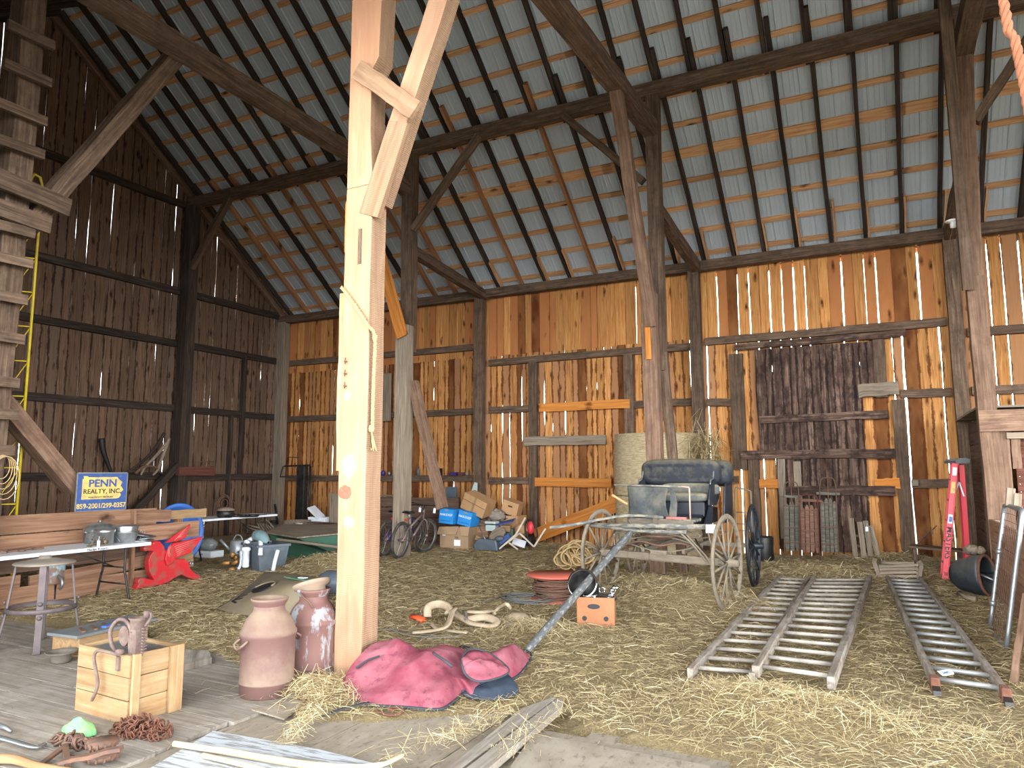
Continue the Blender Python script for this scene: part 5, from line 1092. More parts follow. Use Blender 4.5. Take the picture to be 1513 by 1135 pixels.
def cushion(q,c,sx,sy,sz,n=2.6,but=None):
    def f(u,v):
        a=u*2*PI; b=(v-.5)*PI; ca,sa,cb,sb=math.cos(a),math.sin(a),math.cos(b),math.sin(b)
        e=lambda t,p:math.copysign(abs(t)**p,t)
        x=sx*e(cb,2/n)*e(ca,2/n); y=sy*e(cb,2/n)*e(sa,2/n); z=sz*e(sb,2/n)
        if but: 
            for (bx_,bz_) in but:
                d=((x-bx_)**2+(z-bz_)**2)**.5
                if y<0: y+=.03*math.exp(-(d/.035)**2)
            if y<0: y+=.006*math.sin(x*40)*(1 if z>0 else .3)
        return (c[0]+x,c[1]+y,c[2]+z)
    q.grid(64,28,f)
bp('seat_cushion',m['cushion'],lambda q:cushion(q,(-2.56,10.18,1.22),.44,.26,.07,4))
bp('backrest',m['uphol'],lambda q:cushion(q,(-2.6,10.55,1.56),.58,.17,.20,4,[(-.45+k*.15,.07) for k in range(7)]+[(-.37+k*.15,-.08) for k in range(6)]))
bp('backrest',m['uphol'],lambda q:cushion(q,(-2.12,10.75,1.55),.22,.2,.19,3.5,[(0,.05),(.1,.05)]))
bp('back_lower',m['cushion'],lambda q:cushion(q,(-2.45,10.42,1.32),.42,.08,.09,4))
def dashf(u,v):
    x=-3.02+.56*u; z=1.385-.40*v; y=9.33+.025*noise.noise(Vector((x*7,z*4,0)))+.02*math.sin(x*16)*v
    if u>.8: x-=.05*(u-.8)/.2*math.sin(v*3)
    return (x,y,z)
bp('dash_leather',m['dash'],lambda q:q.grid(20,14,dashf),solid=.01)
bp('dash_corner',m['dash'],lambda q:q.prism([(0,0),(.07,-.05),(.09,-.2),(.07,-.4),(-.03,-.38),(0,-.2)],.02,(-2.46,9.37,1.36),(1,.1,0),(0,0,1)))
bp('dash_rail',m['paintwood'],lambda q:q.tube([(-3.2,9.30,1.40),(-2.3,9.32,1.385)],.012,7)); bp('dash_rod',plain('pinkish_rod',srgb(186,150,134),.6),lambda q:q.tube([(-2.32,9.32,1.385),(-2.21,9.33,1.375),(-2.2,9.33,1.36),(-2.2,9.33,.97)],.011,7))
bp('dash_bracket',m['oldwood'],lambda q:(q.beam((-2.62,9.2,.86),(-2.62,9.2,1.02),.05,.03),q.beam((-2.9,9.25,.8),(-2.98,9.2,.95),.03,.02)))
bp('whip_socket',plain('orange_leather',srgb(196,140,92),.7),lambda q:q.tube(spline([(-3.03,9.3,1.15),(-3.1,9.25,1.2),(-3.2,9.2,1.27)],4),.03,7,flat=.6))
bp('floor_rubble',m['oldwood'],lambda q:[q.tube([(U(-2.95,-2.3),9.2+U(-.05,.1),.86+U(0,.04)),(U(-2.95,-2.3),9.2+U(-.05,.1),.86+U(0,.05))],.012,5) for k in range(7)])

# round hay bales behind it
m['hay']=plain('net_wrapped_hay',srgb(150,132,100),.95,c2=srgb(184,168,134),sc=60,amt=.8,bump=.6,stretch=(.15,.15,1),thr=(.42,.56),c3=srgb(112,96,70))
for z0,z1,r,lb,cx_ in ((0,1.12,.80,'lower round hay bale behind the buggy',-3.82),(1.12,2.28,.82,'upper net-wrapped round hay bale standing on the lower one',-3.8)):
    q=MB().rnd(); 
    def hf(u,v):
        a=u*2*PI; z=z0+.005+(z1-z0-.01)*v; rr=r*(1+.012*math.sin(z*50)+.03*noise.noise(Vector((math.cos(a)*2,math.sin(a)*2,z*2))))-(.05*abs(v-.5)*2)**2*4
        return (cx_+rr*math.cos(a),13.6+rr*math.sin(a),z)
    q.grid(56,26,hf); a_=len(q.v)
    q.lathe([(0,z1-.01),(r-.03,z1-.02)],(cx_,13.6,0),40)
    tag(q.build('hay_bale',m['hay'],loc=(cx_,13.62,z0),world=True),lb,'hay bale','stacked round hay bales')
st3=straw_mesh('loose_hay',900,lambda rg:(rg.normal(-2.85,.14),13.3+rg.normal(0,.25),1.75+rg.normal(0,.22)),tilt=.7,seed=9,lmin=.15,lmax=.4,w=.006,tints=(0,.6))
tag(st3,'loose hay bristling from the side of the upper round bale','hay',kind='stuff')
# grey iron frame and dark drum behind the rear wheel
fr=thing('iron_rack','narrow grey iron ladder rack standing behind the black rear wheel','rack',(-2.0,12.0,0))
a_=AY(1090,722,12.0);b_=AY(1109,726,12.0);c_=AY(1090,826,12.0)
q=MB(); q.tube(spline([(c_.x,12,.0),(c_.x,12,a_.z-.1),(a_.x+.03,12,a_.z),(b_.x,12,b_.z)],4),.014,7); q.build('rail',m['oldwood'],fr,world=True); q=MB(); q.tube([(b_.x,12,b_.z),(b_.x,12,.0)],.014,7); q.build('rail',m['oldwood'],fr,world=True)
for y_ in (757,774,784,822): 
    p=AY(1090,y_,12.); q=MB(); q.tube([(c_.x,12,p.z),(b_.x,12,p.z)],.009,6); q.build('rung',m['oldwood'],fr,world=True)
q=MB(); q.lathe([(0,0),(.16,0),(.165,.01),(.155,.2),(.165,.42),(.16,.44),(.15,.43),(.14,.1),(0,.1)],(-1.88,13.35,0),22); tag(q.build('dark_drum',m['black_steel'],world=True),'dark drum standing by the wall behind the black rear wheel','drum')

# ---------------------------------------------------------------- right side
def ladder(label,La,Lb,Ra,Rb,n,z,rw,rh,rr,mr,mrr,base=None,group='ladders lying in the straw'):
    La,Lb,Ra,Rb=[G(*p,z) for p in (La,Lb,Ra,Rb)]; c=(La+Lb+Ra+Rb)/4; t=thing('wooden_ladder' if mr=='ladder' else 'extension_ladder',label,'ladder',(c.x,c.y,0),0,group)
    for a,b in ((La,Lb),(Ra,Rb)): q=MB().rnd(); q.beam(a,b,rw,rh,up=(0,0,1),seg=10,wob=.003); q.build('rail',m[mr],t,world=True,bevel=.006)
    for k in range(n):
        s=(k+.5)/n; q=MB().rnd(); q.tube([La.lerp(Lb,s)+Vector((0,0,.005)),Ra.lerp(Rb,s)+Vector((0,0,.005))],rr,8); q.build('rung',m[mrr],t,world=True)
    return t,La,Lb,Ra,Rb
ladder('left one of the two old wooden ladders lying side by side in the straw',(1019,996),(1153,853),(1110,1003),(1195,855),16,.05,.045,.075,.017,'ladder','rung')
ladder('right and wider one of the two old wooden ladders lying side by side',(1116,993),(1204,855),(1227,1010),(1285,855),16,.09,.055,.09,.018,'ladder','rung')
m['greyrung']=plain('dull_rung',srgb(150,150,150),.5,.5,c2=srgb(176,174,168),sc=9)
t,La,Lb,Ra,Rb=ladder('grey ladder with metal feet and a white tag lying on the right',(1382,1012),(1311,855),(1487,1028),(1360,857),17,.06,.04,.09,.019,'ladder','greyrung')
for P_ in (La,Ra):
    d=(La-Lb).normalized(); q=MB(); q.beam(P_-d*.08,P_+d*.03,.06,.11,up=(0,0,1)); q.build('metal_foot',m['rust'],t,world=True,bevel=.01); q=MB(); q.prism([(0,-.06),(.07,-.05),(.06,-.02),(.0,.0)],.05,tuple(P_+d*.03),tuple(d),(0,0,1)); q.build('foot_pad',m['black_steel'],t,world=True)
q=MB(); q.prism([(-.05,-.03),(.04,-.03),(.05,-.015),(.05,.015),(.04,.03),(-.05,.03)],.003,tuple(G(1398,994,.1)),(.8,.5,.1),(-.5,.8,.3)); q.build('price_tag',m['tagw'],t,world=True)
letters('2002',.03,tuple(G(1398,994,.103)),(.8,.5,.1),(-.5,.8,.3),m['sblue'],t)
# sleds
m['sledgrey']=wood('sled_slat_grey',srgb(70,66,60),srgb(98,94,84),srgb(120,114,102),tintamt=.3); m['sledred']=wood('sled_slat_red',srgb(84,58,48),srgb(116,86,72),srgb(134,106,90),tintamt=.3)
def sled(label,cx,w_,h,nsl,mat,y0,lean,arch,zb=.05):
    t=thing('runner_sled',label,'sled',(cx,y0,0),0,'sleds leaning on the back wall'); L=lambda x,z,o=0:(cx+x,y0+lean*z+o,z)
    for k in range(nsl):
        x=-w_/2+w_*(k+.5)/nsl; hh=h-(.05 if k in (0,nsl-1) else 0); q=MB().rnd(); ww=w_/nsl*.86
        q.prism([(-ww/2,zb+.13+(.06 if k in (0,nsl-1) else 0)),(-ww*.2,zb+.1),(ww*.2,zb+.1),(ww/2,zb+.13),(ww/2,hh-.05),(ww*.2,hh),(-ww*.2,hh),(-ww/2,hh-.04)],.014,L(x,0),(1,0,0),(0,lean,1)); q.build('slat',m[mat],t,world=True)
    for s_ in (-1,1):
        q=MB().rnd(); q.tube(spline([L(s_*w_*.5,0,-.04),L(s_*w_*.5,.5,-.07),L(s_*w_*.5,h,-.06),L(s_*w_*.46,h+arch*.7,-.05),L(s_*w_*.3,h+arch,-.04)]+([L(0,h+arch*1.02,-.04)] if 1 else []),5),.009,6); q.build('runner',m['redwood'] if mat=='sledred' else m['iron'],t,world=True)
    for z in (zb+.25,(zb+h)/2,h-.12): q=MB().rnd(); q.beam(L(-w_/2,z,-.035),L(w_/2,z,-.035),.03,.02); q.build('cross_brace',m['iron'],t,world=True)
    q=MB().rnd(); q.beam(L(-w_*.72,h+.05,-.02),L(w_*.72,h+.04,-.02),.03,.045,up=(0,0,1),seg=4,wob=.003); q.build('steering_bar',m[mat],t,world=True); q=MB(); q.tube([L(0,h-.1,-.01),L(0,h+arch,-.03)],.01,6); q.build('centre_rod',m['iron'],t,world=True)
    return t
sled('grey slatted sled leaning leftmost of three on the wall',-1.48,.26,1.06,3,'sledgrey',13.9,.28,.3)
sled('reddish slatted sled, in front in the middle of three sleds',-1.17,.3,1.0,4,'sledred',13.75,.28,.14)
sled('rounded grey slatted sled leaning rightmost of three on the wall',-.86,.27,1.12,4,'sledgrey',13.9,.27,.32)
pk=thing('slat_bundle','weathered grey picket boards leaning on the wall right of the sleds','boards',(-.3,14.2,0))
for k,(x0,x1,h) in enumerate(((-.46,-.52,.72),(-.33,-.38,.66),(-.22,-.29,.68),(-.09,-.22,.6))):
    q=MB().rnd(); q.beam((x0,14.1,0),(x1,14.45,h),.085,.02,up=(0,-1,.4),seg=4,wob=.003); q.build('picket',m['grey'],pk,world=True)
for z in (.25,.42): q=MB().rnd(); q.beam((-.5,14.2+z*.4,z),(-.18,14.2+z*.4,z),.03,.04); q.build('cross_rail',m['beam'],pk,world=True)
wtag(None,(-.27,14.3,.55),.08,pk)
# slatted cradle basket
bk=thing('slatted_basket','small curved wooden slat crate behind the right-hand ladder','crate',(.16,12.1,0))
for s_,x_ in ((0,-.1),(1,.40)):
    q=MB().rnd(); P_=spline([(x_,11.86,.0),(x_-.02+.04*s_,11.86,.14),(x_+(.04 if s_ else -.05),11.9,.24),(x_+(.02 if s_ else -.04),11.98,.29)],4); 
    for i in range(len(P_)-1): q.beam(P_[i],P_[i+1],.05,.02,up=(0,1,0))
    q.build('end_post',m['grey'],bk,world=True)
    q=MB().rnd(); q.prism([(0,0),(.4,0),(.46,.25),(-.02,.22)],.02,(x_+(-.02 if s_ else .02),11.88,.01),(0,1,0),(0,0,1)); q.build('end_panel',m['sledgrey'],bk,world=True)
for k in range(5):
    z=.025+k*.045; q=MB().rnd(); q.beam((-.08-.004*k,11.87-.008*k,z),(.38+.006*k,11.89-.008*k,z+.01+.01*k),.012,.037,up=(0,0,1),seg=3,wob=.002); q.build('slat',m['grey'],bk,world=True)
    q=MB().rnd(); q.beam((-.08,12.3+.01*k,z),(.38,12.32+.01*k,z+.01),.012,.037,up=(0,0,1)); q.build('slat',m['grey'],bk,world=True)
# low bench
bn2=thing('low_bench','low dark plank bench against the back wall behind the red ladder','bench',(.75,14.1,0))
q=MB().rnd(); q.beam((.38,14.05,.32),(1.2,13.95,.27),.42,.035,up=(0,0,1),seg=3,wob=.004); q.build('seat',m['beam'],bn2,world=True)
for x_,y_ in ((.44,13.9),(.44,14.2),(1.1,13.85),(1.1,14.15)): q=MB().rnd(); q.beam((x_,y_,0),(x_,y_,.28),.06,.06,up=(0,1,0)); q.build('leg',m['beam'],bn2,world=True)
hk=MB().rnd(); hk.tube(spline([(.5,14.1,.36),(.62,14.2,.48),(.74,14.3,.58),(.8,14.35,.64)],4),.015,6,r1=.008); hk.box((.72,14.2,.55),(.03,.02,.09)); tag(hk.build('iron_hook',m['iron'],world=True),'iron rod with a pale tag standing up from the low bench','hook')
# red stepladder
sl_=thing('step_ladder','bright red fibreglass stepladder standing by the plank bin','stepladder',(.85,12.6,0))
m['ladred']=plain('ladder_red',srgb(214,52,66),.45,c2=srgb(186,60,66),sc=3,amt=.4)
F0,F1=Vector((.74,12.25,0)),Vector((.995,12.5,1.68)); dS=Vector((.0,.38,0)); R0,R1=Vector((1.08,12.75,0)),Vector((1.08,12.6,1.66))
for k,(a,b) in enumerate(((F0,F1),(F0+dS,F1+dS*.7))): q=MB(); q.beam(a,b,.085,.028,up=(0,1,0)); q.beam(a+Vector((.03,-.02,0)),b+Vector((.03,-.02,0)),.012,.05,up=(0,1,0)); q.build('front_rail',m['ladred'],sl_,world=True,bevel=.003)
for k,(a,b) in enumerate(((R0,R1),(R0+dS*.8,R1+dS*.6))): q=MB(); q.beam(a,b,.07,.028,up=(0,1,0)); q.build('rear_rail',m['ladred'],sl_,world=True,bevel=.003)
for k in range(5): s=(k+.8)/5.6; q=MB(); q.beam(F0.lerp(F1,s),(F0+dS).lerp(F1+dS*.7,s),.08,.02,up=(0,0,1)); q.build('step',m['alu'],sl_,world=True)
q=MB(); q.prism([(-.09,-.03),(.09,-.03),(.1,.03),(.05,.05),(-.06,.04),(-.1,.01)],.42,(1.03,12.67,1.71),(1,.3,0),(0,0,1)); q.build('top_cap',m['steel'],sl_,world=True)
for (a,b) in (((.94,12.42,1.25),(1.03,12.55,1.4)),((1.03,12.55,1.4),(1.08,12.6,1.2))): q=MB(); q.beam(a,b,.02,.025); q.build('spreader',m['white_pl'],sl_,world=True)
fd=(F1-F0).normalized(); fn_=Vector((0,-1,0)); fx=fd.cross(fn_)*-1; off=Vector((0,-.02,0))
def onrail(s): return F0.lerp(F1,s)+off
for s,w_,h_,mt,nm in ((.93,.055,.12,'tagw','sticker'),(.79,.055,.17,'syel','sticker'),(.52,.06,.13,'tagw','sticker')): 
    c=onrail(s)+Vector((0,-.0,0)); q=MB(); q.prism([(-w_/2,-h_/2),(w_/2,-h_/2),(w_/2,h_/2),(-w_/2,h_/2)],.003,tuple(c),tuple(-fx) if fx.x<0 else tuple(fx),tuple(fd)); q.build(nm,m[mt],sl_,world=True)
q=MB(); c=onrail(.525)+Vector((0,-.003,0)); q.prism([(-.02,-.05),(.02,-.05),(.02,.03),(-.02,.03)],.003,tuple(c),tuple(-fx) if fx.x<0 else tuple(fx),tuple(fd)); q.build('sticker',m['blue'],sl_,world=True)
c=onrail(.32)+Vector((0,-.003,0)); letters('MASTERS',.115,tuple(c),tuple(-fd),tuple(fx) if fx.x>0 else tuple(-fx),m['black'],sl_,bold=.001); c=onrail(.06)+Vector((0,-.003,0)); letters('JB',.06,tuple(c),tuple(-fd),tuple(fx) if fx.x>0 else tuple(-fx),m['black'],sl_)
# outlet box
q=MB(); q.box((.53,14.56,1.36),(.1,.05,.1)); q.box((.515,14.53,1.38),(.02,.01,.03)); q.box((.545,14.53,1.38),(.02,.01,.03)); tag(q.build('outlet_box',m['grey'],world=True),'small grey electric outlet box on the wall rail beside the old door','outlet')
# black scoop, feed lump
sc=thing('coal_hod','dusty black metal hod with an oval rusty mouth in the straw','hod',(1.02,11.05,0))
c0=Vector((1.05,11.0,.26)); R_=rot3(math.radians(-6),0,math.radians(48))
q=MB().rnd(); 
def hod(u,v):
    a=u*2*PI; s=1-v*.25*(v>.4); rx=.155*s*(1-.25*max(0,v-.8)*5*(v>.8)); rz=.245*s*(1-.3*max(0,v-.8)*5*(v>.8)); return c0+R_@Vector((rx*math.cos(a)-.05*v,.42*v-.1,rz*math.sin(a)))
q.grid(32,8,hod); q.build('hod_shell',dusty('black_dusty_metal',srgb(40,46,50),srgb(110,106,98),.8,.5,.3,sc=3),sc,world=True,solid=.008)
q=MB().rnd(); q.tube([c0+R_@Vector((.155*math.cos(t),-.1,.245*math.sin(t))) for t in [k*2*PI/28 for k in range(28)]],.018,7,closed=True); q.build('rusty_rim',m['rust'],sc,world=True)
q=MB().rnd(); q.tube([(1.0,10.95,.3),(1.12,10.9,.25),(1.2,10.85,.22)],.022,7,flat=.7); q.build('grey_lever',m['steel'],sc,world=True)
q=MB().rnd()
for k in range(9): 
    c=c0+Vector((U(-.12,.08),U(.0,.25),.26+U(0,.06))); q.lathe([(0,-.05),(.05,-.03),(.06,.01),(.03,.05),(0,.055)],c,8,R=rot3(U(0,2),U(0,2),0))
q.build('hardened_lumps',m['grey'],sc,world=True)
q=MB().rnd(); a_=G(1434,885,.035); q.tube([a_+Vector((.05,-.03,0)),a_+Vector((-.02,.05,0)),a_+Vector((-.1,.25,.03))],[.035,.035,.025],10); tag(q.build('pipe_stub',m['grey'],world=True),'short dusty pipe stub lying in front of the black hod','pipe')
# wire gate
g0,g1=Vector((.9,8.88,0)),Vector((.905,7.87,0)); tl=Vector((.17,0,1.0)).normalized(); gh_=1.25
gt2=thing('wire_gate','grey tubular wire-mesh gate leaning on the low wall at the right','gate',tuple((g0+g1)/2))
def gp_(u,v): return g0.lerp(g1,u)+tl*(v*gh_)
q=MB(); q.tube(spline([gp_(0,0),gp_(0,.5),gp_(0,.93),gp_(.08,1),gp_(.5,1),gp_(.92,1),gp_(1,.93),gp_(1,.5),gp_(1,0)],3),.022,9); q.tube([gp_(1,0),gp_(0,0)],.018,8); q.build('tube_frame',m['steel'],gt2,world=True)
q=MB()
for k in range(1,10): q.tube([gp_(k/10,.0),gp_(k/10+.01,.5),gp_(k/10,1)],.0022,4,cap=False)
for k in range(1,17): q.tube([gp_(0,k/17),gp_(.5,k/17+.004),gp_(1,k/17)],.0022,4,cap=False)
q.build('wire_mesh',m['iron'],gt2,world=True)
for v in (.2,.62): q=MB(); q.tube([gp_(-.0,v-.02),gp_(0,v+.02)],.032,8); q.build('hinge_band',m['steel'],gt2,world=True)
q=MB().rnd(); q.beam(gp_(.3,1.0),gp_(.26,1.14),.07,.05); q.beam(gp_(.45,1.0)+Vector((.04,0,0)),gp_(.4,1.1)+Vector((.04,0,0)),.06,.04); tag(q.build('wood_block',m['grey'],world=True),'grey wooden blocks sticking up behind the wire gate','wood')
# ---------------------------------------------------------------- bicycles, boxes and clutter at the back
def bicycle(label,loc,rz,fr,second,tags):
    t=thing('bicycle',label,'bicycle',loc,rz,'bicycles by the dark partition',tilt=Matrix.Rotation(rz,3,'Z')@Matrix.Rotation(math.radians(6),3,'Y')); R=.335
    def wh(y,name,turn=0):
        o=MB(); o.tube([(0,(R-.022)*math.cos(a),(R-.022)*math.sin(a)) for a in [k*2*PI/40 for k in range(40)]],.029,8,closed=True); w_=o.build(name,m['rubber'],t); w_.location=(0,y,R); w_.rotation_euler=(0,0,turn)
        o=MB(); o.tube([(0,(R-.05)*math.cos(a),(R-.05)*math.sin(a)) for a in [k*2*PI/40 for k in range(40)]],.012,6,closed=True); o.build('rim',m['steel'],w_)
        o=MB(); 
        for k in range(20): a=k*2*PI/20; o.tube([(.02*(-1)**k,.02*math.cos(a+.6),.02*math.sin(a+.6)),(0,(R-.05)*math.cos(a),(R-.05)*math.sin(a))],.002,4,cap=False)
        o.lathe([(0,-.05),(.02,-.05),(.02,.05),(0,.05)],(0,0,0),10,R=rot3(0,PI/2,0)); o.build('spokes',m['steel'],w_)
        o=MB(); o.tube([(0,(R+.03)*math.cos(a),(R+.03)*math.sin(a)) for a in [k*PI/20 for k in range(2,19 if y==0 else 12)]],.018,5,flat=1.6) if 0 else o.lathe([(0,-.01),(.05,-.01),(.05,.01),(0,.01)],(.03,0,0),12,R=rot3(0,PI/2,0)); o.build('cassette',m['iron'],w_)
    wh(0,'rear_wheel'); wh(1.05,'front_wheel',math.radians(-14))
    def tb(p,r,name,mat=fr): o=MB(); o.tube(p,r,8); return o.build(name,mat,t)
    bb=(0,.43,.30); st_=(0,.28,.72); hd=(0,.83,.80); hb_=(0,.86,.66)
    tb([(0,.85,.86),hb_],.02,'head_tube'); tb([bb,hb_],.022,'down_tube'); tb([(0,.33,.55),(0,.84,.78)],.02,'top_tube'); tb([bb,st_],.018,'seat_tube'); 
    for s in (-1,1): tb([(s*.05,0,R),(s*.03,.43,.30)],.01,'chain_stay'); tb([(s*.05,0,R),(s*.02,.31,.62)],.009,'seat_stay'); tb([(s*.045,1.05,R),(s*.05,.93,.62),(0,.88,.68)],.013,'fork_blade')
    tb([(0,.26,.70),(0,.24,.80)],.013,'seat_post',m['steel']); o=MB(); o.grid(14,6,lambda u,v:((.02+.07*(1-u)**1.2)*math.cos(v*PI),.13+.27*u,.80+.035*math.sin(v*PI)+.02*(1-u)**2)); o.build('saddle',m['black'],t,solid=.02)
    tb([(0,.84,.84),(0,.86,.93)],.014,'stem',m['black_steel']); tb(spline([(-.30,.80,.95),(-.2,.84,.95),(0,.87,.93),(.2,.84,.95),(.30,.80,.95)],4),.011,'handlebar',m['black_steel'])
    o=MB(); o.lathe([(.06,-.004),(.09,-.004),(.09,.004),(.06,.004),(.06,-.004)],(.05,.43,.30),22,R=rot3(0,PI/2,0)); o.beam((.07,.43,.3),(.07,.5,.15),.015,.02); o.beam((-.06,.43,.3),(-.06,.36,.45),.015,.02); o.build('crank',m['iron'],t)
    o=MB(); o.box((.11,.5,.145),(.08,.06,.02)); o.build('pedal',m['black'],t); o=MB(); o.box((-.1,.36,.46),(.08,.06,.02)); o.build('pedal',m['black'],t)
    o=MB(); o.lathe([(0,0),(.022,0),(.024,.02),(0,.03)],(0,.17,.70),10,R=rot3(PI/2,0,0)); o.build('reflector',plain('red_reflector',srgb(220,30,36),.3),t)
    if tags: o=MB(); o.box((.25,.8,.86),(.05,.006,.09)); o.tube([(.25,.8,.9),(.25,.81,.94)],.002,4); o.build('price_tag',m['tagw'],t)
    return t
m['bikegrey']=plain('bike_mauve',srgb(134,116,112),.4,.2,c2=srgb(98,88,84),sc=4); m['bikepurple']=plain('bike_purple',srgb(70,52,128),.35,.2,c2=srgb(60,50,80),sc=4)
bicycle('mauve-grey mountain bicycle parked in front of the dark partition',(-7.93,10.98,.0),math.radians(8),m['bikegrey'],0,1)
bicycle('purple mountain bicycle parked behind the mauve-grey one',(-8.35,11.1,.0),math.radians(8),m['bikepurple'],1,1)
q=MB().rnd(); 
q.tube([(-8.62,12.3,0.01),(-8.62,12.3,1.0)],.012,6); tag(q.build('chain_hoist',m['iron'],world=True),'thin rusty rod standing left of the bicycles','rod')

m['cardb']=plain('tan_cardboard',srgb(164,136,106),.85,c2=srgb(146,118,90),sc=4); m['bluebox']=plain('bright_blue_card',srgb(38,142,214),.6,c2=srgb(30,120,196),sc=4)
b0=thing('cardboard_box','large tan cardboard box with open flaps under the blue boxes','box',(-7.86,13.0,0))
q=MB().rnd(); q.box((-7.86,13.0,.22),(.68,.42,.44),rz=.0); q.build('box_body',m['cardb'],b0,world=True)
for pts in ([(-.36,-.215,.44),(.12,-.215,.46),(.08,-.27,.30),(-.38,-.27,.29)],[(.14,-.22,.46),(.36,-.2,.46),(.37,-.26,.28),(.2,-.27,.28)]):
    q=MB().rnd(); q.add([(-7.86+a,13.0+b,c) for a,b,c in pts],[(0,1,2,3)]); q.build('flap',m['cardb'],b0,world=True,solid=.006)
q=MB(); q.box((-7.78,12.785,.13),(.15,.004,.12)); q.build('shipping_label',m['tagw'],b0,world=True); letters('TAI',.06,(-7.8,12.786,.235),(1,0,0),(0,0,1),m['black'],b0); 
q=MB(); q.box((-8.1,12.785,.3),(.07,.004,.07)); q.build('shipping_label',m['tagw'],b0,world=True)
for (x,y,z,rz,ry,w_,h,lb) in ((-8.04,12.95,.66,0,.08,.34,.30,'left bright blue carton on the tan cardboard box'),(-7.64,13.02,.62,0,.2,.32,.29,'right bright blue carton on the tan cardboard box')):
    Rr=rot3(0,ry,rz); o=thing('blue_carton',lb,'box',(x,y,z-h/2),0,'blue cartons on the tan box')
    q=MB().rnd(); q.box((x,y,z),(w_,.36,h),R=Rr); q.build('carton_body',m['bluebox'],o,world=True,bevel=.004)
    q=MB(); q.box(Vector((x,y,z))+Rr@Vector((.0,-.182,h*.4)),(.08,.004,.022),R=Rr); q.build('hand_hole',m['card'],o,world=True)
    letters('NAKEXEP',.07,tuple(Vector((x,y,z))+Rr@Vector((0,-.184,.03))),tuple(Rr@Vector((1,0,0))),tuple(Rr@Vector((0,0,1))),m['tagw'],o)
    letters('RECORDS STORAGE',.025,tuple(Vector((x,y,z))+Rr@Vector((0,-.184,-.09))),tuple(Rr@Vector((1,0,0))),tuple(Rr@Vector((0,0,1))),m['sblue'],o)
Rr=rot3(.1,.42,.05); o=thing('cardboard_box','brown taped cardboard box tilted on top of the blue cartons','box',(-7.52,13.15,.62))
q=MB().rnd(); q.box((-7.52,13.2,.90),(.56,.42,.34),R=Rr); q.build('box_body',m['card'],o,world=True,bevel=.006); q=MB(); q.box(Vector((-7.52,13.2,.90))+Rr@Vector((0,-.212,0)),(.05,.004,.34),R=Rr); q.build('tape',m['crate'],o,world=True); q=MB(); q.box(Vector((-7.52,13.2,.90))+Rr@Vector((0,-.213,.03)),(.56,.003,.006),R=Rr); q.build('flap_seam',m['black'],o,world=True)
Rr=rot3(.1,.3,.1); o=thing('cardboard_box','small brown box with a hand hole behind the tilted box','box',(-7.0,13.6,.4))
q=MB().rnd(); q.box((-7.0,13.75,.82),(.36,.3,.28),R=Rr); q.build('box_body',m['card'],o,world=True,bevel=.005); q=MB(); q.box(Vector((-7.0,13.75,.82))+Rr@Vector((0,-.152,.04)),(.1,.004,.03),R=Rr); q.build('hand_hole',m['black'],o,world=True)
q=MB().rnd(); q.box((-7.1,13.8,.33),(.6,.45,.64)); tag(q.build('packing_case',m['card'],world=True,bevel=.006),'brown packing case half hidden behind the clutter heap','box')
# clutter heap
def item(name,lb,cat,fn,mat,group=None,**k):
    q=MB().rnd(); fn(q); return tag(q.build(name,mat,world=True,**k),lb,cat,group)
def lump(q,c,sx,sy,sz,am=.25,fr=6,floor_=0):
    def f(u,v):
        a=u*2*PI;b=(v-.5)*PI; r=1+am*noise.noise(Vector((math.cos(a)*math.cos(b),math.sin(a)*math.cos(b),math.sin(b)))*fr*.4+Vector(c))
        return (c[0]+sx*r*math.cos(a)*math.cos(b),c[1]+sy*r*math.sin(a)*math.cos(b),max(c[2]+sz*r*math.sin(b),floor_))
    q.grid(24,14,f)
def AYc(x,y,Y): return tuple(AY(x,y,Y))
m['fur']=plain('grey_plush',srgb(138,128,116),.95,c2=srgb(110,96,82),sc=12,bump=.5); m['lid']=plain('milky_plastic',srgb(166,182,180),.4,c2=srgb(210,214,208),sc=3); m['greybin']=plain('slate_plastic',srgb(78,88,98),.5,c2=srgb(102,108,114),sc=4)
item('plush_bag','crumpled grey fluffy bag on the clutter heap','bag',lambda q:lump(q,AYc(733,762,13.5),.2,.15,.13,.5,9),m['fur'])
item('rag_bundle','brown rag bundle beside the tilted cardboard box','rags',lambda q:lump(q,AYc(716,775,13.3),.17,.14,.12,.5,8),m['beam'])
item('black_bag','black crumpled bag at the top right of the clutter heap','bag',lambda q:lump(q,AYc(753,766,13.7),.18,.12,.11,.5,9),m['black'])
item('storage_tub','small milky plastic tub with a white lid in the clutter','tub',lambda q:(q.box(AYc(727,780,13.1),(.22,.16,.12)),q.box(Vector(AYc(727,772,13.1))+Vector((0,0,0)),(.25,.18,.05))),m['lid'],bevel=.01)
item('blue_binder','blue folder lying across the middle of the clutter','folder',lambda q:q.box(AYc(746,772,13.2),(.4,.26,.025),R=rot3(.2,-.25,.1)),m['sblue'],bevel=.004)
item('file_box','small beige box under the blue folder','box',lambda q:q.box(AYc(748,781,13.1),(.2,.15,.12),rz=.2),m['crate'],bevel=.004)
item('grey_bin','slate grey plastic bin lying on the ground at the clutter heap','bin',lambda q:q.prism([(-.28,0),(.26,0),(.22,.22),(-.2,.24),(-.3,.12)],.3,(AY(722,806,12.8).x,12.85,.01),(1,0,0),(0,0,1)),m['greybin'],bevel=.03)
item('seat_pad','grey rounded pad leaning on the clutter heap','pad',lambda q:q.prism(ell(0,0,.2,.13,18),.06,AYc(735,790,12.85),(1,0,.5),(-.3,.2,1)),m['grey'],bevel=.02)
item('console','rounded grey plastic console in front of the clutter','console',lambda q:lump(q,AYc(738,796,12.75),.1,.08,.06,.1,3),m['greybin'])
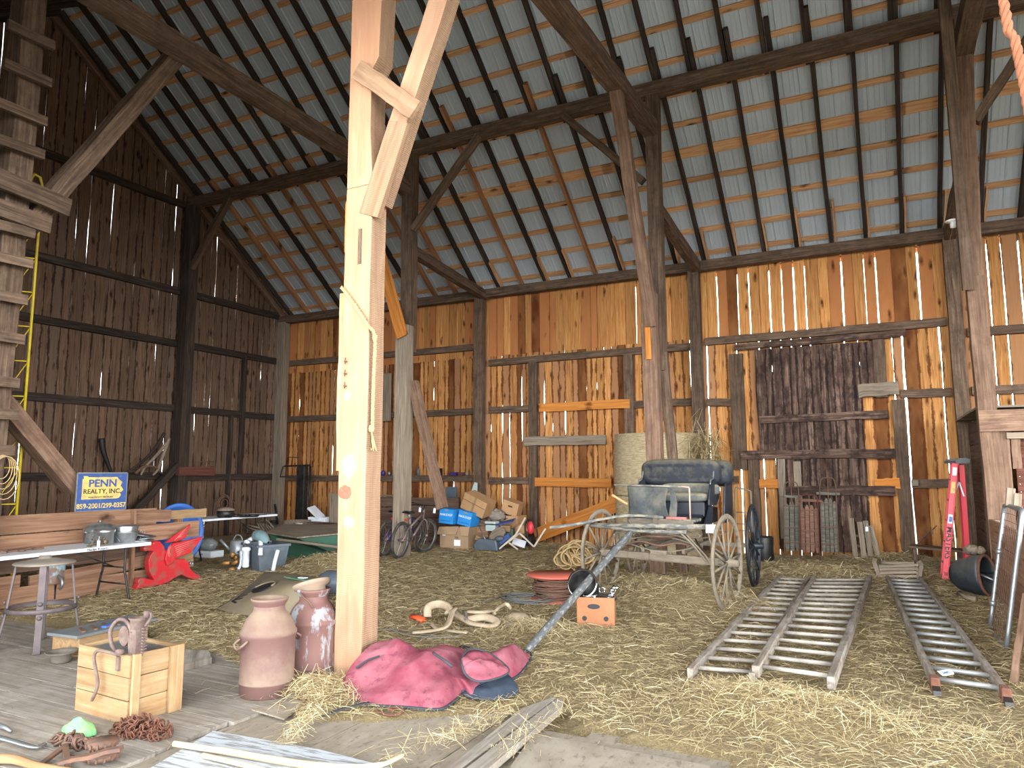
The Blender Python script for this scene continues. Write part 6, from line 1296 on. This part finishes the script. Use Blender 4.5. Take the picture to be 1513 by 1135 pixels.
item('carton','small open beige carton between the tan box and the clutter','box',lambda q:q.box(AYc(709,795,12.9),(.16,.12,.1),R=rot3(.3,.5,.3)),m['crate'])
item('magazine_stack','blue and white magazines slipping down the clutter heap','magazines',lambda q:[q.box(Vector(AYc(745,795,12.8))+Vector((.02*k,-.02*k,-.02*k)),(.26,.03,.05),R=rot3(0,-.6,.1)) for k in range(3)],m['sblue'])
item('white_sheet','white paper sheet under the folding frame','paper',lambda q:q.box(AYc(767,802,12.9),(.26,.2,.01),R=rot3(.6,.3,.4)),m['tagw'])
item('green_crate','dark green crate corner in the middle of the clutter heap','crate',lambda q:q.box(AYc(752,788,13.2),(.2,.2,.18),rz=.3),plain('dark_green',srgb(44,74,58),.6))
item('brown_cushion','brown cushion at the back right of the clutter heap','cushion',lambda q:lump(q,AYc(768,782,13.6),.16,.1,.11,.3,5),m['card'])
item('storage_basket','woven pale box at the left foot of the clutter heap','basket',lambda q:q.box(AYc(716,788,13.3),(.3,.25,.3)),m['fence'])
item('yellow_strap','yellow plastic strap lying in front of the clutter heap','strap',lambda q:q.tube(spline([AYc(700,813,12.6)[:2]+(.02,),AYc(722,812,12.5)[:2]+(.02,),AYc(738,810,12.45)[:2]+(.02,),AYc(745,806,12.5)[:2]+(.04,)],4),.014,6,flat=.4),m['yellow'])
item('metal_rod','thin metal rod leaning on the clutter heap','rod',lambda q:q.tube([AYc(708,778,12.9),AYc(717,797,12.7)],.01,6),m['steel'])
m['framew']=plain('dusty_white_tube',srgb(188,176,158),.6,c2=srgb(154,142,126),sc=6)
ff_=thing('folding_chair','pale folding chair frame collapsed in front of the clutter heap','chair frame',AYc(765,812,12.6))
for a,b in (((738,811),(762,790)),((762,790),(776,765)),((768,788),(789,808)),((744,806),(768,788)),((789,808),(806,781)),((752,802),(765,812))):
    q=MB(); q.beam(AYc(*a,12.6),AYc(*b,12.7),.04,.03); q.build('frame_bar',m['framew'],ff_,world=True)
vc=thing('red_vacuum','red upright cleaner with a black hose beside the clutter heap','vacuum',AYc(784,800,13.2))
q=MB(); lump(q,AYc(784,780,13.2),.07,.07,.13,.1,2); q.build('motor_body',m['ladred'],vc,world=True); q=MB(); q.tube(spline([AYc(777,795,13.2),AYc(776,775,13.2),AYc(782,768,13.2),AYc(790,775,13.2),AYc(794,792,13.2),AYc(788,797,13.2)],5),.018,7); q.build('hose',m['black'],vc,world=True); q=MB(); q.box(AYc(781,800,13.25),(.2,.2,.16)); q.build('base',m['black'],vc,world=True)
# on the wall rails left of the wall post
for (x,y,w_,h,mt,nm,lb,cat) in ((566,697,.10,.13,'bikepurple','paint_tin','purple tin standing on the wall rail beside the foreground post','tin'),(575,700,.07,.10,'steel','tin_can','small grey tin next to the purple one on the wall rail','tin'),(589,701,.13,.08,'white','jar','pale jar lying on the wall rail left of the bicycle post','jar'),
    (618,696,.07,.17,'greybin','lantern','glass lantern standing on the wall rail right of the bicycle post','lantern'),(648,697,.17,.17,'black','clock_case','dark square case on the wall rail beside the leaning brace','case'),(671,702,.16,.07,'bikepurple','small_box','low purplish box on the wall rail','box'),(682,702,.14,.07,'redwood','small_box','low reddish box on the wall rail beside the purplish one','box'),(690,701,.08,.09,'fur','wool_ball','grey woolly ball at the right end of the wall rail','ball')):
    p=AY(x,y,14.62); z_=1.48; q=MB()
    if nm in ('paint_tin','tin_can','lantern'): 
        q.lathe([(0,0),(w_/2,0),(w_/2,h*.75),(w_*.35,h*.85),(w_*.2,h),(0,h)],(p.x,14.62,z_),16)
        if nm=='lantern': q.tube(spline([(p.x-w_/2,14.62,z_+.1),(p.x-w_*.4,14.62,z_+h+.05),(p.x+w_*.4,14.62,z_+h+.05),(p.x+w_/2,14.62,z_+.1)],4),.005,5)
    elif nm in('jar','wool_ball'): lump(q,(p.x,14.62,z_+h/2),w_/2,w_/2,h/2,.2,5,z_)
    elif nm=='clock_case': q.box((p.x,14.62,z_+h/2),(w_,.08,h)); q.lathe([(0,0),(w_*.36,0),(w_*.38,.02),(0,.02)],(p.x,14.58,z_+h/2),16,R=rot3(PI/2,0,0))
    else: q.box((p.x,14.62,z_+h/2),(w_,.1,h)); q.box((p.x,14.62,z_+h),(w_*1.04,.104,.012))
    tag(q.build(nm,m[mt],world=True),lb,cat)
a_=AY(565,553,14.6);b_=AY(577,622,14.6); q=MB().rnd(); q.box(((a_.x+b_.x)/2,14.56,(a_.z+b_.z)/2),(.34,.02,1.2)); tag(q.build('wall_panel',m['grey'],world=True),'plain grey board hung on the back wall beside the foreground post','board')
q=MB().rnd(); q.box((-9.0,14.5,1.05),(.3,.03,.34)); q.box((-9.05,14.48,1.05),(.02,.02,.3)); tag(q.build('picture_board',m['greybin'],world=True),'dark square board propped behind the dark partition','board')
q=MB(); c_=AY(700,727,14.3); q.prism([(-.14,-.2),(.08,-.2),(.1,.2),(.02,.22)],.02,tuple(c_),(1,0,0),(0,0,1)); tag(q.build('window_pane',m['lid'],world=True),'triangular grey glass piece leaning on the wall post behind the boxes','glass')
# tote and plumbing
tt=thing('plastic_tote','slate blue plastic storage tote full of plumbing parts','tote',(-8.98,8.72,0)); ax1=Vector((.92,-.38,0)); ay1=Vector((.38,.92,0))
q=MB().rnd(); cc=Vector((-8.98,8.78,0)); M3=Matrix((ax1,ay1,Vector((0,0,1)))).transposed()
def tw(a,b,z): return cc+M3@Vector((a,b,z))
vs=[tw(s*(.29 if z==0 else .34),t_*(.2 if z==0 else .25),z) for z in (0,.42) for s,t_ in ((-1,-1),(1,-1),(1,1),(-1,1))]
q.add(vs,[(3,2,1,0)]+[(i,(i+1)%4,4+(i+1)%4,4+i) for i in range(4)]); q.build('tub',m['greybin'],tt,world=True,solid=.008)
q=MB(); R4=[tw(s*.35,t_*.26,.42) for s,t_ in ((-1,-1),(1,-1),(1,1),(-1,1))]
for i in range(4): q.beam(R4[i],R4[(i+1)%4],.04,.035)
q.build('rim',m['greybin'],tt,world=True)
q=MB(); q.box(tw(0,0,.33),(.5,.34,.1),rz=math.atan2(ax1.y,ax1.x)); q.build('contents',m['black'],tt,world=True)
fc=thing('water_filter','white filter canister with elbow pipes hanging on the tote front','filter',tuple(tw(.08,-.33,.0)))
q=MB(); q.lathe([(0,.08),(.045,.085),(.055,.1),(.055,.34),(.07,.345),(.07,.38),(.05,.4),(0,.4)],tw(.06,-.34,0),20); q.build('canister',m['white_pl'],fc,world=True)
q=MB(); q.tube(spline([tw(-.02,-.33,.18),tw(-.08,-.34,.18),tw(-.1,-.35,.24),tw(-.09,-.35,.3),tw(-.14,-.35,.31)],4),.026,8); q.tube(spline([tw(-.1,-.35,.22),tw(-.1,-.36,.1),tw(-.13,-.38,.05)],4),.024,8); q.build('elbow_pipe',m['white_pl'],fc,world=True)
gb_=MB(); 
def wb_(u,v):
    a=u*2*PI; t=v; r=.13*math.sin(PI*min(max(t,.02),.98))**.55*(1-.15*t); c=tw(-.3+.66*t,-.1,.54-.07*t*t+.03*math.sin(t*3)); return c+Vector((0,math.cos(a)*r,math.sin(a)*r*.8))
gb_.grid(20,16,wb_); tag(gb_.build('plastic_sack',plain('aqua_film',srgb(128,156,160),.25,c2=srgb(92,116,122),sc=6,bump=.3),world=True),'shiny blue-grey plastic bag lying over the slate tote','bag')
for k,(pts,r,lb) in enumerate((([(-.2,-.15,.5),(-.26,-.2,.46),(-.16,-.24,.44)],.035,'short white pipe elbow on the left rim of the slate tote'),([(.16,-.15,.5),(.3,-.2,.42),(.42,-.25,.3)],.035,'white pipe slanting down over the front of the slate tote'),([(.5,-.0,.36),(.54,-.06,.2),(.58,-.1,.06)],.03,'white pipe leaning against the green sledge box by the tote'))):
    q=MB(); q.tube(spline([tw(*p) for p in pts],4),r,10); 
    if k==0: q.lathe([(.02,-.05),(.05,-.05),(.05,.01),(.02,.01)],tw(-.17,-.26,.44),12,R=rot3(PI/2,0,0))
    tag(q.build('plastic_pipe',m['white_pl'],world=True),lb,'pipe')
vl=thing('valve_cluster','heap of brass and black pump valves on the straw before the tote','valves',tuple(G(362,838)))
m['brass']=plain('brass_orange',srgb(188,134,78),.5,.4,c2=srgb(120,90,60),sc=14)
for (x,y,mt,n) in ((343,840,'brass',4),(352,838,'steel',4),(363,835,'black_steel',9),(376,834,'brass',7)):
    q=MB().rnd(); c=G(x,y+4)
    for k in range(n): a_=c+Vector((U(-.1,.1),U(-.09,.09),.02+U(0,.2))); q.tube([a_,a_+Vector((U(-.12,.12),U(-.08,.08),U(-.01,.1)))],U(.015,.032),7)
    q.lathe([(0,0),(.05,0),(.055,.03),(.03,.05),(0,.05)],c+Vector((0,0,.01)),12); q.build('valve_body',m[mt],vl,world=True)
# watering can
p=G(350,819); wc=thing('watering_can','galvanised watering can with a long spout under the far table','watering can',(p.x,p.y,0),math.radians(25)); 
m['galv']=plain('bright_galvanised',srgb(176,182,186),.4,.4,c2=srgb(136,142,146),sc=6)
q=MB(); q.lathe([(0,0),(.135,0),(.14,.02),(.13,.25),(.1,.27),(0,.27)],seg=24); q.build('can_body',m['galv'],wc); q=MB(); q.tube([(-.12,0,.06),(-.26,0,.2),(-.34,0,.27)],[.03,.025,.035],10); q.build('spout',m['galv'],wc)
q=MB(); q.tube(spline([(-.08,0,.27),(-.03,0,.36),(.06,0,.35),(.1,0,.27)],5),.01,6); q.tube(spline([(.13,0,.23),(.2,0,.2),(.2,0,.1),(.14,0,.06)],5),.01,6); q.build('handle',m['galv'],wc)
q=MB(); q.lathe([(0,0),(.035,0),(.035,.1),(.015,.14),(.015,.17),(0,.17)],(p.x+.22,p.y+.12,0),12); tag(q.build('small_bottle',m['tagw'],world=True),'small pale bottle standing right of the watering can','bottle')
p=G(309,823); jb=thing('shallow_carton','low white carton on the straw with blue print, under a glass dome','carton',(p.x,p.y,0)); q=MB(); q.box((0,0,.06),(.42,.3,.12)); q.build('carton_body',m['tagw'],jb); letters('Gold',.05,(p.x-.05,p.y-.153,.06),(1,0,0),(0,0,1),m['blue'],jb)
q=MB(); lump(q,(p.x-.03,p.y,.22),.18,.14,.12,.15,4,.13); tag(q.build('glass_bowl',plain('dusty_glass',srgb(112,118,116),.15,c2=srgb(160,166,164),sc=5),world=True),'dusty glass bowl resting in the low white carton','bowl')
# far corner clutter
q=MB().rnd(); c_=Vector((-11.7,12.35,0)); q.lathe([(0,0),(.27,0),(.29,.1),(.31,.3),(.3,.5),(.285,.5),(.27,.1),(0,.08)],c_,28); o=q.build('slatted_barrel',m['grey'],loc=tuple(c_),world=True); tag(o,'pale wooden bushel barrel near the far left corner','barrel')
for k,r in ((0,.302),(1,.313)): q=MB(); q.lathe([(r-.004,.12+.25*k),(r+.004,.12+.25*k),(r+.004,.15+.25*k),(r-.004,.15+.25*k)],(0,0,0),28); q.build('hoop',m['beam'],o)
rp=thing('rattan_paddle','slatted wooden paddle leaning on the barrel','paddle',AYc(392,780,11.3))
for k in range(5):
    q=MB().rnd(); q.tube(spline([AYc(381+k*2,772,11.0),AYc(384+k*4,780,11.0),AYc(392+k*3.2,789,11.0)],3),.018,5,flat=.5); q.build('slat',m['grey'],rp,world=True)
q=MB().rnd(); q.tube(spline([AYc(381,772,11.0),AYc(392,768,11.0),AYc(404,780,11.0),AYc(405,788,11.0),AYc(393,789,11.0)],4),.015,5); q.build('hoop_rim',m['grey'],rp,world=True)
for k in range(4): q=MB().rnd(); q.tube([AYc(358,774+k*3,10.9),AYc(384,780+k*5,10.9)],.014,5); tag(q.build('garden_stake',m['grey'],world=True),'grey stick in the bundle under the far folding table','stick','bundle of grey sticks under the far table')
sc2=thing('platform_scale','tall black iron platform scale in the far left corner','scale',(-13.0,13.85,0))
q=MB(); q.box((-13.0,13.85,.95),(.26,.16,1.6)); q.build('column',m['black_steel'],sc2,world=True,bevel=.02); q=MB(); q.box((-13.0,13.7,.08),(.6,.7,.16)); q.build('platform',m['black_steel'],sc2,world=True,bevel=.02)
q=MB(); q.beam((-13.55,13.8,1.72),(-12.72,13.8,1.74),.05,.04); q.tube([(-12.74,13.85,1.72),(-12.74,13.85,.3)],.03,6); q.tube([(-13.6,13.8,1.72),(-13.7,13.8,1.45),(-13.2,13.8,1.45)],.02,5); q.tube([(-13.5,13.8,1.76),(-13.45,13.8,1.95),(-13.1,13.8,1.93)],.012,5); q.build('weighing_beam',m['black_steel'],sc2,world=True)
q=MB().rnd(); q.tube([AYc(406,745,14.2),AYc(410,775,14.2)],.03,5); q.lathe([(0,0),(.12,0),(.1,.05),(0,.06)],AYc(405,772,14.2),12); wtag_=q.build('hanging_tool',m['black_steel'],world=True); tag(wtag_,'dark hand tool hanging beside the corner post','tool')
item('white_basin','white enamel basin near the far corner','basin',lambda q:q.lathe([(0,.0),(.16,0),(.2,.05),(.28,.2),(.3,.22),(.27,.21),(0,.18)],(AY(455,790,12.2).x,12.2,AY(455,787,12.2).z),24),m['white'])
item('plank_board','short dark board resting on the basin','board',lambda q:q.box(AYc(474,779,12.1),(.8,.35,.16)),m['fence2'])
item('slab','thin grey slab lying over the basin','slab',lambda q:q.box(AYc(468,773,12.3),(.85,.3,.03)),m['grey'])
item('white_carton','white cardboard carton behind the dark board in the far corner','box',lambda q:q.box((AY(474,766,13.0).x,13.0,.27),(.5,.3,.54)),m['tagw'])
item('white_tray','white tray tilted up on the white carton','tray',lambda q:q.box(AYc(467,757,12.9),(.36,.25,.04),R=rot3(.2,.7,.2)),m['white_pl'])
item('insulation_sheet','tall grey sheet leaning behind the foreground post','sheet',lambda q:q.box(AYc(500,757,12.9),(.5,.04,.85)),m['grey'])
gs_=thing('green_sledge','long green wooden sledge box with a dusty top behind the tote','sledge box',(-9.6,10.4,0))
m['grn']=plain('green_paint',srgb(40,86,66),.6,c2=srgb(60,74,58),sc=4,amt=.7); E0=Vector((-10.25,10.3,0));E1=Vector((-8.75,11.1,0)); E2=Vector((-11.0,11.8,0)); 
q=MB().rnd(); q.add([E0+Vector((.25,-.1,.0)),Vector((-8.8,10.6,0)),Vector((-8.75,10.6,.45)),Vector((-9.6,10.2,.36)),E0+Vector((-.3,.1,.40)),  E0+Vector((-.2,.9,0)),Vector((-9.2,11.6,0)),Vector((-9.15,11.6,.55)),Vector((-9.9,11.3,.5)),E0+Vector((-.7,.9,.5))],
 [(0,1,2,3,4),(9,8,7,6,5),(0,4,9,5),(1,6,7,2),(0,5,6,1)]); q.build('side_boards',m['grn'],gs_,world=True,solid=.02)
q=MB().rnd(); q.add([Vector((-8.72,10.55,.47)),Vector((-9.6,10.15,.38)),E0+Vector((-.35,.05,.42)),E0+Vector((-.75,.95,.5)),Vector((-9.9,11.35,.52)),Vector((-9.1,11.65,.57))],[(0,1,2,3,4,5)]); q.build('dusty_deck',m['grey'],gs_,world=True,solid=.025)
q=MB().rnd(); q.beam(Vector((-9.9,9.95,.36)),Vector((-8.4,10.2,.24)),.05,.04); q.build('draw_rail',m['grey'],gs_,world=True)
item('brown_log','two stacked dark wooden blocks beside the green sledge box','wood block',lambda q:(q.box((-7.95,9.6,.12),(.6,.3,.11),rz=.3),q.box((-7.95,9.65,.235),(.56,.26,.11),rz=.25)),m['fence2'],bevel=.02)
# beige engine hood
m['beige']=plain('dusty_beige_paint',srgb(118,106,84),.7,c2=srgb(100,90,72),sc=3,amt=.6); 
n=NT('beige_hood'); q_=n.noise(n.coords(1,1,1),3,5); sp_=n.n('ShaderNodeSeparateXYZ'); n.l(n.gc,sp_.inputs[0])
hd=thing('machine_hood','beige dusty metal machine hood with a row of slots and green paint','hood',(-6.4,6.9,0))
HL=[G(320,900,.02),G(352,908,.02),G(410,913,.04),G(462,905,.03)]; HM=[G(345,884,.12),G(385,880,.22),G(430,875,.28),G(476,880,.22)]; HU=[G(373,862,.2),G(402,860,.3),G(440,860,.36),G(476,862,.3)]; HT=[G(391,846,.22),G(415,847,.3),G(445,851,.34),G(475,855,.3)]
rows=[spline(r_,8) for r_ in (HL,HM,HU,HT)]; cols=[spline([rows[j][i] for j in range(4)],6) for i in range(len(rows[0]))]
q=MB().rnd(); NI=len(cols)-1; NJ=len(cols[0])-1
q.grid(NI,NJ,lambda u,v:cols[int(round(u*NI))][int(round(v*NJ))]); q.build('shell',m['beige'],hd,world=True,solid=.012)
def hs_(u,v): 
    i=min(int(u*NI),NI-1);j=min(int(v*NJ),NJ-1); p=cols[i][j]; nn=(cols[i+1][j]-p).cross(cols[i][j+1]-p).normalized(); nn=nn if nn.z>0 else -nn; return p,nn,(cols[i+1][j]-p).normalized(),(cols[i][j+1]-p).normalized()
for k in range(8):
    p,nn,a,b=hs_(.16,(4.5+k)/18); q=MB(); q.prism([(-.011,-.085),(.011,-.085),(.011,.085),(-.011,.085)],.006,tuple(p+nn*.009),tuple(b),tuple(nn.cross(b))); q.build('vent_slot',m['black'],hd,world=True)
p,nn,a,b=hs_(.3,.55); q=MB(); q.prism(ell(0,0,.19,.12,18),.01,tuple(p+nn*.012),tuple(a),tuple(nn.cross(a))); q.build('scoop_hole',m['black'],hd,world=True); q=MB(); q.tube([p+nn*.02+a*.19*math.cos(t)+nn.cross(a)*.125*math.sin(t) for t in [k*PI/9 for k in range(10)]],.012,6); q.build('scoop_lip',m['beige'],hd,world=True)
p,nn,a,b=hs_(.72,.8); q=MB().rnd(); q.prism([(.2*math.cos(t)*U(.6,1.2),.17*math.sin(t)*U(.5,1.3)) for t in [k*2*PI/16 for k in range(16)]],.004,tuple(p+nn*.009),tuple(a),tuple(nn.cross(a))); q.build('paint_splash',plain('teal_spray',srgb(54,122,92),.6,c2=srgb(120,126,100),sc=12),hd,world=True)
q=MB(); q.box(p+nn*.02,(.1,.06,.006)); q.build('price_tag',m['tagw'],hd,world=True)
hl=thing('black_fender','dusty black rounded fender lying behind the beige hood','fender',tuple(G(486,888))); c_=G(484,880); q=MB().rnd(); lump(q,(c_.x,c_.y+.1,.15),.24,.2,.16,.1,3); q.build('fender_shell',m['greybin'],hl,world=True); q=MB(); q.prism([(0,0),(.12,-.1),(.2,-.02),(.06,.08)],.02,tuple(c_+Vector((-.1,-.12,.13))),(1,0,0),(0,.3,1)); q.build('dark_flap',m['black'],hl,world=True)
# ---------------------------------------------------------------- light and camera
w=bpy.data.worlds.new('sky'); SC.world=w; w.use_nodes=True; nt=w.node_tree; nt.nodes.clear()
bg=nt.nodes.new('ShaderNodeBackground'); wo=nt.nodes.new('ShaderNodeOutputWorld'); bg.inputs[0].default_value=(.93,.97,1.0,1); bg.inputs[1].default_value=1.0
tc=nt.nodes.new('ShaderNodeTexCoord'); sz=nt.nodes.new('ShaderNodeSeparateXYZ'); rp=nt.nodes.new('ShaderNodeValToRGB')
nt.links.new(tc.outputs['Generated'],sz.inputs[0]); nt.links.new(sz.outputs[2],rp.inputs[0])
e=rp.color_ramp.elements; e[0].position=.0; e[0].color=(1,1,1,1); e[1].position=.75; e[1].color=(.16,.18,.21,1)
for pp,cc in ((.12,(.95,.97,1,1)),(.3,(.5,.53,.57,1)),(.5,(.24,.26,.3,1))):
    q=e.new(pp); q.color=cc
mu=nt.nodes.new('ShaderNodeMath'); mu.operation='MULTIPLY'; mu.inputs[1].default_value=16.0; nt.links.new(rp.outputs[0],mu.inputs[0]); nt.links.new(mu.outputs[0],bg.inputs[1])
nt.links.new(bg.outputs[0],wo.inputs[0])
L=bpy.data.lights.new('doorway_portal','AREA'); L.shape='RECTANGLE'; L.size=FX1-FX0; L.size_y=FZ+.1; L.cycles.is_portal=True
lo=bpy.data.objects.new('doorway_portal',L); COL.objects.link(lo); lo.location=((FX0+FX1)/2,YE-.25,FZ/2); lo.rotation_euler=(math.radians(90),0,0)
L2=L.copy(); L2.size=8.4; L2.size_y=4.6; lo2=bpy.data.objects.new('side_portal',L2); COL.objects.link(lo2); lo2.location=(XR+.4,5.6,2.3); lo2.rotation_euler=(math.radians(90),0,math.radians(90))
cam=bpy.data.cameras.new('camera'); co=bpy.data.objects.new('camera',cam); COL.objects.link(co)
cam.sensor_width=36; cam.sensor_fit='HORIZONTAL'; cam.lens=CAM_F/1513*36; cam.clip_start=.05; cam.clip_end=200
Mx=Matrix((CR,CU,-CF)).transposed().to_4x4(); Mx.translation=Vector((0,0,CAM_H)); co.matrix_world=Mx
SC.camera=co
SC.view_settings.view_transform='Standard'; SC.view_settings.look='None'; SC.view_settings.exposure=.42; SC.view_settings.gamma=1; SC.view_settings.use_curve_mapping=False
